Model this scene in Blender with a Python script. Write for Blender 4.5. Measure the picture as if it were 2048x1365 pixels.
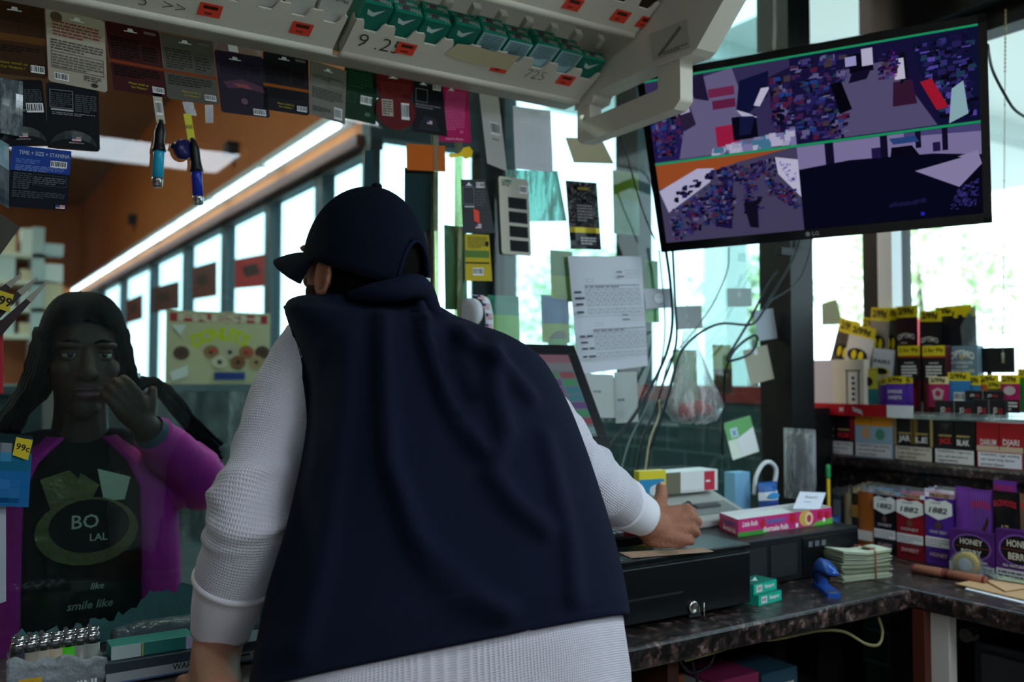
import bpy, bmesh, math, random
from mathutils import Vector, Matrix, noise
random.seed(7)
SC = bpy.context.scene
COL = SC.collection
for _o in list(bpy.data.objects):
    bpy.data.objects.remove(_o)

# ------------------------------------------------------------------ camera, sky, sun, exposure
FPX, CX, CY = 1800.0, 1024.0, 682.5
YAW, PITCH, EYE = math.radians(32.5), math.radians(2.2), 1.4
FW = Vector((math.sin(YAW)*math.cos(PITCH), math.cos(YAW)*math.cos(PITCH), math.sin(PITCH)))
RT = Vector((math.cos(YAW), -math.sin(YAW), 0.0))
UP = RT.cross(FW)
cam_d = bpy.data.cameras.new('camera')
cam_d.sensor_width = 36.0
cam_d.lens = FPX/2048.0*36.0
cam_d.clip_start = 0.05
cam_d.dof.use_dof = True
cam_d.dof.focus_distance = 1.55
cam_d.dof.aperture_fstop = 2.8
cam = bpy.data.objects.new('camera', cam_d)
COL.objects.link(cam)
cam.matrix_world = Matrix(((RT.x, UP.x, -FW.x, 0), (RT.y, UP.y, -FW.y, 0), (RT.z, UP.z, -FW.z, EYE), (0, 0, 0, 1)))
SC.camera = cam
SC.view_settings.view_transform = 'Standard'
SC.view_settings.look = 'None'
SC.view_settings.gamma = 1.0
SC.view_settings.use_curve_mapping = False
SC.view_settings.exposure = 0.25

SKY_STRENGTH = 4.0
SUN_STRENGTH = 6.0
LAMP_STRENGTH = 15.0
TUBE_STRENGTH = 16.0

w = bpy.data.worlds.new('sky'); SC.world = w; w.use_nodes = True
nt = w.node_tree; nt.nodes.clear()
_out = nt.nodes.new('ShaderNodeOutputWorld'); _bg = nt.nodes.new('ShaderNodeBackground')
_tc = nt.nodes.new('ShaderNodeTexCoord'); _sp = nt.nodes.new('ShaderNodeSeparateXYZ'); _rp = nt.nodes.new('ShaderNodeValToRGB')
nt.links.new(_tc.outputs['Generated'], _sp.inputs[0]); nt.links.new(_sp.outputs['Z'], _rp.inputs[0])
_rp.color_ramp.elements[0].color = (0.86, 0.95, 1.0, 1); _rp.color_ramp.elements[0].position = 0.0
_rp.color_ramp.elements[1].color = (0.55, 0.78, 1.0, 1); _rp.color_ramp.elements[1].position = 0.7
nt.links.new(_rp.outputs[0], _bg.inputs[0]); _bg.inputs[1].default_value = SKY_STRENGTH
nt.links.new(_bg.outputs[0], _out.inputs[0])
_sun = bpy.data.lights.new('sun', 'SUN'); _sun.energy = SUN_STRENGTH; _sun.angle = math.radians(1.0); _sun.color = (1, 0.96, 0.88)
sun = bpy.data.objects.new('sun', _sun); COL.objects.link(sun)
sun.rotation_euler = Vector((0.75, 0.15, -0.9)).to_track_quat('-Z', 'Y').to_euler()

# ------------------------------------------------------------------ geometry helpers
def V3(*a): return Vector(a)
def ray(x, y): return FW + RT*((x-CX)/FPX) - UP*((y-CY)/FPX)
def at(x, y, X=None, Y=None, Z=None, d=None):
    """the point of a real plane (or depth) that the photograph's pixel looks at"""
    r = ray(x, y)
    t = d if d is not None else (X/r.x if X is not None else (Y/r.y if Y is not None else (Z-EYE)/r.z))
    return Vector((0, 0, EYE)) + r*t
def proj(p):
    v = p - Vector((0, 0, EYE)); z = v.dot(FW)
    return (CX + FPX*v.dot(RT)/z, CY - FPX*v.dot(UP)/z, z)

# ------------------------------------------------------------------ materials
def lin(h):
    h = h.lstrip('#')
    o = []
    for i in (0, 2, 4):
        c = int(h[i:i+2], 16)/255.0
        o.append(c/12.92 if c <= 0.04045 else ((c+0.055)/1.055)**2.4)
    return (o[0], o[1], o[2], 1.0)
MATS = {}
def mat(h, rough=0.5, metal=0.0, spec=0.3, coat=0.0, bump=None, vary=0.0, name=None):
    key = (h, rough, metal, spec, coat, bump, vary)
    if key in MATS: return MATS[key]
    m = bpy.data.materials.new(name or 'surface_'+h.lstrip('#')); m.use_nodes = True
    n = m.node_tree; b = n.nodes['Principled BSDF']
    b.inputs['Base Color'].default_value = lin(h); b.inputs['Roughness'].default_value = rough
    b.inputs['Metallic'].default_value = metal; b.inputs['Specular IOR Level'].default_value = spec
    b.inputs['Coat Weight'].default_value = coat
    if vary or bump:
        tc = n.nodes.new('ShaderNodeTexCoord')
    if vary:
        ns = n.nodes.new('ShaderNodeTexNoise'); ns.inputs['Scale'].default_value = 9.0; ns.inputs['Detail'].default_value = 5.0
        n.links.new(tc.outputs['Object'], ns.inputs['Vector'])
        mx = n.nodes.new('ShaderNodeMix'); mx.data_type = 'RGBA'
        c = lin(h)
        mx.inputs[6].default_value = tuple(max(0, x*(1-vary)) for x in c[:3]) + (1,)
        mx.inputs[7].default_value = tuple(min(1, x*(1+vary)) for x in c[:3]) + (1,)
        n.links.new(ns.outputs['Fac'], mx.inputs[0]); n.links.new(mx.outputs[2], b.inputs['Base Color'])
    if bump:
        sc_, st = bump
        nb = n.nodes.new('ShaderNodeTexNoise'); nb.inputs['Scale'].default_value = sc_; nb.inputs['Detail'].default_value = 3.0
        n.links.new(tc.outputs['Object'], nb.inputs['Vector'])
        bp = n.nodes.new('ShaderNodeBump'); bp.inputs['Strength'].default_value = st; bp.inputs['Distance'].default_value = 0.01
        n.links.new(nb.outputs['Fac'], bp.inputs['Height']); n.links.new(bp.outputs[0], b.inputs['Normal'])
    MATS[key] = m
    return m
def emit(h, s, name='lamp_glow'):
    key = ('e', h, s)
    if key in MATS: return MATS[key]
    m = bpy.data.materials.new(name); m.use_nodes = True; n = m.node_tree; n.nodes.clear()
    o = n.nodes.new('ShaderNodeOutputMaterial'); e = n.nodes.new('ShaderNodeEmission')
    e.inputs[0].default_value = lin(h); e.inputs[1].default_value = s; n.links.new(e.outputs[0], o.inputs[0])
    MATS[key] = m; return m
def glass(tint, dirt=0.0, rough=0.0, gloss=1.0, milk='#c8d4d4', name='clear_glass'):
    """thin sheet: tinted transmission, Fresnel gloss, a little dust and smear"""
    key = ('g', tint, dirt, rough, gloss, milk)
    if key in MATS: return MATS[key]
    m = bpy.data.materials.new(name); m.use_nodes = True; n = m.node_tree; n.nodes.clear()
    o = n.nodes.new('ShaderNodeOutputMaterial'); tr = n.nodes.new('ShaderNodeBsdfTransparent'); gl = n.nodes.new('ShaderNodeBsdfGlossy')
    tr.inputs[0].default_value = lin(tint); gl.inputs['Roughness'].default_value = rough
    fr = n.nodes.new('ShaderNodeFresnel'); fr.inputs[0].default_value = 1.5
    mu = n.nodes.new('ShaderNodeMath'); mu.operation = 'MULTIPLY'; mu.inputs[1].default_value = gloss
    ge = n.nodes.new('ShaderNodeNewGeometry'); ib = n.nodes.new('ShaderNodeMath'); ib.operation = 'SUBTRACT'; ib.inputs[0].default_value = 1.0
    n.links.new(ge.outputs['Backfacing'], ib.inputs[1]); fm = n.nodes.new('ShaderNodeMath'); fm.operation = 'MULTIPLY'
    n.links.new(fr.outputs[0], fm.inputs[0]); n.links.new(ib.outputs[0], fm.inputs[1]); n.links.new(fm.outputs[0], mu.inputs[0])
    mx = n.nodes.new('ShaderNodeMixShader'); n.links.new(mu.outputs[0], mx.inputs[0]); n.links.new(tr.outputs[0], mx.inputs[1]); n.links.new(gl.outputs[0], mx.inputs[2])
    last = mx
    if dirt:
        df = n.nodes.new('ShaderNodeBsdfDiffuse'); df.inputs[0].default_value = lin(milk)
        tc = n.nodes.new('ShaderNodeTexCoord'); mp = n.nodes.new('ShaderNodeMapping'); mp.inputs['Scale'].default_value = (14, 14, 2.2); mp.inputs['Rotation'].default_value = (0, 0.5, 0)
        ns = n.nodes.new('ShaderNodeTexNoise'); ns.inputs['Scale'].default_value = 1.6; ns.inputs['Detail'].default_value = 7.0; ns.inputs['Roughness'].default_value = 0.7
        n.links.new(tc.outputs['Object'], mp.inputs[0]); n.links.new(mp.outputs[0], ns.inputs['Vector'])
        rp = n.nodes.new('ShaderNodeMapRange'); rp.inputs[1].default_value = 0.48; rp.inputs[2].default_value = 0.85; rp.inputs[3].default_value = dirt*0.25; rp.inputs[4].default_value = dirt*2.2
        n.links.new(ns.outputs['Fac'], rp.inputs[0])
        m2 = n.nodes.new('ShaderNodeMixShader'); n.links.new(rp.outputs[0], m2.inputs[0]); n.links.new(last.outputs[0], m2.inputs[1]); n.links.new(df.outputs[0], m2.inputs[2])
        last = m2
    n.links.new(last.outputs[0], o.inputs[0]); MATS[key] = m; return m
def paper(h):
    key = ('p', h)
    if key in MATS: return MATS[key]
    m = bpy.data.materials.new('paper_'+h.lstrip('#')); m.use_nodes = True; n = m.node_tree; n.nodes.clear()
    o = n.nodes.new('ShaderNodeOutputMaterial'); d = n.nodes.new('ShaderNodeBsdfDiffuse'); t = n.nodes.new('ShaderNodeBsdfTranslucent'); x = n.nodes.new('ShaderNodeMixShader')
    d.inputs[0].default_value = lin(h); t.inputs[0].default_value = lin(h); x.inputs[0].default_value = 0.5
    n.links.new(d.outputs[0], x.inputs[1]); n.links.new(t.outputs[0], x.inputs[2]); n.links.new(x.outputs[0], o.inputs[0]); MATS[key] = m; return m
def knit():
    m = bpy.data.materials.new('white_waffle_knit'); m.use_nodes = True; n = m.node_tree; b = n.nodes['Principled BSDF']
    b.inputs['Base Color'].default_value = lin('#cfccd6'); b.inputs['Roughness'].default_value = 0.95; b.inputs['Specular IOR Level'].default_value = 0.1
    uv = n.nodes.new('ShaderNodeUVMap')
    sp = n.nodes.new('ShaderNodeSeparateXYZ'); n.links.new(uv.outputs[0], sp.inputs[0])
    hs = []
    for ax in (0, 1):
        mu = n.nodes.new('ShaderNodeMath'); mu.operation = 'MULTIPLY'; mu.inputs[1].default_value = 2*math.pi/0.0042
        n.links.new(sp.outputs[ax], mu.inputs[0])
        si = n.nodes.new('ShaderNodeMath'); si.operation = 'SINE'; n.links.new(mu.outputs[0], si.inputs[0]); hs.append(si)
    mx = n.nodes.new('ShaderNodeMath'); mx.operation = 'MAXIMUM'; n.links.new(hs[0].outputs[0], mx.inputs[0]); n.links.new(hs[1].outputs[0], mx.inputs[1])
    bp = n.nodes.new('ShaderNodeBump'); bp.inputs['Strength'].default_value = 0.6; bp.inputs['Distance'].default_value = 0.0015
    n.links.new(mx.outputs[0], bp.inputs['Height']); n.links.new(bp.outputs[0], b.inputs['Normal'])
    return m
def granite():
    m = bpy.data.materials.new('dark_speckled_laminate'); m.use_nodes = True; n = m.node_tree; b = n.nodes['Principled BSDF']
    tc = n.nodes.new('ShaderNodeTexCoord')
    v = n.nodes.new('ShaderNodeTexVoronoi'); v.inputs['Scale'].default_value = 150; n.links.new(tc.outputs['Object'], v.inputs['Vector'])
    ns = n.nodes.new('ShaderNodeTexNoise'); ns.inputs['Scale'].default_value = 45; ns.inputs['Detail'].default_value = 6; n.links.new(tc.outputs['Object'], ns.inputs['Vector'])
    r = n.nodes.new('ShaderNodeValToRGB'); e = r.color_ramp.elements
    e[0].position = 0.40; e[0].color = lin('#0d0b0b'); e[1].position = 0.78; e[1].color = lin('#6f625c')
    x = r.color_ramp.elements.new(0.56); x.color = lin('#2a2322'); x = r.color_ramp.elements.new(0.66); x.color = lin('#46302c')
    a = n.nodes.new('ShaderNodeMath'); a.operation = 'ADD'; s = n.nodes.new('ShaderNodeMath'); s.operation = 'MULTIPLY'; s.inputs[1].default_value = 0.25
    sp = n.nodes.new('ShaderNodeSeparateXYZ'); n.links.new(v.outputs['Color'], sp.inputs[0]); n.links.new(sp.outputs[0], s.inputs[0])
    n.links.new(ns.outputs['Fac'], a.inputs[0]); n.links.new(s.outputs[0], a.inputs[1])
    s2 = n.nodes.new('ShaderNodeMath'); s2.operation = 'SUBTRACT'; s2.inputs[1].default_value = 0.1; n.links.new(a.outputs[0], s2.inputs[0]); n.links.new(s2.outputs[0], r.inputs[0])
    n.links.new(r.outputs[0], b.inputs['Base Color']); b.inputs['Roughness'].default_value = 0.33
    return m
def tiles(h, grout, sx, sy, plane='YZ', rough=0.4):
    m = bpy.data.materials.new('tile_'+h.lstrip('#')); m.use_nodes = True; n = m.node_tree; b = n.nodes['Principled BSDF']
    tc = n.nodes.new('ShaderNodeTexCoord'); sp = n.nodes.new('ShaderNodeSeparateXYZ'); cb = n.nodes.new('ShaderNodeCombineXYZ')
    n.links.new(tc.outputs['Object'], sp.inputs[0])
    a = {'X': 0, 'Y': 1, 'Z': 2}
    n.links.new(sp.outputs[a[plane[0]]], cb.inputs[0]); n.links.new(sp.outputs[a[plane[1]]], cb.inputs[1])
    br = n.nodes.new('ShaderNodeTexBrick'); br.offset = 0.0 if sx == sy else 0.5
    br.inputs['Scale'].default_value = 1.0; br.inputs['Brick Width'].default_value = sx; br.inputs['Row Height'].default_value = sy
    br.inputs['Mortar Size'].default_value = 0.004
    c = lin(h); br.inputs['Color1'].default_value = c; br.inputs['Color2'].default_value = tuple(x*0.85 for x in c[:3])+(1,); br.inputs['Mortar'].default_value = lin(grout)
    n.links.new(cb.outputs[0], br.inputs['Vector']); n.links.new(br.outputs['Color'], b.inputs['Base Color']); b.inputs['Roughness'].default_value = rough
    return m

# ------------------------------------------------------------------ mesh builder
TXT = {}
def text_mesh(s, bold):
    k = (s, bold)
    if k not in TXT:
        c = bpy.data.curves.new('lettering', 'FONT'); c.body = s; c.resolution_u = 2; c.offset = bold
        o = bpy.data.objects.new('lettering', c); m = o.to_mesh()
        vs = [(v.co.x, v.co.y) for v in m.vertices]; fs = [tuple(p.vertices) for p in m.polygons]
        o.to_mesh_clear(); bpy.data.objects.remove(o); bpy.data.curves.remove(c)
        x0 = min(v[0] for v in vs); x1 = max(v[0] for v in vs); y0 = min(v[1] for v in vs); y1 = max(v[1] for v in vs)
        TXT[k] = ([((v[0]-(x0+x1)/2), (v[1]-(y0+y1)/2)) for v in vs], fs, x1-x0, y1-y0)
    return TXT[k]
class MB:
    def __init__(s): s.v = []; s.f = []; s.mi = []; s.ms = []; s.uv = {}
    def mid(s, m):
        if m not in s.ms: s.ms.append(m)
        return s.ms.index(m)
    def add(s, vs, fs, m, uvs=None):
        b = len(s.v); s.v.extend(Vector(v) for v in vs); i = s.mid(m)
        for k, f in enumerate(fs):
            if uvs: s.uv[len(s.f)] = uvs[k]
            s.f.append(tuple(b+j for j in f)); s.mi.append(i)
        return s
    def boxf(s, O, U, V, D, m, faces=None):
        """box from its front top-left corner O, along U (right), V (down), D (away); faces: {'front','back','top','bottom','left','right'} materials"""
        p = [O, O+U, O+U+V, O+V, O+D, O+U+D, O+U+V+D, O+V+D]
        F = {'front': (3, 2, 1, 0), 'back': (4, 5, 6, 7), 'top': (0, 1, 5, 4), 'bottom': (7, 6, 2, 3), 'left': (3, 0, 4, 7), 'right': (1, 2, 6, 5)}
        b = len(s.v); s.v.extend(Vector(q) for q in p)
        for k, f in F.items():
            s.f.append(tuple(b+j for j in f)); s.mi.append(s.mid((faces or {}).get(k, m)))
        return s
    def box(s, lo, hi, m, faces=None):
        lo, hi = Vector(lo), Vector(hi)
        return s.boxf(V3(lo.x, lo.y, hi.z), V3(hi.x-lo.x, 0, 0), V3(0, 0, lo.z-hi.z), V3(0, hi.y-lo.y, 0), m, faces)
    def loft(s, rings, m, closed=True, caps=True, uvs=None):
        n = len(rings[0]); vs = [p for r in rings for p in r]; fs = []; uu = []
        for i in range(len(rings)-1):
            for j in range(n if closed else n-1):
                k = (j+1) % n
                fs.append((i*n+j, i*n+k, (i+1)*n+k, (i+1)*n+j))
                if uvs: uu.append((uvs(i, j), uvs(i, j+1), uvs(i+1, j+1), uvs(i+1, j)))
        if caps and closed:
            fs.append(tuple(range(n-1, -1, -1))); fs.append(tuple((len(rings)-1)*n+j for j in range(n)))
            if uvs: uu += [tuple(uvs(0, j) for j in range(n-1, -1, -1)), tuple(uvs(len(rings)-1, j) for j in range(n))]
        return s.add(vs, fs, m, uu if uvs else None)
    def tube(s, pts, r, m, n=8, smooth=0, caps=True, uv=False):
        pts = [Vector(p) for p in pts]; rs = r if isinstance(r, (list, tuple)) else [r]*len(pts)
        if smooth: pts, rs = spline(pts, rs, smooth)
        rings = []; L = [0.0]
        t0 = (pts[1]-pts[0]).normalized(); a = t0.orthogonal().normalized()
        for i, p in enumerate(pts):
            t = ((pts[min(i+1, len(pts)-1)]-pts[max(i-1, 0)])).normalized()
            a = (a - t*a.dot(t)).normalized(); b = t.cross(a)
            rings.append([p + (a*math.cos(2*math.pi*j/n) + b*math.sin(2*math.pi*j/n))*rs[i] for j in range(n)])
            if i: L.append(L[-1]+(p-pts[i-1]).length)
        rm = sum(rs)/len(rs)
        return s.loft(rings, m, uvs=(lambda i, j: (2*math.pi*rm*j/n, L[i])) if uv else None, caps=caps)
    def cyl(s, p0, p1, r0, m, r1=None, n=16):
        return s.tube([p0, p1], [r0, r0 if r1 is None else r1], m, n)
    def lathe(s, prof, c, m, n=20, axis=None):
        """prof: (radius, height) pairs about axis through c"""
        z = (axis or V3(0, 0, 1)).normalized(); a = z.orthogonal().normalized(); b = z.cross(a)
        return s.loft([[c + z*h + (a*math.cos(2*math.pi*j/n)+b*math.sin(2*math.pi*j/n))*max(r, 1e-5) for j in range(n)] for r, h in prof], m)
    def ball(s, c, r, m, M=None, nu=16, nv=10):
        """ellipsoid: r a number or three; M a 3x3 rotation"""
        r = (r, r, r) if isinstance(r, (int, float)) else r
        rings = []
        for i in range(nv+1):
            th = math.pi*min(max(i/nv, 0.003), 0.997)
            ring = []
            for j in range(nu):
                q = Vector((r[0]*math.sin(th)*math.cos(2*math.pi*j/nu), r[1]*math.sin(th)*math.sin(2*math.pi*j/nu), -r[2]*math.cos(th)))
                ring.append(Vector(c) + (M @ q if M else q))
            rings.append(ring)
        return s.loft(rings, m)
    def slab(s, pts, D, m, side=None):
        """flat polygon pts thickened by D"""
        n = len(pts); a = [Vector(p) for p in pts]; b = [p+D for p in a]
        s.add(a, [tuple(range(n))], m); s.add(b, [tuple(range(n-1, -1, -1))], m)
        return s.add(a+b, [((i+1) % n, i, n+i, n+(i+1) % n) for i in range(n)], side or m)
    def build(s, name, parent=None, smooth=False, bevel=0.0, origin=None, sub=0, remesh=0.0, relax=0, solid=0.0):
        if origin is None:
            if parent is not None: origin = root_loc(parent)
            else:
                lo = Vector([min(v[i] for v in s.v) for i in range(3)]); hi = Vector([max(v[i] for v in s.v) for i in range(3)])
                origin = Vector(((lo.x+hi.x)/2, (lo.y+hi.y)/2, lo.z))
        me = bpy.data.meshes.new(name); me.from_pydata([tuple(v-origin) for v in s.v], [], s.f)
        for m in s.ms: me.materials.append(m)
        me.polygons.foreach_set('material_index', s.mi)
        if smooth: me.polygons.foreach_set('use_smooth', [True]*len(s.f))
        if s.uv:
            l = me.uv_layers.new(name='weave')
            for fi, uvs in s.uv.items():
                p = me.polygons[fi]
                for k, li in enumerate(p.loop_indices): l.data[li].uv = uvs[k]
        me.update(); me.validate()
        o = bpy.data.objects.new(name, me); COL.objects.link(o)
        if parent is None: o.location = origin
        else:
            o.parent = parent; o.location = origin - root_loc(parent)
        if bevel:
            b = o.modifiers.new('edge', 'BEVEL'); b.width = bevel; b.segments = 2; b.limit_method = 'ANGLE'; b.angle_limit = math.radians(40)
        if remesh:
            r = o.modifiers.new('skin', 'REMESH'); r.mode = 'VOXEL'; r.voxel_size = remesh; r.use_smooth_shade = True
        if relax:
            r = o.modifiers.new('soft', 'SMOOTH'); r.factor = 0.5; r.iterations = relax
        if sub:
            r = o.modifiers.new('round', 'SUBSURF'); r.levels = sub; r.render_levels = sub
        if solid:
            r = o.modifiers.new('thick', 'SOLIDIFY'); r.thickness = solid; r.offset = 0
        return o
def root_loc(o):
    p = Vector((0, 0, 0))
    while o is not None: p += o.location; o = o.parent
    return p
def spline(pts, rs, k):
    P = [pts[0]*2-pts[1]] + list(pts) + [pts[-1]*2-pts[-2]]; R = [rs[0]] + list(rs) + [rs[-1]]
    op, orr = [], []
    for i in range(1, len(P)-2):
        for q in range(k):
            t = q/k
            def cr(a, b, c, d): return 0.5*((2*b) + (c-a)*t + (2*a-5*b+4*c-d)*t*t + (3*b-a-3*c+d)*t**3)
            op.append(cr(P[i-1], P[i], P[i+1], P[i+2])); orr.append(max(1e-4, cr(R[i-1], R[i], R[i+1], R[i+2])))
    op.append(pts[-1]); orr.append(rs[-1]); return op, orr
def tag(o, label, cat, group=None, kind=None):
    if label: o['label'] = label
    if cat: o['category'] = cat
    if group: o['group'] = group
    if kind: o['kind'] = kind
    return o
def thing(name, label, cat, loc, group=None):
    o = bpy.data.objects.new(name, None); o.empty_display_size = 0.05; COL.objects.link(o); o.location = loc
    return tag(o, label, cat, group)
def struct(name, mb, **k):
    o = mb.build(name, **k)
    if o.parent is None: o['kind'] = 'structure'
    return o

# ------------------------------------------------------------------ printing on flat faces
BLK, WHT = mat('#0b0b0d', 0.5), mat('#e4e4e2', 0.6)
def decal(mb, O, U, V, items, lift=0.0005, N=None):
    """ink on a face with corner O, U to the right, V down; positions in fractions of the face"""
    N = N or V.cross(U).normalized(); lu, lv = U.length, V.length; eu, ev = U.normalized(), V.normalized()
    for k, it in enumerate(items):
        q = it[0]; Lf = N*(lift + 0.00012*k)
        if q == 'r':
            _, u0, v0, u1, v1, m = it
            mb.add([O+U*u0+V*v0+Lf, O+U*u0+V*v1+Lf, O+U*u1+V*v1+Lf, O+U*u1+V*v0+Lf], [(0, 1, 2, 3)], m)
        elif q == 'p':
            _, pts, m = it
            mb.add([O+U*a+V*b+Lf for a, b in pts], [tuple(range(len(pts)-1, -1, -1))], m)
        elif q == 'e':
            _, cu, cv, ru, rv, m = it
            mb.add([O+U*(cu+ru*math.cos(t*math.pi/10))+V*(cv+rv*math.sin(t*math.pi/10))+Lf for t in range(20)], [tuple(range(19, -1, -1))], m)
        elif q == 't':
            _, s, u, v, h, m = it[:6]; o = it[6] if len(it) > 6 else {}
            vs, fs, tw, th = text_mesh(s, o.get('bold', 0.015))
            sy = h*lv/0.72; sx = sy
            if 'w' in o: sx = o['w']*lu/tw
            ca, sa = math.cos(o.get('ang', 0)), math.sin(o.get('ang', 0)); sh = o.get('shear', 0)
            arch = o.get('arch', 0)
            c = O+U*u+V*v+Lf; out = []
            for x, y in vs:
                x2 = (x + sh*y)*sx; y2 = y*sy
                if arch: y2 -= arch*(x2/(tw*sx/2+1e-9))**2
                x3 = x2*ca - y2*sa; y3 = x2*sa + y2*ca
                out.append(c + eu*x3 - ev*y3)
            mb.add(out, fs, m)
        elif q == 'l':   # unreadable small print: rows of thin dashes
            _, u0, v0, u1, v1, n, m = it
            for i in range(n):
                vv = v0 + (v1-v0)*(i+0.5)/n; hh = (v1-v0)/n*0.28; u = u0
                while u < u1-0.02:
                    wv = min(random.uniform(0.04, 0.14), u1-u)
                    mb.add([O+U*u+V*(vv-hh)+Lf, O+U*u+V*(vv+hh)+Lf, O+U*(u+wv)+V*(vv+hh)+Lf, O+U*(u+wv)+V*(vv-hh)+Lf], [(0, 1, 2, 3)], m)
                    u += wv + 0.018
                    if i == n-1 and u > u0+(u1-u0)*0.6: break
        elif q == 'b':   # barcode
            _, u0, v0, u1, v1 = it
            decal(mb, O, U, V, [('r', u0, v0, u1, v1, WHT)], lift+0.00012*k, N)
            u = u0+0.04*(u1-u0)
            while u < u1-0.06*(u1-u0):
                wv = random.choice((0.03, 0.05, 0.08))*(u1-u0)
                decal(mb, O, U, V, [('r', u, v0+(v1-v0)*0.1, u+wv, v0+(v1-v0)*0.82, BLK)], lift+0.00012*(k+1), N)
                u += wv + random.choice((0.03, 0.05))*(u1-u0)
        elif q == 'f':   # small flag with stripes
            _, u0, v0, u1, v1 = it
            for i in range(7):
                decal(mb, O, U, V, [('r', u0, v0+(v1-v0)*i/7, u1, v0+(v1-v0)*(i+1)/7, mat('#a03038', 0.6) if i % 2 == 0 else WHT)], lift+0.00012*k, N)
            decal(mb, O, U, V, [('r', u0, v0, u0+(u1-u0)*0.45, v0+(v1-v0)*0.55, mat('#26366e', 0.6))], lift+0.00012*(k+1), N)
        elif q == 'o':   # outline rectangle
            _, u0, v0, u1, v1, wd, m = it
            a, b = wd/lu, wd/lv
            decal(mb, O, U, V, [('r', u0, v0, u1, v0+b, m), ('r', u0, v1-b, u1, v1, m), ('r', u0, v0, u0+a, v1, m), ('r', u1-a, v0, u1, v1, m)], lift+0.00012*k, N)
def quad_px(tl, tr, bl, **k):
    O = at(*tl, **k); return O, at(*tr, **k)-O, at(*bl, **k)-O
def panel(name, label, cat, O, U, V, m, items=(), th=0.0012, shape=None, group=None, back=None, hole=None, parent=None):
    """a flat card: real thickness, printing on its face"""
    N = V.cross(U).normalized(); mb = MB()
    pts = shape or [(0, 0), (1, 0), (1, 1), (0, 1)]
    mb.slab([O+U*a+V*b for a, b in reversed(pts)], -N*th, back or m, m)
    mb.mi[0] = mb.mid(m)
    decal(mb, O, U, V, items)
    o = mb.build(name, parent)
    if parent is None: tag(o, label, cat, group)
    return o
def boxthing(name, label, cat, O, U, V, D, m, faces=None, front=(), top=(), right=(), left=(), group=None, bevel=0.0008, parent=None):
    mb = MB(); mb.boxf(O, U, V, D, m, faces)
    if front: decal(mb, O, U, V, front)
    if top: decal(mb, O+D, U, -D, top)
    if right: decal(mb, O+U, D, V, right)
    if left: decal(mb, O+D, -D, V, left)
    o = mb.build(name, parent, bevel=bevel)
    if parent is None: tag(o, label, cat, group)
    return o
def pouch(name, label, cat, O, U, V, bands, items=(), t=0.004, group=None, crimp=0.05, parent=None):
    """sealed foil pouch: pillow body, flat crimped ends; bands = [(v0, v1, material)]"""
    N = V.cross(U).normalized(); mb = MB(); nu = 6
    vs = sorted(set([0.0, 1.0] + [b[0] for b in bands] + [b[1] for b in bands] + [crimp, 1-crimp] + [i/8 for i in range(1, 8)]))
    def g(v):
        if v < crimp or v > 1-crimp: return 0.0
        x = (v-crimp)/(1-2*crimp); return min(1.0, math.sin(math.pi*x)**0.5*1.05)
    def pt(i, v, s):
        u = i/nu; f = math.sin(math.pi*u)**0.6 if 0 < u < 1 else 0
        wob = 0.0012*noise.noise(Vector((u*3+O.x*50, v*4+O.z*40, O.y*30)))
        return O + U*u + V*v + N*(s*(t*f*g(v)+0.0003) + wob)
    for s in (1, -1):
        for a in range(len(vs)-1):
            vm = (vs[a]+vs[a+1])/2
            m = next((b[2] for b in bands if b[0] <= vm <= b[1]), bands[-1][2])
            for i in range(nu):
                q = [pt(i, vs[a], s), pt(i, vs[a+1], s), pt(i+1, vs[a+1], s), pt(i+1, vs[a], s)]
                mb.add(q, [(0, 1, 2, 3) if s > 0 else (3, 2, 1, 0)], m)
    decal(mb, O, U, V, items, lift=t+0.0012, N=N)
    o = mb.build(name, parent, smooth=True)
    if parent is None: tag(o, label, cat, group)
    return o

# ================================================================== SETTING
M_GRAN = granite()
M_BLACKMET = mat('#0e0f12', 0.45)
M_ORANGE = mat('#b0642f', 0.7, vary=0.15)
M_DARKWALL = mat('#2a2624', 0.8)
GY = 1.85           # partition glass plane
# floor and ceilings
struct('floor', MB().box((-5, -3.2, -0.1), (2.62, 15.2, 0), tiles('#b9b0a2', '#8d857a', 0.4, 0.4, 'XY', 0.35)))
struct('ceiling', MB().box((-2.6, -3.2, 2.75), (2.62, 1.9, 2.85), mat('#45413c', 0.9)))
struct('ceiling_store', MB().box((-5, 1.9, 4.0), (2.62, 15.2, 4.1), mat('#7a5236', 0.9)))
struct('wall_back', MB().box((-2.6, -3.2, 0), (2.62, -3.1, 2.75), mat('#45413b', 0.9)))
struct('wall_left', MB().box((-2.6, -3.1, 0), (-2.5, 1.9, 2.75), mat('#4f4b45', 0.9)))
struct('wall_store_left', MB().box((-5.1, 1.9, 0), (-5.0, 15.2, 4.0), M_ORANGE))
struct('wall_far', MB().box((-5, 15.1, 0), (1.8, 15.2, 4.0), M_ORANGE))
struct('wall_front', MB().box((-2.5, 1.82, 0), (2.36, 1.88, 0.86), M_DARKWALL).box((-5.0, 1.86, 2.75), (2.62, 1.9, 4.0), M_DARKWALL).box((-5, 1.86, 0), (-2.5, 1.9, 2.75), M_DARKWALL))
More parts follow.
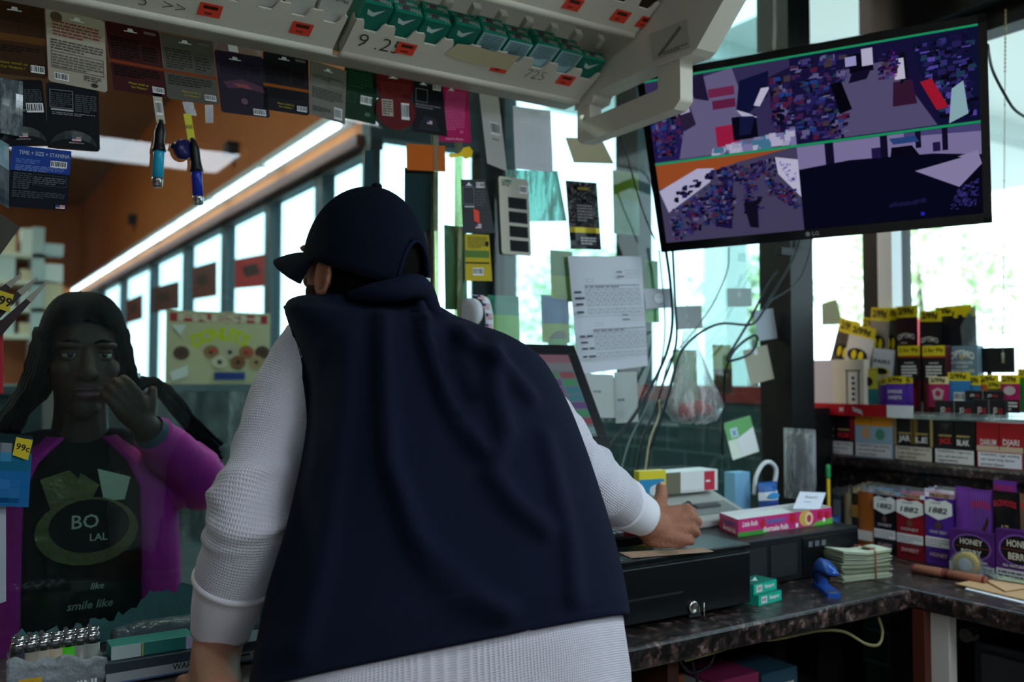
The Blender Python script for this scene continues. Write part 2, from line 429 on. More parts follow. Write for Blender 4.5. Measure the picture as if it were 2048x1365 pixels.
# right-hand wall of the booth, around one window
struct('wall_right', MB().box((2.5, -3.1, 0), (2.62, 1.75, 1.14), M_DARKWALL).box((2.5, -3.1, 1.14), (2.62, -0.6, 2.75), M_DARKWALL).box((2.46, -0.6, 2.45), (2.62, 1.75, 2.75), M_BLACKMET))
struct('wall_window_sill', MB().box((2.5, 1.75, 0), (2.62, 4.15, 1.30), tiles('#2f4a4c', '#51696a', 0.2, 0.1, 'YZ', 0.25)).box((2.49, 1.9, 1.30), (2.62, 4.15, 1.36), mat('#7c2a26', 0.5)))
struct('wall_window_header', MB().box((2.5, 1.75, 3.0), (2.62, 4.15, 4.0), M_ORANGE))
struct('wall_jog', MB().box((1.8, 4.15, 0), (2.62, 4.25, 1.0), mat('#1c2226', 0.6)).box((1.8, 4.15, 2.6), (2.62, 4.25, 4.0), mat('#1c2226', 0.6)))
_w = struct('window_30', MB().box((1.8, 4.15, 1.0), (1.86, 4.25, 2.6), M_BLACKMET).box((2.44, 4.15, 1.0), (2.62, 4.25, 2.6), M_BLACKMET).box((1.86, 4.15, 1.0), (2.44, 4.25, 1.05), M_BLACKMET))
MB().box((1.86, 4.19, 1.05), (2.44, 4.196, 2.6), glass('#eef8f8', 0.0, gloss=0.7, name='window_glass')).build('pane', _w)
struct('wall_window_base', MB().box((1.8, 4.25, 0), (1.92, 15.1, 1.0), mat('#59666a', 0.6)))
struct('wall_soffit', MB().box((1.8, 4.25, 2.6), (1.92, 15.1, 4.0), M_ORANGE).box((1.77, 4.25, 2.57), (1.92, 15.1, 2.63), mat('#5a2a22', 0.6)))
# window frames (posts, rails) with their panes
M_PANE = glass('#eef8f8', 0.0, gloss=0.7, name='window_glass')
def window(n, X, y0, y1, z0, z1, post0=0.06, post1=0.06, frame=M_BLACKMET, mull=()):
    mb = MB(); d0, d1 = X+0.02, X+0.1
    mb.box((d0, y0, z0), (d1, y0+post0, z1), frame).box((d0, y1-post1, z0), (d1, y1, z1), frame)
    mb.box((d0, y0, z0), (d1, y1, z0+0.05), frame).box((d0, y0, z1-0.06), (d1, y1, z1), frame)
    for y in mull: mb.box((d0, y-0.03, z0), (d1, y+0.03, z1), frame)
    o = struct('window_%d' % n, mb)
    pm = MB().boxf(V3(X+0.05, y1-0.01, z1-0.01), V3(0, y0-y1+0.02, 0), V3(0, 0, z0-z1+0.02), V3(0.006, 0, 0), M_PANE)
    pm.build('pane', o)
    return o
W_A = window(1, 2.5, -0.6, 1.75, 1.14, 2.45, 0.05, 0.03)  # unseen near part of this window lengthened for more fill light
W_B = window(2, 2.5, 1.75, 2.2, 1.30, 3.0, 0.09, 0.05)
W_C = window(3, 2.5, 2.2, 3.05, 1.30, 3.0, 0.05, 0.1)
W_D = window(4, 2.5, 3.05, 4.15, 1.30, 3.0, 0.05, 0.12)
ys = [4.25, 4.95, 5.9, 7.0, 8.3, 9.8, 11.6, 13.3, 15.1]
for i in range(8):
    window(5+i, 1.8, ys[i], ys[i+1], 1.0, 2.6, 0.04, 0.08, mat('#4a555a', 0.5))
# white inner jamb beside the right window's post
struct('trim_1', MB().box((2.47, 1.70, 1.16), (2.52, 1.75, 2.75), mat('#cfd2d0', 0.5)))
# partition: two sheets of glass, joint strips, end post
M_GLASS = glass('#dceeee', 0.010, gloss=1.0, name='partition_glass')
M_EDGE = glass('#c8d4b0', 0.5, rough=0.2, milk='#c2c49c', name='sheet_edge')
p_ = MB().box((-2.5, GY, 0.86), (0.961, GY+0.006, 2.75), M_GLASS)
struct('window_20', p_)
struct('window_21', MB().box((0.9735, GY, 0.86), (2.12, GY+0.006, 2.75), M_GLASS))
for k, x in enumerate((0.967, 1.031)):   # edge of one sheet, strip on the other
    struct('trim_%d' % (2+k), MB().box((x-0.006, GY-0.004, 0.9), (x+0.006, GY+0.012, 2.75), M_EDGE))
struct('trim_4', MB().box((2.115, 1.79, 0), (2.215, 1.91, 2.75), M_BLACKMET))
struct('trim_5', MB().box((2.215, 1.84, 0), (2.5, 1.86, 1.3), M_BLACKMET))
# flaked teal paint along the bottom of the glass
random.seed(11)
mb = MB(); xs = [0.12+0.008*i for i in range(112)]; h = 0.03; top = []
tl = at(190, 1225, Y=GY).x
for i, x in enumerate(xs):
    base = 0.935 + 0.045*max(0, min(1, (x-tl)/0.10)); top.append((x, base + random.uniform(-0.012, 0.014)))
pts = [V3(xs[0], GY-0.0008, 0.9)] + [V3(x, GY-0.0008, z) for x, z in top] + [V3(xs[-1], GY-0.0008, 0.9)]
_t = MB()
for i in range(len(xs)-1):
    _t.add([V3(xs[i], GY-0.0008, 0.9), V3(xs[i+1], GY-0.0008, 0.9), V3(xs[i+1], GY-0.0008, top[i+1][1]), V3(xs[i], GY-0.0008, top[i][1])], [(0, 1, 2, 3)], mat('#3f6f70', 0.7, vary=0.35, bump=(60, 0.4)))
struct('trim_6', _t)

# counters
cm = MB().box((-2.4, 1.29, 0.855), (1.93, GY-0.002, 0.90), M_GRAN)
o = cm.build('countertop', bevel=0.006); tag(o, 'dark speckled laminate countertop running under the partition glass', 'countertop')
cm = MB().box((1.932, -1.5, 0.855), (2.36, GY-0.002, 0.90), M_GRAN)
o = cm.build('countertop', bevel=0.006); tag(o, 'dark speckled countertop return under the window with cigar pouches', 'countertop')
# counter supports below
t = thing('counter_cabinet', 'dark counter base with white edge panel below the counter corner', 'cabinet', (2.1, 1.0, 0))
MB().box((1.955, 1.215, 0), (1.985, 1.27, 0.855), mat('#b9b5ae', 0.6)).build('edge_panel', t, bevel=0.002)
MB().box((1.93, 1.26, 0), (1.955, 1.29, 0.855), mat('#4a1f17', 0.5)).build('corner_post', t)
MB().box((2.3, -1.4, 0), (2.34, 1.6, 0.855), mat('#16130f', 0.8)).build('back_panel', t)
MB().box((1.985, 0.4, 0.02), (2.3, 1.25, 0.05), mat('#16130f', 0.8)).build('floor_board', t)
t = thing('service_counter', 'dark counter front with brown upright below the cash drawer counter', 'cabinet', (1.0, 1.7, 0))
MB().box((-2.3, 1.70, 0), (1.93, 1.74, 0.855), mat('#141110', 0.8)).build('back_panel', t)
for x0 in (at(1335, 1340, Y=1.36).x, 0.1, -1.2):
    MB().box((x0, 1.36, 0), (x0+0.03, 1.70, 0.855), mat('#3c1d15', 0.6)).build('upright', t)
MB().box((-2.3, 1.40, 0.60), (1.9, 1.70, 0.625), mat('#201b18', 0.7)).build('shelf', t)
# raised ledge at the back of the return counter
t = thing('window_ledge', 'raised dark speckled ledge under the cigar display', 'ledge', (2.42, 0.5, 0.9))
MB().box((2.36, -1.4, 0.90), (2.5, 1.835, 1.12), M_GRAN).build('riser', t, bevel=0.003)
MB().box((2.335, -1.4, 1.12), (2.5, 1.835, 1.155), M_GRAN).build('ledge_top', t, bevel=0.008)

# booth ceiling lights (the far ones show as reflections in the glass)
def troffer(x, y, label, w_=1.2, d_=0.6):
    t = thing('ceiling_light', label, 'ceiling light', (x, y, 2.72), 'booth ceiling lights')
    fr = mat('#c9c9c4', 0.5)
    MB().box((x-w_/2-0.03, y-d_/2-0.03, 2.715), (x+w_/2+0.03, y-d_/2, 2.75), fr).box((x-w_/2-0.03, y+d_/2, 2.715), (x+w_/2+0.03, y+d_/2+0.03, 2.75), fr).box((x-w_/2-0.03, y-d_/2, 2.715), (x-w_/2, y+d_/2, 2.75), fr).box((x+w_/2, y-d_/2, 2.715), (x+w_/2+0.03, y+d_/2, 2.75), fr).build('frame', t)
    MB().box((x-w_/2, y-d_/2, 2.722), (x+w_/2, y+d_/2, 2.748), emit('#e4f4ff', LAMP_STRENGTH)).build('diffuser', t)
troffer(0.9, -1.95, 'fluorescent ceiling light over the middle of the booth')
troffer(-1.0, -1.9, 'fluorescent ceiling light over the booth near its side wall')
troffer(1.45, -0.35, 'added unseen ceiling light brightening the booth near the return counter')  # unseen lamp, added to brighten the counter and display side

# tube lights in a line along the soffit, and the store ceiling
y0 = 4.3
k = 0
while y0 < 14.6:
    t = thing('tube_light', 'glowing tube light in the line along the store soffit', 'tube light', (1.7, y0, 2.66), 'soffit tube lights')
    MB().box((1.66, y0, 2.70), (1.80, y0+1.2, 2.74), mat('#b8bcc0', 0.5)).build('housing', t)
    MB().cyl(V3(1.70, y0+0.02, 2.68), V3(1.70, y0+1.18, 2.68), 0.013, emit('#f4fbff', TUBE_STRENGTH), n=10).build('tube', t)
    y0 += 1.25
for x, y in ((0.95, 2.75), (-1.0, 5.0), (-1.0, 9.0), (-3.2, 7.0)):  # first lamp is added, unseen, to brighten hung papers and the bakery sign
    t = thing('ceiling_lamp', 'square store ceiling lamp', 'ceiling light', (x, y, 3.95), 'store ceiling lamps')
    MB().box((x-0.34, y-0.34, 3.97), (x+0.34, y+0.34, 4.0), mat('#c9c9c4', 0.5)).build('frame', t)
    MB().box((x-0.3, y-0.3, 3.95), (x+0.3, y+0.3, 3.97), emit('#fff4e2', LAMP_STRENGTH*(2.2 if y < 3 else 4))).build('diffuser', t)

# ================================================================== OUTSIDE
struct('ground_outside', MB().box((2.62, -25, -0.15), (90, 60, -0.05), mat('#a8a69f', 0.9, vary=0.1)))
t = thing('fuel_canopy', 'pale fuel station canopy outside the window', 'canopy', (9, 6, 0))
MB().box((5.5, -6, 4.3), (14, 8.0, 4.9), mat('#e9ebe8', 0.6)).build('roof_deck', t)
for y in (-4, 0.5, 5.5):
    MB().box((5.5, y, 4.12), (14, y+0.25, 4.3), mat('#b9c2c0', 0.6)).build('beam', t)
for x, y in ((6.4, 6.2), (12.5, 5.5), (12.5, -3.0)):
    MB().box((x, y, -0.05), (x+0.3, y+0.3, 4.2), mat('#c4cfcb', 0.6)).build('column', t)
def tree(x, y, h, r, hue, label):
    t = thing('tree', label, 'tree', (x, y, -0.05), 'trees beyond the forecourt')
    tr = mat('#5a4a3c', 0.9)
    MB().tube([V3(x, y, -0.05), V3(x+0.1, y, h*0.4), V3(x, y+0.1, h*0.75)], [0.22, 0.16, 0.07], tr, 8, smooth=3).build('trunk', t, smooth=True)
    lf = MB(); random.seed(int(x*13+y*7))
    ms = [mat(c, 0.7) for c in hue]
    for i in range(1400):
        th, ph = random.uniform(0, 2*math.pi), math.acos(random.uniform(-1, 1)); rr = r*random.uniform(0.35, 1)**0.5
        rr *= 1+0.35*noise.noise(Vector((math.cos(th)*2, math.sin(th)*2, ph*2+x)))
        c = V3(x+rr*math.sin(ph)*math.cos(th), y+rr*math.sin(ph)*math.sin(th), h*0.65+rr*0.9*math.cos(ph))
        a = Vector((random.gauss(0, 1), random.gauss(0, 1), random.gauss(0, 1))).normalized(); b = a.orthogonal().normalized(); s = random.uniform(0.13, 0.3)
        lf.add([c-a*s, c+b*s*0.5, c+a*s, c-b*s*0.5], [(0, 1, 2, 3)], random.choice(ms))
    lf.build('crown', t)
G1 = ('#9fb57c', '#b6c894', '#8ea672'); G2 = ('#b2be88', '#c6cf9c', '#9aab78')
for i, (x, y, h, r, g) in enumerate(((30, 19.5, 7.5, 3.4, G1), (39, 26.0, 8.5, 4.2, G2), (24, 22, 6, 2.2, G1), (40, 16.0, 7, 3.3, G2), (22, 29, 6.5, 3, G1))):
    tree(x, y, h, r, g, ['leafy green tree seen through the right window above the cigar pouches', 'tall yellow green tree behind the smaller green tree outside', 'small green tree outside near the window post', 'broad yellow green tree at the window edge', 'leafy green tree beyond the glass partition'][i])
t = thing('light_pole', 'slim pale light pole outside the right window', 'light pole', at(1905, 600, d=18))
q = at(1905, 600, d=18); MB().cyl(V3(q.x, q.y, -0.05), V3(q.x, q.y, 6.5), 0.11, mat('#d8dcd8', 0.5)).build('pole', t, smooth=True)
MB().box((q.x-0.6, q.y-0.1, 6.45), (q.x+0.2, q.y+0.1, 6.6), mat('#c0c4c0', 0.5)).build('lamp_head', t)
q = at(1820, 640, d=14); t = thing('fuel_pump', 'red and grey fuel pump outside beside the window post', 'fuel pump', (q.x, q.y, -0.05))
MB().box((q.x-0.3, q.y-0.25, -0.05), (q.x+0.3, q.y+0.25, 1.2), mat('#9aa0a2', 0.5)).build('pump_body', t, bevel=0.02)
MB().box((q.x-0.32, q.y-0.1, 1.2), (q.x+0.32, q.y+0.1, 2.3), mat('#c8202a', 0.5)).build('pump_head', t, bevel=0.02)
MB().tube([V3(q.x-0.32, q.y, 1.9), V3(q.x-0.6, q.y, 1.2), V3(q.x-0.33, q.y, 0.7)], 0.02, BLK, 8, smooth=4).build('hose', t, smooth=True)

# ================================================================== THE CLERK
M_KNIT = knit(); M_CUFF = mat('#dedbe2', 0.95, spec=0.1, bump=(700, 0.25))
M_VEST = mat('#0c1226', 0.92, spec=0.15, bump=(900, 0.2)); M_VESTTRIM = mat('#0c1327', 0.95, spec=0.1)
M_SKIN = mat('#98664f', 0.6, spec=0.3, vary=0.1, bump=(260, 0.35)); M_SKIN_SHADE = mat('#6f4636', 0.6, vary=0.1, bump=(260, 0.3))  # second skin tone is the same skin with the sleeve's shade painted in
M_HAIR = mat('#070504', 0.9, spec=0.1, bump=(320, 0.4)); M_CAP = mat('#0b1220', 0.95, spec=0.1, bump=(600, 0.3))
clerk = thing('person', 'person in navy vest and dark cap leaning over the counter, hand on the cash drawer', 'person', (0.55, 1.08, 0))
HEAD = at(722, 519, d=1.50)
HY = YAW - math.radians(57)                      # heading of the face, clockwise from +Y
hf = V3(math.sin(HY), math.cos(HY), 0.13).normalized(); hl = V3(0, 0, 1).cross(hf).normalized(); hu = hf.cross(hl).normalized()   # forward, left, up
def hp(f, l, u): return HEAD + hf*f + hl*l + hu*u
def cap_chain(mb, pts, rs, m, n=14, k=4):
    mb.tube(pts, list(rs), m, n, smooth=k)
    mb.ball(pts[0], rs[0]*0.98, m, nu=n); mb.ball(pts[-1], rs[-1]*0.98, m, nu=n)
body = MB()
Rh = Matrix((hf, hl, hu)).transposed()
# head: skull, face, jaw, nose, brow, neck
body.ball(hp(-0.012, 0, 0.02), (0.093, 0.072, 0.092), M_SKIN, Rh, 20, 14)
body.ball(hp(0.035, 0, -0.045), (0.062, 0.058, 0.078), M_SKIN, Rh, 18, 12)
body.ball(hp(0.055, 0, -0.098), (0.034, 0.034, 0.024), M_SKIN, Rh)
cap_chain(body, [hp(0.094, 0, -0.005), hp(0.106, 0, -0.03), hp(0.112, 0, -0.044)], [0.010, 0.013, 0.014], M_SKIN)
body.ball(hp(0.082, 0.03, 0.008), (0.016, 0.028, 0.009), M_SKIN, Rh); body.ball(hp(0.082, -0.03, 0.008), (0.016, 0.028, 0.009), M_SKIN, Rh)
body.ball(hp(0.088, 0, -0.072), (0.013, 0.024, 0.008), M_SKIN, Rh); body.ball(hp(0.09, 0, -0.083), (0.012, 0.021, 0.008), M_SKIN, Rh)
for sgn in (1, -1):      # ears: rim, lobe, bowl
    ec = hp(0.0, 0.072*sgn, -0.034)
    ring = [ec + hf*(0.017*math.cos(a)) + hu*(0.030*math.sin(a)) + hl*sgn*(0.012+0.004*math.cos(a+2.6)) for a in [i*math.pi*2/14 for i in range(14)]]
    body.tube(ring+[ring[0]], 0.0048, M_SKIN, 8)
    body.ball(ec + hl*sgn*0.004, (0.014, 0.007, 0.026), M_SKIN, Rh)
    body.ball(ec - hu*0.028 + hl*sgn*0.008, (0.008, 0.006, 0.009), M_SKIN, Rh)
NAPE = at(790, 640, d=1.50)
cap_chain(body, [hp(-0.02, 0, -0.03), (hp(-0.03, 0, -0.1)+NAPE)/2, NAPE, at(820, 720, d=1.48)], [0.06, 0.056, 0.06, 0.075], M_SKIN)
# trunk and legs
cap_chain(body, [at(830, 720, d=1.52), at(860, 950, d=1.46), at(880, 1150, d=1.40), at(890, 1380, d=1.35)], [0.10, 0.115, 0.11, 0.10], M_SKIN, 18)
SHL, SHR = at(655, 705, d=1.50), at(1020, 770, d=1.58)
cap_chain(body, [SHL, (SHL+SHR)/2, SHR], [0.045, 0.09, 0.05], M_SKIN, 16)
HIP = at(890, 1400, d=1.33)
for sgn in (1, -1):
    h0 = HIP + V3(0.10*sgn, 0, -0.04)
    cap_chain(body, [h0, V3(h0.x+0.02*sgn, h0.y+0.05, 0.48), V3(h0.x+0.03*sgn, h0.y-0.02, 0.09)], [0.088, 0.058, 0.038], M_SKIN)
    cap_chain(body, [V3(h0.x+0.03*sgn, h0.y-0.05, 0.035), V3(h0.x+0.04*sgn, h0.y+0.14, 0.03)], [0.034, 0.03], M_SKIN)
# arms under the sleeves, wrists, hands
LA = [at(640, 690, d=1.50), at(575, 800, d=1.47), at(530, 930, d=1.42), at(505, 1015, d=1.39), at(487, 1095, d=1.395), at(466, 1165, d=1.41), at(452, 1215, d=1.42), at(441, 1266, d=1.43)]
LR = [0.062, 0.060, 0.058, 0.0585, 0.0625, 0.0595, 0.054, 0.0475]
RA = [at(1030, 790, d=1.60), at(1090, 868, d=1.62), at(1140, 928, d=1.66), at(1178, 962, d=1.69), at(1212, 985, d=1.74), at(1245, 1008, d=1.80), at(1266, 1022, d=1.83), at(1287, 1033, d=1.855)]
RR = [0.068, 0.066, 0.062, 0.060, 0.0565, 0.050, 0.0465, 0.0425]
cap_chain(body, LA, [r*0.72 for r in LR], M_SKIN); cap_chain(body, RA, [r*0.72 for r in RR], M_SKIN)
lw = V3(0.345, 1.315, 0.945); lh = lw + V3(0, 0.1, 0)
cap_chain(body, [LA[-1], at(430, 1330, d=1.39), lw], [0.040, 0.038, 0.035], M_SKIN_SHADE)
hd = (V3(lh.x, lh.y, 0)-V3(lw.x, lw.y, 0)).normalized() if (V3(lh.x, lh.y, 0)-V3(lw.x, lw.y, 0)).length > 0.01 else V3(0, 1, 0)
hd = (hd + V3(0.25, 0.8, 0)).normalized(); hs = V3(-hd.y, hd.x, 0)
cap_chain(body, [lw, V3(lw.x, lw.y, 0.940)+hd*0.02, V3(lw.x, lw.y, 0.934)+hd*0.06], [0.034, 0.03, 0.022], M_SKIN_SHADE)
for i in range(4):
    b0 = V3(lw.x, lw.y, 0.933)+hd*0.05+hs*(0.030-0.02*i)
    cap_chain(body, [V3(lw.x, lw.y, 0.937)+hd*0.01+hs*(0.018-0.012*i), b0+hd*0.035], [0.016, 0.0125], M_SKIN_SHADE)
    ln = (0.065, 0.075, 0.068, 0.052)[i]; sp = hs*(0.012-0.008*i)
    cap_chain(body, [b0+hd*0.035, b0+hd*(0.035+ln*0.55)+sp*0.6+V3(0, 0, 0.003), b0+hd*(0.035+ln)+sp+V3(0, 0, -0.012)], [0.0115, 0.010, 0.008], M_SKIN_SHADE)
cap_chain(body, [V3(lw.x, lw.y, 0.935)-hs*0.025+hd*0.02, V3(lw.x, lw.y, 0.928)-hs*0.055+hd*0.05, V3(lw.x, lw.y, 0.922)-hs*0.065+hd*0.08], [0.017, 0.013, 0.009], M_SKIN_SHADE)
# right hand: a loose fist resting on its heel, knuckles to the right, thumb up
DT = 1.038                                      # top of the cash drawer
wr = at(1296, 1053, d=1.875)
f_ = (at(1392, 1050, d=1.90)-wr).normalized()    # wrist to knuckles
nn = -(ray(1350, 1050).normalized()) + V3(0, 0, 0.25); nn = (nn - f_*nn.dot(f_)).normalized()   # back of the hand
ll = nn.cross(f_).normalized()
if ll.z < 0: ll = -ll                             # thumb side
def h3(f, l, n): return wr + f_*f + ll*l + nn*n
cap_chain(body, [RA[-1], wr, h3(0.02, 0, 0)], [0.034, 0.031, 0.032], M_SKIN)
kn = [(0.088, 0.031, 0.010), (0.095, 0.010, 0.014), (0.090, -0.012, 0.011), (0.080, -0.032, 0.004)]
pl = [(0.042, 0.026, 0.022), (0.046, 0.029, 0.023), (0.042, 0.026, 0.021), (0.033, 0.020, 0.018)]
for i in range(4):
    k_ = kn[i]; r_ = 0.0115-0.0008*i
    cap_chain(body, [h3(0.012, 0.014-0.010*i, -0.004), h3(0.05, k_[1]*0.75, 0.002), h3(*k_)], [0.021, 0.0185, 0.0125], M_SKIN, 10)
    a, b, c = pl[i]
    p0 = h3(*k_); p1 = p0 + f_*a*0.62 - nn*a*0.78; p2 = p1 - f_*b*0.35 - nn*b*0.93; p3 = p2 - f_*c*0.85 - nn*c*0.45
    cap_chain(body, [p0, p1, p2, p3], [r_+0.001, r_, r_-0.001, r_-0.0025], M_SKIN, 10, 3)
    body.ball(h3(k_[0], k_[1], k_[2]+0.002), 0.0128-0.0006*i, M_SKIN)
cap_chain(body, [h3(0.008, -0.022, -0.012), h3(0.04, -0.034, -0.014), h3(0.066, -0.034, -0.006)], [0.021, 0.023, 0.015], M_SKIN)     # heel
TH = [h3(0.012, 0.022, -0.006), h3(0.028, 0.042, -0.004), h3(0.040, 0.062, 0.000), h3(0.043, 0.082, 0.000)]
cap_chain(body, TH, [0.022, 0.019, 0.0145, 0.0125], M_SKIN, 12)
for s_ in (0.008, -0.006):   # tendons on the back of the hand
    cap_chain(body, [h3(0.02, s_*0.6, 0.013), h3(0.055, s_*1.3, 0.0165), h3(0.085, s_*1.7, 0.018)], [0.004, 0.0042, 0.005], M_SKIN, 8)
for p in body.v:
    if 0.5 < p.x and p.z < 0.93 and p.y > 1.27: p.y = 1.27
for p in body.v:
    if p.x > 1.06 and p.y > 1.37 and p.z < DT+0.0035: p.z = DT+0.0035
bo = body.build('body', clerk, smooth=True, remesh=0.0035, relax=4)
# the far forearm sits in the shade of the sleeve: same skin, the shade put into a darker tone
nail = MB(); nm = mat('#c79a86', 0.35)
nail.ball(TH[-1] + ll*0.004 + nn*0.0085, (0.006, 0.0075, 0.0022), nm, Matrix((f_, ll, nn)).transposed(), 10, 6)
nail.build('thumbnail', bo, smooth=True)
for sgn in (1, -1):
    ey = MB(); ey.ball(hp(0.080, 0.031*sgn, -0.008), 0.0125, mat('#d9d4cc', 0.2), Rh); ey.ball(hp(0.0895, 0.031*sgn, -0.008), (0.0035, 0.0055, 0.0055), mat('#20140e', 0.2), Rh)
    ey.build('eye', bo, smooth=True)
# hair: short, under the cap, down the nape and before the ear
hr = MB(); rings = []
for i in range(9):
    u = 0.045 - 0.130*i/8
    rr = []
    for j in range(25):
        a = math.pi*(0.36 + 1.28*j/24)
        k = (1.0 - 0.14*(i/8)**2)*(1-0.12*max(0, u/0.045))
        side = abs(math.cos(a))          # 1 at the back
        low = u if math.cos(a) < -0.25 else max(u, -0.035 - 0.03*(1-side))
        rr.append(hp(-0.012+0.098*k*math.cos(a), 0.078*k*math.sin(a), low + 0.003*noise.noise(Vector((j*0.9, i*0.8, 0)))))
    rings.append(rr)
hr.loft(rings, M_HAIR, closed=False)
hr.build('hair', clerk, smooth=True, solid=0.007)
# beard shade on the cheek
bd = MB(); bd.ball(hp(0.035, 0.001, -0.062), (0.062, 0.0575, 0.062), mat('#3a271f', 0.9, bump=(500, 0.5)), Rh, 18, 12); bd.build('beard', clerk, smooth=True)
# --- cap: six-panel dome with a rear opening, button, curved brim, strap
CU = hp(-0.012, 0, 0.022)
def capp(a, e, k=1.0):    # a: 0 front .. pi back ; e: 0 rim .. 1 top
    ce, se = math.cos(e*math.pi/2), math.sin(e*math.pi/2)
    pw = ce**0.75
    seam = 1 - 0.012*abs(math.cos(3*a))**14*ce
    return CU + hf*(0.112*k*pw*math.cos(a)*seam - 0.006*se) + hl*(0.089*k*pw*math.sin(a)*seam) + hu*(-(0.020+0.040*(1-math.cos(a))*0.5)*(1-e) + 0.098*k*se)
dm = MB(); na, ne = 60, 14
P = [[capp(2*math.pi*j/na, i/ne) for j in range(na)] for i in range(ne+1)]
vs = [p for r in P for p in r]; fs = []
for i in range(ne):
    for j in range(na):
        am = 2*math.pi*(j+0.5)/na; off = abs(am-math.pi)/0.42; e = (i+0.5)/ne
        if off < 1 and e < 0.36*math.sqrt(1-off*off): continue
        k = (j+1) % na; fs.append((i*na+j, i*na+k, (i+1)*na+k, (i+1)*na+j))
dm.add(vs, fs, M_CAP)
cp = dm.build('cap', clerk, smooth=True, solid=0.004)
MB().ball(capp(0, 1.0)+hu*0.002, (0.009, 0.009, 0.006), M_CAP, Rh).build('button', cp, smooth=True)
op = MB().tube([capp(math.pi-0.42*math.cos(t)*1.02, 0.36*math.sin(t)) + hf*-0.002 for t in [math.pi*i/16 for i in range(17)]], 0.0035, M_VESTTRIM, 8)
op.build('opening_binding', cp, smooth=True)
st = MB(); st.loft([[capp(math.pi+0.5*(i/8-0.5)*2, 0.0)+hu*z - hf*0.001 for z in (0.0, 0.016)] for i in range(9)], M_CAP, closed=False); st.build('strap', cp, solid=0.003)
bm_ = MB(); bm_.boxf(capp(math.pi+0.22, 0.02)+hu*0.014-hf*0.004, hl*-0.014, hu*-0.016, hf*0.003, mat('#8d8f86', 0.3, 0.8)); bm_.build('buckle', cp, bevel=0.001)
br = MB(); rows = []
for i in range(9):
    q = i/8; row = []
    for j in range(21):
        a = math.pi*(-0.40+0.80*j/20)
        ln = 0.080*math.cos(a*1.2)**0.4 if abs(a*1.18) < math.pi/2 else 0
        base = capp(a, 0.0)
        row.append(base + (hf*ln)*q + hu*(-0.014*q*q - 0.026*(abs(a)/1.26)**2*q))
    rows.append(row)
br.loft(rows, M_CAP, closed=False); br.build('brim', cp, smooth=True, solid=0.005)
# --- sleeves
FOLDS = {3: [(0.225, 0.035, 0.010, 0.012, 0.5), (0.258, 0.03, 0.011, 0.011, 1.2), (0.275, -0.03, 0.009, 0.010, 2.5), (0.295, 0.02, 0.010, 0.010, 0.0), (0.16, 0.06, 0.006, 0.018, 2.0), (0.33, 0.012, 0.005, 0.010, 1.0)],
         8: [(0.15, 0.04, 0.010, 0.014, 0.4), (0.19, -0.03, 0.010, 0.012, 1.6), (0.225, 0.03, 0.009, 0.011, 2.6), (0.26, 0.02, 0.008, 0.010, 0.0), (0.09, 0.05, 0.007, 0.02, 2.0)]}
def sleeve(path, rad, k, wr, name, cuff_from, seed):
    name_key = seed
    random.seed(seed)
    pts, rs = spline(path[:cuff_from+1], rad[:cuff_from+1], k)
    mb = MB(); n = 40; rings = []; L = [0]
    a = (pts[1]-pts[0]).normalized().orthogonal().normalized()
    for i, p in enumerate(pts):
        t = (pts[min(i+1, len(pts)-1)]-pts[max(i-1, 0)]).normalized(); a = (a-t*a.dot(t)).normalized(); b = t.cross(a)
        if i: L.append(L[-1]+(p-pts[i-1]).length)
        ring = []
        for j in range(n):
            th = 2*math.pi*j/n; d = a*math.cos(th)+b*math.sin(th); q = p + d*rs[i]
            w_ = 0
            for (sc, am) in wr:
                w_ += am*noise.noise(Vector((q.x*6+seed, q.y*6, q.z*6 + L[i]*sc)))
            for (l0, tl, amp, wid, t0) in FOLDS[name_key]:
                w_ += amp*math.exp(-((L[i]-l0-tl*math.cos(th-t0))/wid)**2)*(0.35+0.65*max(0, math.cos(th-t0+0.6)))
            w_ *= min(1, i/6)
            ring.append(p + d*(rs[i]+w_))
        rings.append(ring)
    rm = sum(rs)/len(rs)
    mb.loft(rings, M_KNIT, uvs=lambda i, j: (2*math.pi*rm*j/n, L[i]))
    o = mb.build(name, clerk, smooth=True)
    cf = MB(); c = path[cuff_from:]; r = rad[cuff_from:]
    dirv = (c[1]-c[0]).normalized()
    cp_, cr_ = spline(c, r, 5)
    ext = [(cp_[0]-dirv*0.007, cr_[0]*0.97), (cp_[0]-dirv*0.004, cr_[0]+0.004), (cp_[0]+dirv*0.002, cr_[0]+0.004), (cp_[0]+dirv*0.006, cr_[0]-0.0005)] + list(zip(cp_[2:], [x-0.001 for x in cr_[2:]]))
    ext += [(ext[-1][0]-dirv*0.001, ext[-1][1]-0.003), (ext[-1][0]-dirv*0.02, ext[-1][1]-0.004)]
    cf.tube([e[0] for e in ext], [e[1] for e in ext], M_CUFF, 32, caps=False); cf.build('cuff', o, smooth=True)
    return o
shirt_l = sleeve(LA, LR, 18, [(14, 0.008), (30, 0.004)], 'sleeve', 5, 3)
shirt_r = sleeve(RA, RR, 18, [(14, 0.008), (34, 0.004)], 'sleeve', 5, 8)
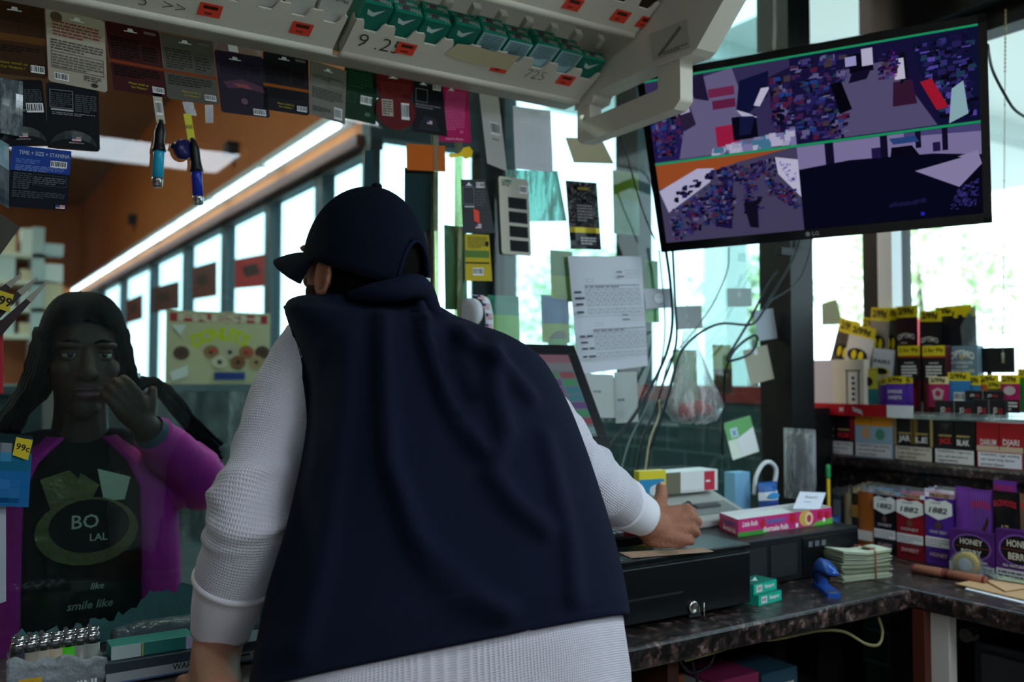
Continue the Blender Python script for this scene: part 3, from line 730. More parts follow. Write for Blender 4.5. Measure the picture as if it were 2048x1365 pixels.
# --- vest and shirt tail, lofted from the hem to the collar
LEV = [  # left px, right px, depth left, depth right, half depth, squareness
 ((505, 1392), (1246, 1240), 1.325, 1.385, 0.15, 3.4), ((516, 1320), (1238, 1190), 1.33, 1.40, 0.152, 3.2), ((540, 1190), (1218, 1100), 1.35, 1.43, 0.155, 2.9),
 ((572, 1075), (1192, 1008), 1.37, 1.46, 0.16, 2.5), ((596, 970), (1162, 925), 1.39, 1.49, 0.158, 2.5), ((612, 880), (1132, 850), 1.41, 1.52, 0.155, 2.4),
 ((618, 800), (1102, 792), 1.43, 1.545, 0.15, 2.4), ((608, 735), (1078, 748), 1.445, 1.56, 0.142, 2.4), ((592, 680), (1048, 715), 1.455, 1.565, 0.13, 2.4),
 ((578, 640), (1012, 686), 1.465, 1.56, 0.115, 2.4), ((572, 616), (965, 662), 1.475, 1.55, 0.098, 2.5), ((590, 600), (915, 640), 1.485, 1.54, 0.085, 2.4),
 ((660, 592), (872, 618), 1.49, 1.525, 0.075, 2.2), ((690, 583), (856, 600), 1.485, 1.515, 0.072, 2.0), ((697, 575), (846, 584), 1.48, 1.51, 0.071, 2.0), ((700, 570), (842, 574), 1.48, 1.508, 0.070, 2.0)]
RIDGE = [([(838, 600), (850, 680), (868, 735), (897, 810), (930, 860), (965, 905)], 0.010, 16), ([(765, 640), (770, 800), (778, 926), (802, 993), (832, 1076), (878, 1136), (945, 1193), (1010, 1228)], 0.009, 24),
         ([(985, 700), (990, 790), (1012, 870), (985, 950), (1030, 1010), (1090, 1060)], 0.008, 24), ([(690, 680), (680, 820), (660, 980), (640, 1150), (600, 1300)], 0.005, 34), ([(1090, 880), (1110, 960), (1140, 1080), (1150, 1200)], 0.006, 22),
         ([(880, 620), (940, 690), (1010, 740), (1060, 800)], 0.007, 18), ([(905, 640), (892, 720), (930, 800)], -0.007, 22), ([(640, 700), (632, 800), (628, 950)], 0.004, 14)]
def seg_d(p, a, b):
    ax, ay = b[0]-a[0], b[1]-a[1]; t = max(0, min(1, ((p[0]-a[0])*ax+(p[1]-a[1])*ay)/(ax*ax+ay*ay)))
    return math.hypot(p[0]-a[0]-t*ax, p[1]-a[1]-t*ay)
def lerp_lev(f):
    i = min(int(f), len(LEV)-2); t = f-i; A, B = LEV[i], LEV[i+1]
    def m(x, y): return x+(y-x)*t
    C0, C1 = LEV[max(i-1, 0)], LEV[min(i+2, len(LEV)-1)]
    def cr(a, b, c, d): return 0.5*((2*b)+(c-a)*t+(2*a-5*b+4*c-d)*t*t+(3*b-a-3*c+d)*t**3)
    L = (cr(C0[0][0], A[0][0], B[0][0], C1[0][0]), cr(C0[0][1], A[0][1], B[0][1], C1[0][1])); R = (cr(C0[1][0], A[1][0], B[1][0], C1[1][0]), cr(C0[1][1], A[1][1], B[1][1], C1[1][1]))
    return L, R, m(A[2], B[2]), m(A[3], B[3]), m(A[4], B[4]), m(A[5], B[5])
def torso_ring(f, n, grow=0.0, folds=True):
    L, R, dl, dr, b, sq = lerp_lev(f)
    pl_, pr_ = at(*L, d=dl), at(*R, d=dr); c = (pl_+pr_)/2; hr_ = (pr_-pl_)/2
    d = hr_.normalized().cross(V3(0, 0, 1)); d = -d if d.dot(FW) < 0 else d
    d = (d + V3(0, 0, -0.40 if f < 6 else -0.40+0.34*min(1, (f-6)/4))).normalized(); out = []
    for j in range(n):
        th = 2*math.pi*j/n; cx_, sy_ = math.cos(th), math.sin(th)
        x = abs(cx_)**(2/sq)*(1 if cx_ >= 0 else -1); y = abs(sy_)**(2/sq)*(1 if sy_ >= 0 else -1)
        q = c + hr_*x*(1+grow/hr_.length) - d*(b+grow)*y
        if folds and y > -0.3:
            px = proj(q); s = 0
            for line, am, wd in RIDGE:
                dd = min(seg_d(px, line[k], line[k+1]) for k in range(len(line)-1)); s += 2.6*am*math.exp(-(dd/(wd*0.8))**2)
            s += 0.004*noise.noise(Vector((q.x*5, q.y*5, q.z*3)))
            q = q - d*s*max(0.15, y)
        out.append(q)
    return out
vb = MB(); n = 180; rings = []; nl = 120
for i in range(nl+1): rings.append(torso_ring((len(LEV)-1)*i/nl, n))
inner = [[p + (sum(rings[0], Vector())/n - p).normalized()*0.006 + V3(0, 0, 0.012) for p in rings[0]]]
vb.loft(inner+rings, M_VEST, caps=False)
def lean(vs):      # the belly side stays clear of the counter edge
    for p in vs:
        ym = 1.272 + max(0.0, p.z-0.955)*1.6
        if p.y > ym: p.y = ym
lean(vb.v)
vest = vb.build('vest', clerk, smooth=True, solid=0.004)
hem = MB(); hem.loft([[p - V3(0, 0, 0) for p in torso_ring(0.0, n, 0.0008)], torso_ring(0.16, n, 0.0016), torso_ring(0.17, n, 0.0004)], M_VESTTRIM, caps=False); lean(hem.v); hem.build('hem', vest, smooth=True)
# armhole binding on the near shoulder and a raised collar fold
ab = MB(); ab.tube([at(*p, d=dd) for p, dd in (((573, 612), 1.468), ((586, 640), 1.462), ((602, 700), 1.442), ((615, 760), 1.43), ((622, 830), 1.408), ((617, 900), 1.392))], [0.006, 0.008, 0.008, 0.008, 0.007, 0.005], M_VESTTRIM, 8, smooth=5); ab.build('armhole_binding', vest, smooth=True)
cl = MB(); cl.tube([at(*p, d=dd) for p, dd in (((700, 592), 1.415), ((745, 586), 1.40), ((790, 580), 1.40), ((828, 572), 1.42), ((846, 585), 1.45), ((862, 615), 1.455), ((885, 650), 1.44))], [0.008, 0.015, 0.018, 0.02, 0.019, 0.015, 0.008], M_VEST, 12, smooth=6); cl.build('collar', vest, smooth=True)
sh = MB(); rr = []
L0 = [torso_ring(0.25, n, -0.012, False), torso_ring(0.0, n, -0.009, False)]
base = L0[1]; 
for k in range(1, 9):
    q = k/8
    rr.append([Vector((p.x, p.y, p.z)) + V3(0.0, -0.01*q, -0.20*q) + (p-sum(base, Vector())/n).normalized()*(0.014*q + 0.006*math.sin(7*2*math.pi*j/n + 3*q)*q + 0.004*noise.noise(Vector((j*0.21, q*3, 0)))) for j, p in enumerate(base)])
tail = L0 + rr
tl_ = [[p for p in r] for r in tail]
sh.loft(tl_, M_KNIT, caps=False, uvs=lambda i, j: (1.6*j/n, 0.03*i))
for p in sh.v:
    if p.z < 0.95 and p.y > 1.28: p.y = 1.28
sh.build('shirt_tail', clerk, smooth=True, solid=0.003)
tr = MB(); m_tr = mat('#0d0e12', 0.9)
cap_chain(tr, [HIP+V3(0, 0.0, -0.06), HIP+V3(0, 0, -0.12)], [0.10, 0.115], m_tr, 20)
for sgn in (1, -1):
    h0 = HIP + V3(0.10*sgn, 0, -0.06)
    cap_chain(tr, [h0, V3(h0.x+0.02*sgn, h0.y+0.05, 0.48), V3(h0.x+0.03*sgn, h0.y-0.02, 0.07)], [0.105, 0.078, 0.062], m_tr)
for p in tr.v:
    if p.y > 1.27: p.y = 1.27
tr.build('trousers', clerk, smooth=True, remesh=0.008, relax=3)
for sgn in (1, -1):
    s_ = MB(); h0 = HIP + V3(0.13*sgn, 0, 0)
    cap_chain(s_, [V3(h0.x, h0.y-0.07, 0.047), V3(h0.x, h0.y+0.02, 0.05), V3(h0.x+0.01*sgn, h0.y+0.15, 0.042)], [0.046, 0.049, 0.042], BLK); s_.build('shoe', clerk, smooth=True)

# ================================================================== THE CUSTOMER beyond the glass
M_BROWN = mat('#4a2f25', 0.55, vary=0.1, bump=(300, 0.2)); M_PURPLE = mat('#b3128a', 0.7, vary=0.12, bump=(35, 0.25)); M_TEE = mat('#08080a', 0.85)
M_BRAID = mat('#050405', 0.85, spec=0.08, bump=(300, 0.6))
cust = thing('person', 'person with long dark braids and purple jacket beyond the glass, hand at cheek', 'person', (0.22, 2.2, 0))
WH = at(166, 714, Y=2.12)
wf = (Vector((0, 0, EYE+0.02))-WH); wf.z = -0.03; wf = (wf.normalized() + V3(0.10, 0, 0)).normalized(); wl = V3(0, 0, 1).cross(wf).normalized(); wu = wf.cross(wl).normalized()
def wp(f, l, u): return WH + wf*f + wl*l + wu*u
Rw = Matrix((wf, wl, wu)).transposed()
cb = MB()
cb.ball(wp(-0.02, 0, 0.03), (0.095, 0.074, 0.095), M_BROWN, Rw, 20, 14); cb.ball(wp(0.03, 0, -0.035), (0.066, 0.064, 0.088), M_BROWN, Rw, 20, 14)
cb.ball(wp(0.055, 0, -0.105), (0.03, 0.032, 0.024), M_BROWN, Rw)
cap_chain(cb, [wp(0.086, 0, 0.012), wp(0.098, 0, -0.014), wp(0.106, 0, -0.034)], [0.010, 0.012, 0.0155], M_BROWN)
for s in (1, -1):
    cb.ball(wp(0.094, 0.014*s, -0.037), (0.012, 0.010, 0.009), M_BROWN, Rw); cb.ball(wp(0.076, 0.034*s, 0.024), (0.018, 0.027, 0.008), M_BROWN, Rw)
    cb.ball(wp(0.062, 0.044*s, -0.025), (0.025, 0.022, 0.022), M_BROWN, Rw); cb.ball(wp(-0.005, 0.074*s, -0.01), (0.014, 0.008, 0.028), M_BROWN, Rw)
cb.ball(wp(0.088, 0, -0.066), (0.014, 0.027, 0.008), M_BROWN, Rw); cb.ball(wp(0.088, 0, -0.079), (0.015, 0.025, 0.010), M_BROWN, Rw)
cap_chain(cb, [wp(-0.01, 0, -0.05), wp(-0.02, 0, -0.13), wp(-0.03, 0, -0.22)], [0.056, 0.054, 0.07], M_BROWN)
SW = wp(-0.03, 0, -0.245)
cap_chain(cb, [SW+wl*0.15, SW, SW-wl*0.15], [0.05, 0.085, 0.05], M_BROWN); cap_chain(cb, [SW+V3(0, 0, -0.02), SW+V3(0, 0.0, -0.26), SW+V3(0, 0.01, -0.50)], [0.10, 0.105, 0.12], M_BROWN)
for s in (1, -1):
    h0 = V3(SW.x, SW.y+0.02, 0.86)+wl*0.09*s
    cap_chain(cb, [h0, V3(h0.x, h0.y+0.01, 0.47), V3(h0.x, h0.y+0.03, 0.09)], [0.09, 0.06, 0.04], M_BROWN); cap_chain(cb, [V3(h0.x, h0.y+0.04, 0.035), V3(h0.x, h0.y-0.12, 0.03)], [0.034, 0.028], M_BROWN)
# raised arm: elbow out at the right, hand by the mouth
E1 = at(400, 965, Y=2.13); W1 = at(284, 846, Y=2.0); S1 = SW + wl*0.155
if (S1-E1).length > (SW-wl*0.155-E1).length: S1 = SW-wl*0.155
S2 = SW*2-S1
cap_chain(cb, [S1, E1, W1], [0.048, 0.04, 0.028], M_BROWN)
hc = at(242, 780, Y=1.995); fd = (at(228, 768, Y=1.975)-W1); fd.normalize(); fn = V3(0, -1, 0.1); fn = (fn-fd*fn.dot(fd)).normalized(); fs_ = fd.cross(fn)
if fs_.z < 0: fs_ = -fs_
def w3(f, l, n): return W1 + fd*f*0.84 + fs_*l*0.84 + fn*n*0.84
for i in range(4):
    l0 = 0.030-0.02*i
    cap_chain(cb, [w3(0.0, 0.010-0.007*i, 0), w3(0.045, l0*0.8, 0.006), w3(0.075, l0, 0.008)], [0.018, 0.0155, 0.011], M_BROWN, 10)
    ln = (0.029, 0.033, 0.030, 0.024)[i]
    p0 = w3(0.075, l0, 0.008); p1 = p0+fd*ln*0.9-fn*ln*0.45; p2 = p1+fd*ln*0.15-fn*ln*0.7; p3 = p2-fd*ln*0.45-fn*ln*0.3
    cap_chain(cb, [p0, p1, p2, p3], [0.0100, 0.0092, 0.0084, 0.007], M_BROWN, 10, 3)
cap_chain(cb, [w3(0.012, 0.022, 0), w3(0.035, 0.048, 0.002), w3(0.052, 0.066, -0.004)], [0.017, 0.013, 0.010], M_BROWN)
# other arm down
E2 = S2 + V3(-0.07, 0.02, -0.27); W2 = E2 + V3(0.03, -0.12, -0.2)
cap_chain(cb, [S2, E2, W2], [0.048, 0.04, 0.03], M_BROWN)
for i in range(4): cap_chain(cb, [W2, W2+V3(0.012*(i-1.5), -0.03, -0.06), W2+V3(0.016*(i-1.5), -0.03, -0.13)], [0.022, 0.015, 0.009], M_BROWN, 8, 3)
cap_chain(cb, [W2, W2+V3(0.04, -0.03, -0.05)], [0.018, 0.010], M_BROWN)
cbo = cb.build('body', cust, smooth=True, remesh=0.004, relax=3)
for s in (1, -1):
    e = MB(); e.ball(wp(0.073, 0.032*s, 0.004), (0.013, 0.0155, 0.0105), mat('#9a978f', 0.2), Rw); e.ball(wp(0.0843, 0.032*s, 0.004), (0.003, 0.0062, 0.0062), mat('#120c0a', 0.1), Rw); e.ball(wp(0.0745, 0.032*s, 0.0095), (0.014, 0.017, 0.0065), M_BROWN, Rw); e.ball(wp(0.074, 0.032*s, -0.0055), (0.0135, 0.016, 0.005), M_BROWN, Rw); e.build('eye', cbo, smooth=True)
    b = MB(); b.tube([wp(0.088-abs(q)*0.006, (0.032+0.019*q)*s, 0.028+0.004*(1-q*q)) for q in (-1, -0.4, 0.2, 1)], [0.002, 0.0038, 0.0034, 0.0012], M_BRAID, 6, smooth=3); b.build('brow', cbo, smooth=True)
lp = MB(); lp.ball(wp(0.094, 0, -0.067), (0.0105, 0.025, 0.006), mat('#5a3038', 0.4), Rw); lp.ball(wp(0.095, 0, -0.078), (0.011, 0.022, 0.008), mat('#6a3a40', 0.4), Rw); lp.build('lips', cbo, smooth=True)
# hair: parted cap of braids, long braids over both shoulders
hb = MB(); rings = []
for i in range(12):
    e = i/11
    ring = []
    for j in range(40):
        a = 2*math.pi*j/40; ce, se = math.cos(e*math.pi/2), math.sin(e*math.pi/2)
        fr = max(0.0, math.cos(a)); rim = -0.06 + 0.135*fr**0.6
        z = rim + (0.132-rim)*se
        ring.append(wp(-0.022 + 0.108*ce**0.7*math.cos(a)*(1-0.10*fr*(1-e)), 0.090*ce**0.7*math.sin(a), z + 0.003*math.cos(a*20)))
    rings.append(ring)
hb.loft(rings, M_BRAID, caps=False); hob = hb.build('hair', cust, smooth=True, solid=0.012)
random.seed(4)
for i in range(30):
    side = 1 if i % 2 else -1; q = (i//2)/15
    ang = math.pi*(0.30+0.62*q)
    p0 = wp(-0.02+0.09*math.cos(ang), side*0.082*math.sin(ang), 0.06)
    p1 = wp(-0.02+0.10*math.cos(ang), side*(0.098*math.sin(ang)+0.012), -0.06)
    reach = random.uniform(0.30, 0.52)
    sp_ = 0.05+0.12*random.random()
    p2 = wp(-0.01+0.10*math.cos(ang)+0.015, side*(0.105+sp_*0.55), -0.20); p3 = wp(0.03*math.cos(ang), side*(0.12+sp_*1.15), -0.20-reach*0.6)
    if (wl*side).x > 0:
        p2 = at(312+random.uniform(-12, 12), 770, Y=2.17); p3 = at(428+random.uniform(-16, 16), 905+random.uniform(-25, 25), Y=2.19)
    bb = MB(); L = [p0, p1, p2, p3]
    pts, rs = spline(L, [0.011, 0.0105, 0.009, 0.005], 9)
    rs = [r*(1+0.16*math.sin(k*2.4)) for k, r in enumerate(rs)]
    bb.tube(pts, rs, M_BRAID, 7); bb.build('braid', hob, smooth=True)
# clothes: black tee with print, open purple jacket with sleeves
tee = MB(); trs = []
for k, (dz, hw, hd_) in enumerate(((0.06, 0.068, 0.068), (0.03, 0.095, 0.090), (-0.03, 0.14, 0.110), (-0.2, 0.165, 0.124), (-0.36, 0.165, 0.125), (-0.5, 0.175, 0.132), (-0.58, 0.18, 0.135))):
    trs.append([SW + V3(0, 0, dz) + wl*hw*math.cos(2*math.pi*j/32) + wf*hd_*math.sin(2*math.pi*j/32)*(1 if math.sin(2*math.pi*j/32) > 0 else 0.9) for j in range(32)])
tee.loft(trs, M_TEE, caps=False); cap_chain(tee, [SW+wl*0.155, SW+wl*0.08+V3(0, 0, 0.012), SW+V3(0, 0, 0.0), SW-wl*0.08+V3(0, 0, 0.012), SW-wl*0.155], [0.058, 0.078, 0.092, 0.078, 0.058], M_TEE, 20); tee_o = tee.build('tee_shirt', cust, smooth=True)
pr = MB(); gold = mat('#7c744c', 0.35, 0.6, bump=(30, 0.6)); gold2 = mat('#d8d4bc', 0.35, 0.5)
pc = SW + wf*0.129 + V3(0, 0, 0.015); Ug = (-wl)*0.21; 
if Ug.x < 0: Ug = -Ug
Og = pc - Ug*0.5; Vg = V3(0, 0, -0.33)
random.seed(9)
decal(pr, Og, Ug, Vg, [('p', [(0.10, 0.05), (0.35, 0.0), (0.5, 0.10), (0.42, 0.2), (0.2, 0.24)], gold), ('p', [(0.45, 0.02), (0.62, 0.10), (0.52, 0.22), (0.38, 0.18)], gold), ('p', [(0.60, 0.0), (0.9, 0.06), (0.85, 0.2), (0.66, 0.2)], gold2),
   ('e', 0.52, 0.38, 0.46, 0.21, gold), ('e', 0.54, 0.35, 0.36, 0.165, M_TEE), ('t', 'BO', 0.50, 0.32, 0.085, gold2, {'bold': 0.01}), ('t', 'LAL', 0.62, 0.42, 0.045, gold2),
   ('t', 'like', 0.62, 0.72, 0.04, gold2, {'shear': 0.25}), ('t', 'smile like', 0.56, 0.83, 0.05, gold2, {'shear': 0.25})], 0.004)
pr.build('print', tee_o)
jk = MB(); rows = []
for k, (dz, hw, hd_, op_) in enumerate(((0.075, 0.078, 0.085, 0.50), (0.03, 0.155, 0.108, 0.56), (-0.03, 0.195, 0.125, 0.60), (-0.2, 0.208, 0.14, 0.58), (-0.36, 0.215, 0.14, 0.56), (-0.52, 0.235, 0.15, 0.52), (-0.62, 0.245, 0.155, 0.5))):
    row = []
    for j in range(45):
        a = math.pi/2 + op_ + (2*math.pi-2*op_)*j/44
        cr_ = 1+0.02*math.sin(a*9+k)
        row.append(SW+V3(0, 0, dz)+wl*hw*math.cos(a)*cr_+wf*hd_*math.sin(a)*cr_)
    rows.append(row)
jk.loft(rows, M_PURPLE, closed=False); jo = jk.build('jacket', cust, smooth=True, solid=0.008)
def jsleeve(path, rad):
    s_ = MB(); pts, rs = spline(path, rad, 10); s_.tube([p for p in pts], [r*(1+0.07*noise.noise(Vector((i*0.55, r*40, p.x*9)))) for i, (p, r) in enumerate(zip(pts, rs))], M_PURPLE, 24); s_.build('sleeve', jo, smooth=True)
jsleeve([S1+(SW-S1)*0.25, S1+V3(0.02, 0, -0.03), (S1+E1)/2+V3(0.012, 0, 0.01), E1, (E1*0.45+W1*0.55), W1*0.82+E1*0.18], [0.07, 0.078, 0.072, 0.064, 0.052, 0.042])
jsleeve([S2+(SW-S2)*0.25, S2, (S2+E2)/2, E2, (E2+W2)/2, W2*0.85+E2*0.15], [0.07, 0.076, 0.068, 0.06, 0.05, 0.042])
pb = MB(); pd = (W1*0.82+E1*0.18); pb.tube([pd+(W1-E1).normalized()*0.0, pd+(W1-E1).normalized()*0.02], [0.037, 0.034], mat('#3c4f5c', 0.8), 20, caps=False); pb.build('cuff', jo, smooth=True)
wt = MB()
m_tr2 = mat('#15161c', 0.9)
for s in (1, -1):
    h0 = V3(SW.x, SW.y+0.02, 0.88)+wl*0.085*s; cap_chain(wt, [h0, V3(h0.x, h0.y+0.01, 0.47), V3(h0.x, h0.y+0.03, 0.07)], [0.115, 0.08, 0.06], m_tr2)
wt.build('trousers', cust, smooth=True, remesh=0.009, relax=2)
ph = MB(); pc_ = w3(0.02, 0.0, -0.12) + V3(0.03, 0.02, 0); ph.boxf(pc_+V3(0, 0, 0.075), V3(0.012, 0.03, 0)*1.0, V3(0.02, 0, -0.15), V3(0.008, -0.002, 0), mat('#101114', 0.25)); 
po = ph.build('phone', bevel=0.002); tag(po, 'dark phone held at the cheek by the person in the purple jacket', 'phone')

# ================================================================== OVERHEAD CIGARETTE RACK
M_RACK = mat('#d2ccbc', 0.5, vary=0.05); M_RACKD = mat('#a8a294', 0.5); M_ORST = mat('#e8432a', 0.55); M_TEAL = mat('#18a88c', 0.35); M_TEALD = mat('#0b6f5e', 0.3)
TV_ = V3(0, -0.898, 0.44)                      # tray floor, from its rear edge up to its front
TN = V3(0, -0.44, -0.898)                      # underside
def tray_point(x, v, n=0.0, row=0): return V3(x, 1.745, 2.070) + V3(0, -0.21, 0.096)*row + TV_*v + TN*n
rack = thing('cigarette_rack', 'beige overhead cigarette rack with scalloped trays hanging over the counter', 'rack', (0.6, 1.5, 2.07))
def tray(x0, x1, cols, row):
    W = (x1-x0)/cols; pts = []
    for c in range(cols):     # front edge with finger notches
        a = x0+c*W
        pts += [(a, 0.094), (a+W*0.20, 0.096), (a+W*0.26, 0.091), (a+W*0.31, 0.077), (a+W*0.36, 0.071), (a+W*0.74, 0.071), (a+W*0.79, 0.077), (a+W*0.84, 0.091), (a+W*0.90, 0.096)]
    pts += [(x1, 0.094)]
    mb = MB(); P = [tray_point(x, v, 0, row) for x, v in pts]; B = [tray_point(x, 0.0, 0, row) for x, v in pts]
    up = -TN*0.004
    for i in range(len(P)-1):
        for a, b in (((P[i], P[i+1], B[i+1], B[i]), 0), ((B[i]+up, B[i+1]+up, P[i+1]+up, P[i]+up), 0), ((P[i]+up, P[i+1]+up, P[i+1], P[i]), 0)):
            mb.add(a, [(0, 1, 2, 3)], M_RACK)
    o = mb.build('tray', rack)
    r = MB(); r.tube([tray_point(x0, -0.004, -0.002, row), tray_point(x1, -0.004, -0.002, row)], 0.009, M_RACK, 10); r.build('tray_rim', o, smooth=True)
    for c in range(cols+1):
        d = MB(); x = x0+c*W; d.boxf(tray_point(x-0.001, 0.09, -0.004, row), V3(0.002, 0, 0), -TV_*0.09, -TN*0.02, M_RACK); d.build('divider', o)
    return o
XA0, XA1, XB0, XB1 = -0.30, at(688, 40, Y=1.68).x, at(706, 60, Y=1.68).x, 1.305
trays = [tray(XA0, XA1, 15, 0), tray(XB0, XB1, 9, 0), tray(XA0, XB1, 24, 1)]
# back rail below the trays, end panel, bracket
MB().boxf(V3(XA0, 1.755, 2.07), V3(XB1-XA0, 0, 0), V3(0, 0, -0.008), V3(0, 0.05, 0), M_RACKD).build('back_rail', rack, bevel=0.003)
ep = MB(); pr_ = [(1.77, 2.052), (1.77, 2.30), (1.55, 2.60), (0.90, 2.60), (0.93, 2.44), (1.262, 2.158), (1.345, 2.078), (1.362, 2.071), (1.46, 2.074), (1.48, 2.082), (1.69, 2.076), (1.70, 2.058)]
ep.slab([V3(1.31, y, z) for y, z in pr_], V3(0.055, 0, 0), M_RACK); epo = ep.build('end_panel', rack, bevel=0.006)
st = MB(); sO, sU, sV = quad_px((1300, 68), (1374, 38), (1306, 122), X=1.3095); decal(st, sO, sU, sV, [('r', 0, 0, 1, 1, mat('#b4b0a6', 0.6)), ('p', [(0.15, 0.85), (0.2, 0.95), (0.85, 0.25), (0.8, 0.12)], mat('#6f6c66', 0.6)), ('l', 0.3, 0.8, 0.95, 0.95, 2, mat('#55524d', 0.6))], 0.0008, V3(-1, 0, 0)); st.build('sticker', epo)
sc_ = MB(); sc_.cyl(V3(1.309, 1.30, 2.22), V3(1.300, 1.30, 2.22), 0.008, mat('#5c574e', 0.5)); sc_.build('screw_cover', epo, smooth=False)
bk = MB(); prb = [(1.765, 2.06), (1.765, 1.980), (1.75, 1.968), (1.42, 1.970), (1.40, 1.986), (1.40, 2.08), (1.47, 2.08), (1.47, 2.026), (1.715, 2.022), (1.715, 2.06)]
bk.slab([V3(1.315, y, z) for y, z in prb], V3(0.036, 0, 0), M_RACK); bko = bk.build('bracket', rack, bevel=0.005)
MB().cyl(V3(1.315, 1.74, 2.03), V3(1.311, 1.74, 2.03), 0.007, mat('#c8c4bb', 0.3, 0.6)).build('screw', bko)
MB().boxf(V3(XA0, 1.77, 2.60), V3(1.365-XA0, 0, 0), V3(0, 0, -0.02), V3(0, -0.87, 0), M_RACKD).build('top_panel', rack)
MB().boxf(V3(XA0, 1.765, 2.60), V3(1.31-XA0, 0, 0), V3(0, 0, -0.52), V3(0, 0.01, 0), M_RACKD).build('back_panel', rack)
for x in (0.0, 0.7, 1.3): MB().cyl(V3(x, 1.4, 2.58), V3(x, 1.4, 2.752), 0.012, M_RACKD).build('hanger_rod', rack)
# orange price stickers and pen marks on the trays
def tray_panel(x, v, w_, h_, row=0): return tray_point(x, v, 0, row), V3(w_, 0, 0), -TV_*h_
def px_tray(x, y, row=0):      # the point of the tray underside seen at a pixel
    o = tray_point(0, 0, 0, row); r = ray(x, y); C = V3(0, 0, EYE); t = (o-C).dot(TN)/r.dot(TN); return C+r*t
for (x, y, row, k) in ((420, 20, 0, 0), (603, 57, 0, 0), (812, 97, 0, 1), (1000, 134, 0, 1), (1131, 160, 0, 1), (1146, 8, 1, 2), (1241, 32, 1, 2), (1291, 45, 1, 2)):
    q = px_tray(x, y, row); O, U, V = q - V3(0.021, 0, 0) + TV_*0.016, V3(0.042, 0.0, 0), -TV_*0.032
    mb = MB(); decal(mb, O, U, V, [('r', 0, 0, 1, 1, M_ORST), ('t', 'PRICE', 0.5, 0.28, 0.3, BLK, {'w': 0.7, 'bold': 0.03}) if False else ('r', 0.18, 0.16, 0.82, 0.42, mat('#431510', 0.6)), ('l', 0.28, 0.6, 0.75, 0.9, 1, mat('#7a2418', 0.6))], 0.0012)
    mb.build('price_sticker', trays[k])
q = px_tray(745, 88); mb = MB(); decal(mb, q-V3(0.04, 0, 0)+TV_*0.035, V3(0.11, 0, 0), -TV_*0.06, [('t', '9 .25', 0.5, 0.5, 0.62, mat('#2a2826', 0.7), {'bold': -0.012})], 0.001); mb.build('pen_price', trays[1])
q = px_tray(1066, 150); mb = MB(); decal(mb, q-V3(0.035, 0, 0)+TV_*0.025, V3(0.08, 0, 0), -TV_*0.045, [('t', '725', 0.5, 0.5, 0.62, mat('#5f5b55', 0.7), {'bold': -0.02})], 0.001); mb.build('pen_price', trays[1])
q = px_tray(325, 8); mb = MB(); decal(mb, q-V3(0.05, 0, 0)+TV_*0.025, V3(0.10, 0, 0), -TV_*0.05, [('t', '5  >>', 0.5, 0.5, 0.55, mat('#5f5b55', 0.7), {'bold': -0.012})], 0.001); mb.build('pen_price', trays[0])
q = px_tray(1205, 178); mb = MB(); decal(mb, q-V3(0.028, 0, 0)+TV_*0.02, V3(0.056, 0, 0), -TV_*0.036, [('r', 0, 0, 1, 1, mat('#c9bd98', 0.7)), ('t', 'L', 0.5, 0.5, 0.4, BLK, {'bold': -0.01})], 0.0012); mb.build('tape_label', trays[1])
q = px_tray(960, 118); mb = MB(); decal(mb, q-V3(0.085, 0, 0)+TV_*0.034, V3(0.17, 0, 0), -TV_*0.05, [('p', [(0.08, 0.1), (0.3, 0.0), (0.6, 0.08), (1.0, 0.02), (0.97, 0.95), (0.4, 1.0), (0, 0.8)], mat('#c2b593', 0.8, vary=0.1))], 0.0015); mb.build('torn_tape', trays[1])
# packs lying face down in the trays
def pack(x, row, lvl, v1, kind, label, group):
    """cigarette pack: its end to the front, its face downward"""
    w_, ln, th = 0.061 if row == 0 and kind != 'white' else 0.057, 0.086, 0.026
    c1, c2, c3 = {'green': (M_TEAL, M_TEALD, M_TEALD), 'white': (mat('#d8d6d0', 0.35), mat('#c9c7c2', 0.35), WHT), 'brown': (mat('#3a2018', 0.35), mat('#2c1812', 0.35), M_TEALD), 'silver': (M_TEAL, mat('#9fc6cc', 0.2, 0.3), M_TEALD)}[kind]  # green, white and brown undersides darker: shade put into the face colour
    O = tray_point(x-w_/2, v1, -0.0065 - lvl*(th+0.0012), row); mb = MB()
    # front face of the builder = the pack's end
    mb.boxf(O - TN*th, V3(w_, 0, 0), TN*th, -TV_*ln, c1, {'bottom': c2, 'front': c1})
    word = {'green': 'Newport', 'silver': 'Newport', 'white': 'Marlboro', 'brown': None}[kind]
    ink = WHT if kind != 'white' else BLK
    it = []
    if word: it += [('t', word, 0.52, 0.46, 0.5, ink, {'w': 0.84, 'ang': math.pi, 'bold': 0.03})]
    if kind in ('green', 'silver'): it += [('r', 0.26, 0.12, 0.56, 0.66, mat('#8b8388', 0.5)), ('l', 0.29, 0.18, 0.53, 0.62, 3, mat('#4c4550', 0.5))]
    decal(mb, O - TN*th, V3(w_, 0, 0), TN*th, it, 0.0004)
    if kind == 'green':
        decal(mb, O, V3(w_, 0, 0), -TV_*ln, [('p', [(0.18, 0.16), (0.40, 0.24), (0.78, 0.10), (0.45, 0.36), (0.24, 0.32)], mat('#c9d8d4', 0.4))], 0.0004)
    if kind == 'silver':
        decal(mb, O, V3(w_, 0, 0), -TV_*ln, [('l', 0.1, 0.05, 0.9, 0.5, 7, mat('#35606a', 0.4))], 0.0004)
    if kind == 'white':
        decal(mb, O, V3(w_, 0, 0), -TV_*ln, [('t', 'Marlboro', 0.5, 0.12, 0.10, BLK, {'w': 0.8, 'ang': math.pi, 'bold': 0.0})], 0.0004)
    o = mb.build('cigarette_pack', bevel=0.001); tag(o, label, 'cigarette pack', group)
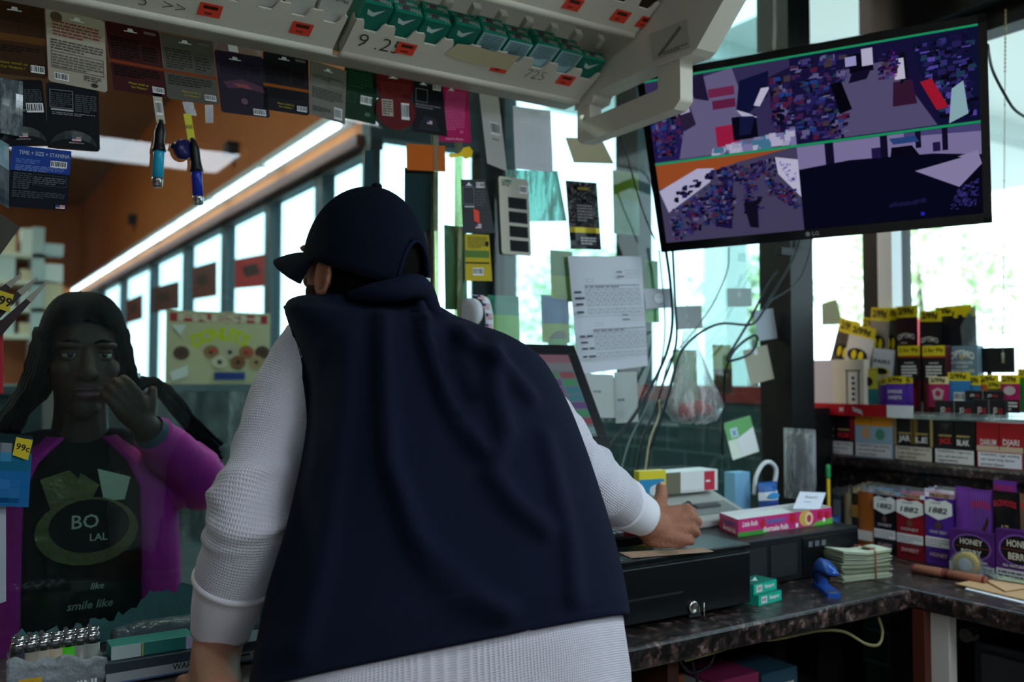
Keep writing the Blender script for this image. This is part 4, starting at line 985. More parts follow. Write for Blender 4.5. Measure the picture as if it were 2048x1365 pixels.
num = ['first', 'second', 'third', 'fourth', 'fifth', 'sixth', 'seventh', 'eighth', 'ninth', 'tenth', 'eleventh', 'twelfth', 'thirteenth', 'fourteenth', 'fifteenth']
W = (XB1-XB0)/9
for c in range(9):
    x = XB0+W*(c+0.5)
    pack(x, 0, 0, 0.135 - 0.004*(c % 3), 'silver' if 4 <= c <= 7 else 'green', 'bottom green menthol cigarette pack, %s column of the lower overhead tray from the left' % num[c], 'green packs in the lower tray')
    if c not in (8,):
        pack(x+0.001, 0, 1, 0.128 - 0.006*(c % 2), 'green', 'upper green menthol cigarette pack, %s column of the lower overhead tray from the left' % num[c], 'green packs in the lower tray')
    mb = MB(); mb.boxf(tray_point(x+W/2-0.010, 0.14, -0.082), V3(0.02, 0, 0), TN*0.018, -TV_*0.03, mat('#d6d2c4', 0.4)); mb.build('pusher', trays[1], bevel=0.002)
W = (XA1-XA0)/15
for c in range(6, 15):
    x = XA0+W*(c+0.5)
    pack(x, 0, 0, 0.135 - 0.003*(c % 2), 'white', 'white cigarette pack, %s column from the split in the long overhead tray' % num[14-c], 'white packs in the long tray')
W = (XB1-XA0)/24
for c in range(17, 24):
    x = XA0+W*(c+0.5)
    pack(x, 1, 0, 0.135 - 0.003*(c % 2), 'brown' if c > 18 else 'silver', '%s cigarette pack in the upper overhead tray, %s from its panel end' % ('dark brown' if c > 18 else 'pale blue and green', num[23-c]), 'packs in the upper tray')

# ================================================================== WALL-MOUNTED SCREEN with four camera views
tvc = V3(1.6516, 1.3479, 1.9223); K = 1.03
tvc = V3(0, 0, EYE) + (tvc-V3(0, 0, EYE))*K
ta, tt, tr_ = math.radians(33.43), math.radians(22.6), math.radians(1.92)
tn = V3(-math.cos(ta), -math.sin(ta), 0); th_ = V3(math.sin(ta), -math.cos(ta), 0); tu = V3(0, 0, 1)*math.cos(tt) + tn*math.sin(tt)
TU_ = th_*math.cos(tr_) + tu*math.sin(tr_); TVv = -(tu*math.cos(tr_) - th_*math.sin(tr_)); TNn = TVv.cross(TU_).normalized()
tw, thh = 0.735*K, 0.435*K
tv = thing('television', 'black wall-mounted screen showing four security camera views above the window', 'television', tvc + V3(0.12, 0.09, -0.2))
TO = tvc - TU_*tw/2 - TVv*thh/2
mb = MB(); mb.boxf(TO, TU_*tw, TVv*thh, -TNn*0.035, mat('#08080a', 0.3)); mb.boxf(TO+TU_*0.15+TVv*0.1-TNn*0.035, TU_*(tw-0.3), TVv*(thh-0.16), -TNn*0.03, mat('#0c0c0e', 0.5)); casing = mb.build('casing', tv, bevel=0.004)
mb = MB(); b_ = 0.017
for O, U, V in ((TO, TU_*tw, TVv*b_), (TO+TVv*(thh-0.024), TU_*tw, TVv*0.024), (TO, TU_*b_, TVv*thh), (TO+TU_*(tw-b_), TU_*b_, TVv*thh)):
    mb.boxf(O+TNn*0.004, U, V, -TNn*0.004, mat('#0a0a0c', 0.18))
bz = mb.build('bezel', tv)
mb = MB(); decal(mb, TO+TU_*tw*0.47+TVv*(thh-0.020)+TNn*0.004, TU_*0.04, TVv*0.014, [('e', 0.2, 0.5, 0.13, 0.4, mat('#8a8a8c', 0.4)), ('t', 'LG', 0.65, 0.5, 0.7, mat('#8a8a8c', 0.4))], 0.0006); mb.build('maker_mark', bz)
SO, SU, SV = TO+TU_*b_+TVv*b_, TU_*(tw-2*b_), TVv*(thh-b_-0.024)
random.seed(21)
def E(h): return emit(h, 0.55, 'screen_'+h.lstrip('#'))
scr = MB(); it = []
it.append(('r', 0, 0, 1, 1, E('#1d1a3c')))
GR = E('#1fa06a')
def quad_view(u0, v0, u1, v1, items):
    for i in items:
        f = lambda a, b: (u0+(u1-u0)*a, v0+(v1-v0)*b)
        if i[0] == 'r': it.append(('r',)+f(i[1], i[2])+f(i[3], i[4])+(i[5],))
        elif i[0] == 'p': it.append(('p', [f(a, b) for a, b in i[1]], i[2]))
        elif i[0] == 'c':      # clutter of goods in a band
            _, pts, n_, pal, s0, s1 = i
            for k in range(int(n_*2.2)):
                a, b = random.random(), random.random()
                P0 = [(pts[0][j]*(1-a)+pts[1][j]*a)*(1-b)+(pts[3][j]*(1-a)+pts[2][j]*a)*b for j in (0, 1)]
                w_, h_ = random.uniform(s0, s1)*0.7, random.uniform(s0, s1)*0.9; sk = random.uniform(-0.5, 0.5)*w_
                x0, x1 = max(0, P0[0]), min(1, P0[0]+w_); y0, y1 = max(0, P0[1]), min(1, P0[1]+h_)
                sk2 = min(sk, 1-x1, x0) if sk > 0 else 0
                if x1 > x0 and y1 > y0: it.append(('p', [f(x0, y0), f(x0-sk2, y1), f(x1-sk2, y1), f(x1, y0)], E(random.choice(pal))))
PAL = ['#2c2868', '#352e74', '#48427e', '#27205c', '#4a2454', '#5a2040', '#23448c', '#6a6694', '#1a1438', '#4a3c44', '#23405a', '#14102c', '#1d1746', '#100c22', '#2a2460', '#1a1640']
DK = ['#14102c', '#1d1746', '#2a2460', '#0c0a1c', '#3a3480', '#5a4cb0', '#23405a']
quad_view(0, 0.0, 0.47, 0.5, [('r', 0, 0, 1, 1, E('#3a345e')), ('p', [(0.28, 0.1), (0.62, 0.02), (0.75, 0.98), (0.12, 0.98)], E('#6f6890')), ('p', [(0.0, 0.4), (0.3, 0.28), (0.18, 0.98), (0, 0.98)], E('#27205c')), ('c', [(0, 0.45), (0.25, 0.4), (0.15, 0.9), (0, 0.9)], 60, PAL, 0.02, 0.06),
    ('r', 0.44, 0.22, 0.62, 0.32, E('#7a2a52')), ('r', 0.46, 0.36, 0.62, 0.46, E('#6a2248')), ('r', 0.46, 0.66, 0.62, 0.9, E('#a8204a')), ('r', 0.58, 0.58, 0.75, 0.85, E('#0c0a1c')), ('p', [(0.3, 0.05), (0.42, 0.03), (0.44, 0.35), (0.34, 0.3)], E('#241c3c')), ('p', [(0.2, 0.36), (0.3, 0.36), (0.33, 0.6), (0.24, 0.66)], E('#2e2440')), ('p', [(0.22, 0.34), (0.29, 0.34), (0.3, 0.44), (0.23, 0.46)], E('#b8b0dc')),
    ('p', [(0.66, 0.18), (0.86, 0.12), (0.84, 0.4), (0.7, 0.56), (0.62, 0.5)], E('#12163c')), ('p', [(0.8, 0.3), (0.86, 0.3), (0.78, 0.5), (0.74, 0.48)], E('#d0cce8')), ('p', [(0.62, 0.5), (0.7, 0.56), (0.76, 0.62), (0.66, 0.6)], E('#c8c4e4')), ('p', [(0.64, 0.58), (0.74, 0.6), (0.7, 0.8), (0.62, 0.8)], E('#171b44')),
    ('p', [(0.85, 0.2), (1, 0.12), (1, 0.98), (0.86, 0.75)], E('#1d1a3c')), ('c', [(0.86, 0.2), (0.98, 0.15), (0.98, 0.9), (0.84, 0.7)], 50, PAL, 0.03, 0.08), ('c', [(0.42, 0.9), (0.95, 0.78), (0.97, 0.93), (0.42, 0.95)], 26, ['#b4b0d4', '#8a84b8', '#c4c0e0', '#4a80a0'], 0.05, 0.12)])
quad_view(0.47, 0.0, 1.0, 0.5, [('r', 0, 0, 1, 1, E('#1a1640')), ('p', [(0.28, 0.25), (0.55, 0.22), (0.78, 0.98), (0.22, 0.98)], E('#5d577e')), ('c', [(0, 0.05), (0.28, 0.05), (0.28, 0.95), (0, 0.95)], 130, PAL, 0.02, 0.07), ('r', 0.33, 0.1, 0.46, 0.3, E('#0c0a1c')), ('p', [(0.34, 0.3), (0.45, 0.27), (0.42, 0.38), (0.32, 0.4)], E('#14102c')), ('r', 0.4, 0.06, 0.46, 0.24, E('#c8c4e4')), ('r', 0.31, 0.12, 0.37, 0.22, E('#a8a8e0')),
    ('p', [(0.22, 0.38), (0.28, 0.36), (0.33, 0.68), (0.26, 0.72)], E('#0a0814')), ('p', [(0.56, 0.46), (0.66, 0.46), (0.68, 0.72), (0.55, 0.72)], E('#3a1c38')), ('p', [(0.58, 0.18), (0.63, 0.16), (0.64, 0.42), (0.6, 0.5)], E('#101020')), ('p', [(0.57, 0.22), (0.62, 0.22), (0.625, 0.44), (0.57, 0.44)], E('#d4d0ec')), ('p', [(0.55, 0.16), (0.575, 0.14), (0.58, 0.36), (0.555, 0.4)], E('#8a1ca0')),
    ('p', [(0.66, 0.1), (1, 0.02), (1, 0.98), (0.8, 0.98)], E('#12163a')), ('c', [(0.68, 0.1), (0.95, 0.05), (0.95, 0.9), (0.8, 0.9)], 90, DK, 0.02, 0.07), ('p', [(0.7, 0.5), (0.76, 0.48), (0.84, 0.8), (0.78, 0.82)], E('#b01c34')), ('p', [(0.86, 0.62), (0.92, 0.55), (0.94, 0.9), (0.84, 0.98)], E('#9ac0cc')), ('c', [(0.48, 0.1), (0.58, 0.1), (0.58, 0.4), (0.48, 0.4)], 26, PAL, 0.02, 0.05)])
quad_view(0, 0.5, 0.47, 1.0, [('r', 0, 0, 1, 1, E('#4c4668')), ('p', [(0, 0.02), (0.95, 0.02), (0.6, 0.10), (0, 0.32)], E('#a8542a')), ('p', [(0.0, 0.34), (0.3, 0.12), (0.42, 0.14), (0.38, 0.3), (0.05, 0.62)], E('#c4c0e4')), ('c', [(0.05, 0.4), (0.4, 0.14), (0.4, 0.22), (0.08, 0.5)], 12, ['#14102c', '#2a2460'], 0.03, 0.06), ('c', [(0.05, 0.6), (0.4, 0.3), (0.4, 0.75), (0.05, 0.98)], 90, PAL, 0.02, 0.06),
    ('c', [(0.42, 0.14), (0.85, 0.1), (0.85, 0.3), (0.45, 0.3)], 60, PAL, 0.02, 0.05), ('p', [(0.45, 0.3), (0.55, 0.25), (0.5, 0.9), (0.38, 0.85)], E('#1d1746')), ('c', [(0.42, 0.3), (0.55, 0.28), (0.5, 0.8), (0.36, 0.8)], 50, PAL, 0.02, 0.05), ('c', [(0.58, 0.3), (0.68, 0.28), (0.72, 0.7), (0.6, 0.75)], 40, PAL, 0.02, 0.05), ('p', [(0.6, 0.6), (0.7, 0.58), (0.69, 0.92), (0.63, 0.9)], E('#141024')),
    ('p', [(0.85, 0.1), (1, 0.16), (1, 0.6), (0.86, 0.3)], E('#cfcbea')), ('c', [(0.86, 0.14), (0.98, 0.22), (0.98, 0.5), (0.88, 0.3)], 12, ['#8a84c8', '#a8a8e0', '#3a3480'], 0.01, 0.03), ('c', [(0.76, 0.3), (0.95, 0.5), (0.98, 0.75), (0.78, 0.5)], 60, PAL, 0.02, 0.05)])
quad_view(0.47, 0.5, 1.0, 1.0, [('r', 0, 0, 1, 1, E('#0a0a1e')), ('p', [(0, 0.02), (1, 0.02), (1, 0.35), (0.75, 0.28), (0.3, 0.24), (0, 0.28)], E('#8a80b0')), ('p', [(0.6, 0.02), (1, 0.02), (1, 0.1), (0.6, 0.06)], E('#504a80')), ('r', 0.16, 0.02, 0.21, 0.3, E('#14102c')), ('r', 0.47, 0.02, 0.51, 0.26, E('#14102c')), ('r', 0.66, 0.02, 0.69, 0.2, E('#14102c')), ('r', 0.8, 0.02, 0.83, 0.26, E('#14102c')), ('p', [(0.53, 0.16), (0.64, 0.16), (0.68, 0.28), (0.52, 0.28)], E('#0c0a1c')), ('p', [(0.52, 0.06), (0.66, 0.06), (0.68, 0.13), (0.54, 0.13)], E('#2c4a88')), ('r', 0.42, 0.14, 0.47, 0.28, E('#241c4c')), ('r', 0.75, 0.16, 0.79, 0.26, E('#241c4c')),
    ('p', [(0.65, 0.45), (0.98, 0.3), (1, 0.45), (0.88, 0.68)], E('#9a90bc')), ('p', [(0.0, 0.28), (0.3, 0.24), (0.8, 0.3), (0.9, 0.36), (0.65, 0.45), (0.9, 0.7), (0.8, 0.98), (0, 0.98)], E('#0b0b22')), ('c', [(0.86, 0.7), (0.97, 0.6), (0.96, 0.9), (0.82, 0.92)], 40, ['#2a2460', '#3a3480'], 0.01, 0.03), ('r', 0.67, 0.92, 0.69, 0.96, E('#2a2ac0')), ('c', [(0.5, 0.78), (0.68, 0.76), (0.68, 0.8), (0.5, 0.8)], 8, ['#1d1a44'], 0.02, 0.05)])
it += [('r', 0, 0.0, 1, 0.012, GR), ('r', 0, 0.494, 1, 0.508, GR), ('t', 'N', 0.075, 0.06, 0.028, GR), ('t', 'RENTAL', 0.09, 0.10, 0.022, GR)]
decal(scr, SO, SU, SV, [], 0.0005)
scr.boxf(SO+TNn*0.0005, SU, SV, -TNn*0.0005, mat('#0a0a0c', 0.2))
for k, i_ in enumerate(it): decal(scr, SO, SU, SV, [i_], 0.0006+0.0000035*k)
scr.build('screen', tv)
# arm to the corner post and wall
arm_e = V3(2.16, 1.80, 1.86)
mb = MB(); c0 = tvc - TNn*0.065; mb.boxf(c0-TU_*0.1-TVv*0.1, TU_*0.2, TVv*0.2, -TNn*0.01, M_BLACKMET); mb.tube([c0-TNn*0.01, c0-TNn*0.14+V3(0, 0, 0), arm_e+V3(0, -0.04, 0), arm_e], 0.016, M_BLACKMET, 8); mb.boxf(arm_e+V3(-0.03, -0.012, 0.08), V3(0.06, 0, 0), V3(0, 0, -0.16), V3(0, 0.01, 0), M_BLACKMET); mb.build('wall_arm', tv)

# ================================================================== CARDS AND PAPERS on the glass
def gy(k=0): return GY - 0.0022 - 0.0025*k
def card(label, tl, tr, bl, hexc, items, k=0, name='product_card', cat='product card', group='packs hanging under the rack', shape=None, rough=0.35, th=0.0012, m=None):
    O, U, V = quad_px(tl, tr, bl, Y=gy(k)); return panel(name, label, cat, O, U, V, m or (paper(hexc) if rough > 0.6 else mat(hexc, 0.5, spec=0.08)), items, th, shape, group)
HOLE = mat('#dfe6ea', 0.4)
def hole(u=0.5, v=0.07): return [('p', [(u-0.12, v+0.02), (u-0.06, v+0.02), (u-0.04, v-0.02), (u+0.04, v-0.02), (u+0.06, v+0.02), (u+0.12, v+0.02), (u+0.12, v+0.035), (u-0.12, v+0.035)], HOLE)]
tg = lambda h: mat(h, 0.6, spec=0.08)
RC = [(0.04, 0), (0.96, 0), (1, 0.03), (1, 0.97), (0.96, 1), (0.04, 1), (0, 0.97), (0, 0.03)]
card('brown and orange pill card at the far corner of the card row', (-34, -8), (88, 12), (-26, 143), '#3a2313', [('r', 0, 0.45, 1, 0.55, tg('#5c3a18')), ('o', 0.55, 0.2, 0.95, 0.45, 0.001, tg('#2a180c')), ('l', 0.1, 0.6, 0.9, 0.7, 3, tg('#20130a')), ('t', 'Please email us', 0.42, 0.84, 0.035, tg('#8f8228'), {'w': 0.5}), ('t', 'Our Website !', 0.42, 0.90, 0.035, tg('#8f8228'), {'w': 0.4}), ('b', 0.72, 0.84, 0.95, 0.94)]+hole(0.5, 0.1), 0, shape=RC)
card('beige card of small print, largest pale card in the row', (91, 14), (209, 42), (97, 162), '#a89f8e', [('e', 0.17, 0.1, 0.1, 0.07, tg('#5a4a3c')), ('l', 0.1, 0.14, 0.92, 0.36, 5, tg('#8a4a38')), ('l', 0.06, 0.40, 0.95, 0.55, 4, tg('#5a554c')), ('o', 0.06, 0.57, 0.95, 0.80, 0.001, tg('#5a554c')), ('l', 0.08, 0.60, 0.93, 0.79, 5, tg('#6a655c')), ('b', 0.1, 0.86, 0.34, 0.96), ('l', 0.6, 0.82, 0.9, 0.9, 3, tg('#5a554c')), ('e', 0.78, 0.94, 0.06, 0.03, tg('#3a3832'))]+hole(0.52, 0.07), 2, shape=RC)
def pill(label, tl, tr, bl, base, stripe, k, dark='#120c0c', txt='#a39528', box='#3a3030'):
    card(label, tl, tr, bl, base, [('l', 0.06, 0.2, 0.56, 0.52, 8, tg(dark)), ('o', 0.6, 0.24, 0.93, 0.52, 0.0009, tg(box)), ('l', 0.62, 0.27, 0.9, 0.5, 5, tg(dark)), ('r', 0.0, 0.55, 1, 0.60, tg(stripe)), ('l', 0.06, 0.62, 0.9, 0.78, 4, tg(dark)), ('t', 'Please email us', 0.48, 0.86, 0.032, tg(txt), {'w': 0.36}), ('t', 'Our Website !', 0.48, 0.915, 0.032, tg(txt), {'w': 0.3}), ('b', 0.73, 0.86, 0.95, 0.95), ('r', 0.7, 0.05, 0.92, 0.09, tg('#6a645c'))]+hole(0.45, 0.07), k, shape=RC)
pill('dark red pill card with orange stripe beside the beige card', (209, 41), (318, 63), (227, 179), '#3c1114', '#7a3418', 1)
pill('grey olive pill card with orange stripe and yellow website line', (320, 66), (425, 85), (334, 196), '#54524a', '#7a3a1c', 0, '#34322c')
card('dark violet pill card with cloudy picture', (428, 99), (526, 115), (443, 224), '#241c2c', [('l', 0.08, 0.14, 0.9, 0.36, 6, tg('#15101c')), ('p', [(0.1, 0.5), (0.5, 0.42), (0.9, 0.5), (0.95, 0.6), (0.5, 0.56), (0.2, 0.6)], tg('#54364a')), ('p', [(0.3, 0.5), (0.6, 0.5), (0.7, 0.57), (0.4, 0.56)], tg('#8a4a4c')), ('e', 0.5, 0.78, 0.07, 0.05, tg('#6a5060')), ('b', 0.66, 0.88, 0.92, 0.98)]+hole(0.4, 0.09), 1, shape=RC)
card('clear flap of tape on glass between two pill cards', (425, 80), (520, 96), (430, 102), '#8a8690', [('r', 0.3, 0.2, 0.5, 0.8, HOLE)], 0, 'tape_strip', 'tape', None, m=glass('#d8d8e8', 0.3, 0.1))
pill('black pill card with bright orange stripe', (526, 101), (617, 118), (527, 218), '#16131a', '#8a4a14', 1)
card('grey supplement card hanging crooked beside the black card', (619, 119), (693, 142), (617, 229), '#6f6d66', [('l', 0.1, 0.22, 0.9, 0.3, 2, tg('#4a4842')), ('o', 0.5, 0.22, 0.9, 0.42, 0.0008, tg('#45433e')), ('l', 0.08, 0.45, 0.9, 0.66, 6, tg('#45433e')), ('b', 0.68, 0.74, 0.9, 0.95), ('l', 0.1, 0.8, 0.6, 0.9, 3, tg('#45433e'))]+hole(0.5, 0.09), 2, shape=[(0, 0), (1, 0), (0.98, 1.0), (0.02, 0.98)])
card('dark green pill card beside the red gourd card', (690, 128), (755, 143), (681, 234), '#11301e', [('l', 0.15, 0.1, 0.9, 0.4, 6, tg('#1f4a30')), ('o', 0.15, 0.5, 0.4, 0.68, 0.0008, tg('#2a5a3c')), ('b', 0.55, 0.52, 0.9, 0.68), ('e', 0.8, 0.86, 0.09, 0.04, tg('#4a6a54'))]+hole(0.4, 0.02), 0, shape=[(0, 0), (1, 0), (1.08, 1.0), (0, 1)])
gs = [(0.02, 0.0), (0.98, 0.0), (1.0, 0.2), (0.93, 0.42)] + [(0.5+0.53*math.cos(a), 0.67+0.34*math.sin(a)) for a in [-0.75+0.205*i for i in range(24)]] + [(0.07, 0.42), (0.0, 0.2)]
card('dark red gourd-shaped pill card', (752, 143), (826, 152), (756, 255), '#5c1418', [('l', 0.1, 0.16, 0.9, 0.4, 7, tg('#7c3028')), ('r', 0.12, 0.48, 0.42, 0.78, tg('#a8a092')), ('l', 0.14, 0.5, 0.4, 0.76, 6, tg('#5a4a44')), ('b', 0.64, 0.52, 0.86, 0.82)]+hole(0.45, 0.06), 3, shape=gs)
card('black pill card with tiny flag beside the pink card', (826, 153), (884, 164), (824, 262), '#17171c', [('b', 0.68, 0.06, 0.96, 0.18), ('o', 0.1, 0.2, 0.5, 0.44, 0.0008, tg('#9a9aa0')), ('l', 0.1, 0.47, 0.95, 0.56, 2, tg('#6a6a70')), ('p', [(0.2, 0.95), (0.4, 0.68), (0.8, 0.7), (0.95, 0.95)], tg('#2a2a30')), ('f', 0.5, 0.76, 0.68, 0.83)]+hole(0.35, 0.09), 2, shape=[(0, 0), (1, 0), (1.22, 1.0), (0, 1)])
card('bright pink supplement card at the end of the pill card row', (885, 167), (936, 171), (878, 283), '#b01c5c', [('l', 0.15, 0.12, 0.95, 0.8, 18, tg('#d05a8c')), ('t', 'NATURAL', 0.6, 0.95, 0.035, tg('#e8a0c0'), {'w': 0.7}), ('e', 0.85, 0.82, 0.08, 0.03, tg('#d05a8c'))]+hole(0.35, 0.08), 1, shape=[(0, 0), (1, 0), (1.25, 1.0), (0, 1)])
def black_blister(label, tl, tr, bl, k, flag_u=0.55, extra=()):
    O, U, V = quad_px(tl, tr, bl, Y=gy(k)); o = panel('product_card', label, 'product card', O, U, V, mat('#121318', 0.5, spec=0.08), [('o', 0.06, 0.1, 0.5, 0.38, 0.0009, tg('#8a8c92')), ('l', 0.08, 0.14, 0.48, 0.36, 7, tg('#44464c')), ('r', 0.08, 0.395, 0.5, 0.42, tg('#b4b4b6')), ('l', 0.54, 0.14, 0.95, 0.42, 9, tg('#4c4e54')), ('l', 0.1, 0.44, 0.92, 0.49, 2, tg('#7a7c82')), ('f', flag_u-0.09, 0.80, flag_u+0.09, 0.88), ('t', 'MADE IN U.S.A', flag_u, 0.905, 0.02, tg('#b8bac0'), {'w': 0.28})]+list(extra), 0.0012, RC, 'packs hanging under the rack')
    b = MB(); N = V.cross(U).normalized(); cl_ = glass('#c8d8dc', 0.25, 0.05)
    for a in range(8):
        t0, t1 = math.pi*a/8, math.pi*(a+1)/8
        q = [O+U*(0.5-0.46*math.cos(t))+V*(0.99-0.26*math.sin(t)*(1 if s else 0.55)) + N*0.010*s*math.sin(t) for t, s in ((t0, 0), (t1, 0), (t1, 1), (t0, 1))]
        b.add(q, [(0, 1, 2, 3)], cl_)
    b.build('blister', o, smooth=True)
black_blister('black blister card with barcode under the brown card', (-18, 158), (84, 160), (-2, 292), 1, 0.5, [('b', 0.62, 0.36, 0.96, 0.50)])
black_blister('black blister card hanging under the beige card', (92, 164), (197, 176), (95, 294), 1)
card('blue and black card reading TIME + SIZE + STAMINA', (24, 290), (143, 303), (14, 413), '#10151f', [('r', 0, 0, 1, 0.40, tg('#23408c')), ('t', 'TIME + SIZE + STAMINA', 0.55, 0.10, 0.065, tg('#a8b0bc'), {'w': 0.85}), ('b', 0.66, 0.19, 0.94, 0.30), ('l', 0.08, 0.2, 0.5, 0.28, 3, tg('#5a74b4')), ('l', 0.08, 0.30, 0.9, 0.40, 4, tg('#6a80bc')), ('o', 0.38, 0.44, 0.96, 0.62, 0.0007, tg('#4a505c')), ('l', 0.06, 0.43, 0.36, 0.7, 8, tg('#4a505c')), ('l', 0.4, 0.47, 0.94, 0.6, 4, tg('#5a606c')), ('l', 0.06, 0.72, 0.94, 0.84, 4, tg('#454b57')), ('f', 0.8, 0.91, 0.96, 0.98)], 0, shape=RC)
# glossy curled wrapper and dark flap at the picture's edge
O, U, V = quad_px((-40, 150), (45, 165), (-40, 262), Y=gy(3)); pouch('foil_wrapper', 'curled glossy clear and blue wrapper over the far black blister card', 'wrapper', O+V3(0, -0.006, 0), U, V, [(0, 1, glass('#9ab8c4', 0.5, 0.08))], (), 0.006)
O, U, V = quad_px((-60, 385), (40, 455), (-75, 510), Y=gy(4)); panel('product_card', 'dim olive grey card jutting in below the blue card', 'product card', O, U, V, mat('#3c3a30', 0.6), (), 0.002, [(0, 0), (1, 0.0), (0.5, 1), (0, 1)])
O, U, V = quad_px((-40, 255), (18, 290), (-40, 385), Y=gy(3)); pouch('foil_wrapper', 'grey blue plastic pouch half hidden beside the blue card', 'wrapper', O, U, V, [(0, 0.4, mat('#6d8c98', 0.25)), (0.4, 1, mat('#2c3a44', 0.3))], (), 0.004)

# lighters on leashes
def hung_lighter(label, tagq, tag_m, tag_items, hk, body_q, body_m, reel=None, reel_m=None, tip='#9a9a9c'):
    t = thing('lighter', label, 'lighter', at(*body_q[1], Y=GY-0.03), 'lighters hanging on the glass')
    O, U, V = quad_px(*tagq, Y=gy(1)); panel('tag', None, None, O, U, V, tag_m, tag_items, parent=t, th=0.0006)
    a, b = at(*body_q[0], Y=GY-0.016), at(*body_q[1], Y=GY-0.016)
    MB().tube([a, a*0.9+b*0.1, b], [0.0095, 0.0105, 0.0105], body_m, 16).build('body', t, smooth=True)
    d = (b-a).normalized(); MB().tube([b, b+d*0.004, b+d*0.016, b+d*0.018], [0.0105, 0.0108, 0.010, 0.007], mat(tip, 0.25, 0.9), 14).build('metal_cap', t, smooth=True)
    h = MB(); pts = [at(*p, Y=GY-0.012) for p in hk]; h.tube(pts, [0.004]+[0.010]*(len(pts)-2)+[0.0135], mat('#0b0b0e', 0.4), 12, smooth=3); h.build('holder', t, smooth=True)
    if reel:
        c = at(*reel, Y=GY-0.012); MB().lathe([(0.004, -0.010), (0.018, -0.009), (0.0205, 0), (0.018, 0.009), (0.004, 0.010)], c, reel_m, 20, V3(0.5, -0.85, 0.1)).build('reel', t, smooth=True)
        MB().tube([at(reel[0]-24, reel[1]-8, Y=GY-0.012), c], 0.006, BLK, 8).build('reel_clip', t, smooth=True)
hung_lighter('light blue lighter hanging in black holder from white barcode tag', ((305, 187), (323, 189), (313, 246)), mat('#b8b09a', 0.5), [('b', 0.15, 0.25, 0.85, 0.72)], [(322, 240), (320, 262), (318, 285), (318, 303)], ((318, 303), (315, 356)), mat('#1f9fc4', 0.25))
hung_lighter('dark blue lighter hanging from yellow tag and blue reel', ((367, 228), (382, 228), (376, 280)), mat('#c9c31c', 0.5), [('t', 'LIGHTER $1.29', 0.5, 0.5, 0.25, BLK, {'ang': math.pi/2, 'w': 0.5})], [(384, 276), (388, 296), (391, 320), (393, 344)], ((393, 344), (396, 392)), mat('#1c2f9c', 0.25), (366, 299), mat('#1a1a52', 0.35), '#b8b8ba')
O, U, V = quad_px((364, 203), (386, 205), (372, 230), Y=gy(0)); panel('tape_strip', 'strip of clear tape above the yellow lighter tag', 'tape', O, U, V, glass('#c8ccd0', 0.8, 0.2), (), 0.0004)
O, U, V = quad_px((410, 210), (426, 210), (411, 246), Y=gy(0)); panel('tape_strip', 'strip of clear tape under the olive pill card', 'tape', O, U, V, glass('#c8ccd0', 0.5, 0.2), (), 0.0004)

# papers and packets on the second sheet of glass
G2_ = 'notes and packets taped to the glass'
card('plain orange note card on the glass joint', (813, 287), (890, 292), (814, 340), '#d8803a', [], 0, 'note_card', 'note', G2_, rough=0.7)
kt = at(921, 305, Y=gy(1)); k_ = MB(); kO, kU, kV = quad_px((897, 293), (946, 293), (897, 320), Y=gy(1))
k_.slab([kO+kU*a+kV*b for a, b in reversed([(0.0, 0.62), (0.12, 0.5), (0.2, 0.6), (0.3, 0.5), (0.38, 0.58), (0.5, 0.4), (0.6, 0.1), (0.85, 0.0), (1.0, 0.35), (0.95, 0.8), (0.7, 0.95), (0.55, 0.72), (0.1, 0.85)])], V3(0, 0.002, 0), mat('#c2a11e', 0.3, 0.8)); tag(k_.build('brass_key'), 'brass key taped to the glass beside the orange note', 'key')
card('tall white hang card with barcode', (957, 172), (996, 184), (975, 330), '#c9c6c4', [('b', 0.35, 0.42, 0.85, 0.58), ('l', 0.4, 0.62, 0.9, 0.66, 1, tg('#8a8886')), ('r', 0.35, 0.03, 0.6, 0.05, tg('#4a4846'))], 0, 'hang_card', 'card', G2_, rough=0.7, shape=[(0, 0), (1, 0.02), (1.0, 1.02), (0, 0.98)])
O, U, V = quad_px((1026, 212), (1101, 222), (1031, 338), Y=gy(1)); pouch('plastic_packet', 'empty white plastic packet with round hole taped on the glass', 'packet', O, U, V, [(0, 1, paper('#e6e4ec'))], [('p', [(0.35, 0.06), (0.65, 0.06), (0.6, 0.1), (0.4, 0.1)], HOLE)], 0.006, G2_)
card('blank beige note below the rack bracket', (1131, 275), (1203, 278), (1148, 325), '#d4c8b2', [], 0, 'note_card', 'note', G2_, rough=0.7, shape=[(0, 0), (1, 0), (1.13, 1.02), (0, 1)])
card('sea green translucent sheet behind the hairpin card', (1010, 340), (1115, 342), (1030, 444), '#7fc0b0', [], 0, 'plastic_sheet', 'sheet', G2_, m=glass('#b4d8d0', 1.2, 0.2, milk='#86b4a8'))
O, U, V = quad_px((922, 359), (971, 360), (926, 467), Y=gy(1)); o = panel('product_card', 'black card with orange price sticker and flag beside the hairpin card', 'product card', O, U, V, mat('#17171d', 0.35), [('b', 0.6, 0.05, 0.95, 0.15), ('o', 0.05, 0.14, 0.5, 0.46, 0.0008, tg('#9a9aa0')), ('r', 0.1, 0.49, 0.5, 0.52, tg('#b4b4b6')), ('l', 0.55, 0.2, 0.95, 0.5, 6, tg('#5a5a60')), ('r', 0, 0.56, 1.2, 0.575, tg('#3a3a40')), ('f', 0.5, 0.82, 0.75, 0.92)]+hole(0.3, 0.08), 0.0012, [(0, 0), (1, 0), (1.3, 1.0), (0, 1)], G2_)
mb = MB(); decal(mb, O+U*0.45+V*0.52, U*0.32+V*0.1, V*0.22-U*0.1, [('p', [(0.0, 0.1), (0.7, 0.0), (1, 0.9), (0.35, 1)], M_ORST)], 0.001); mb.build('price_sticker', o)
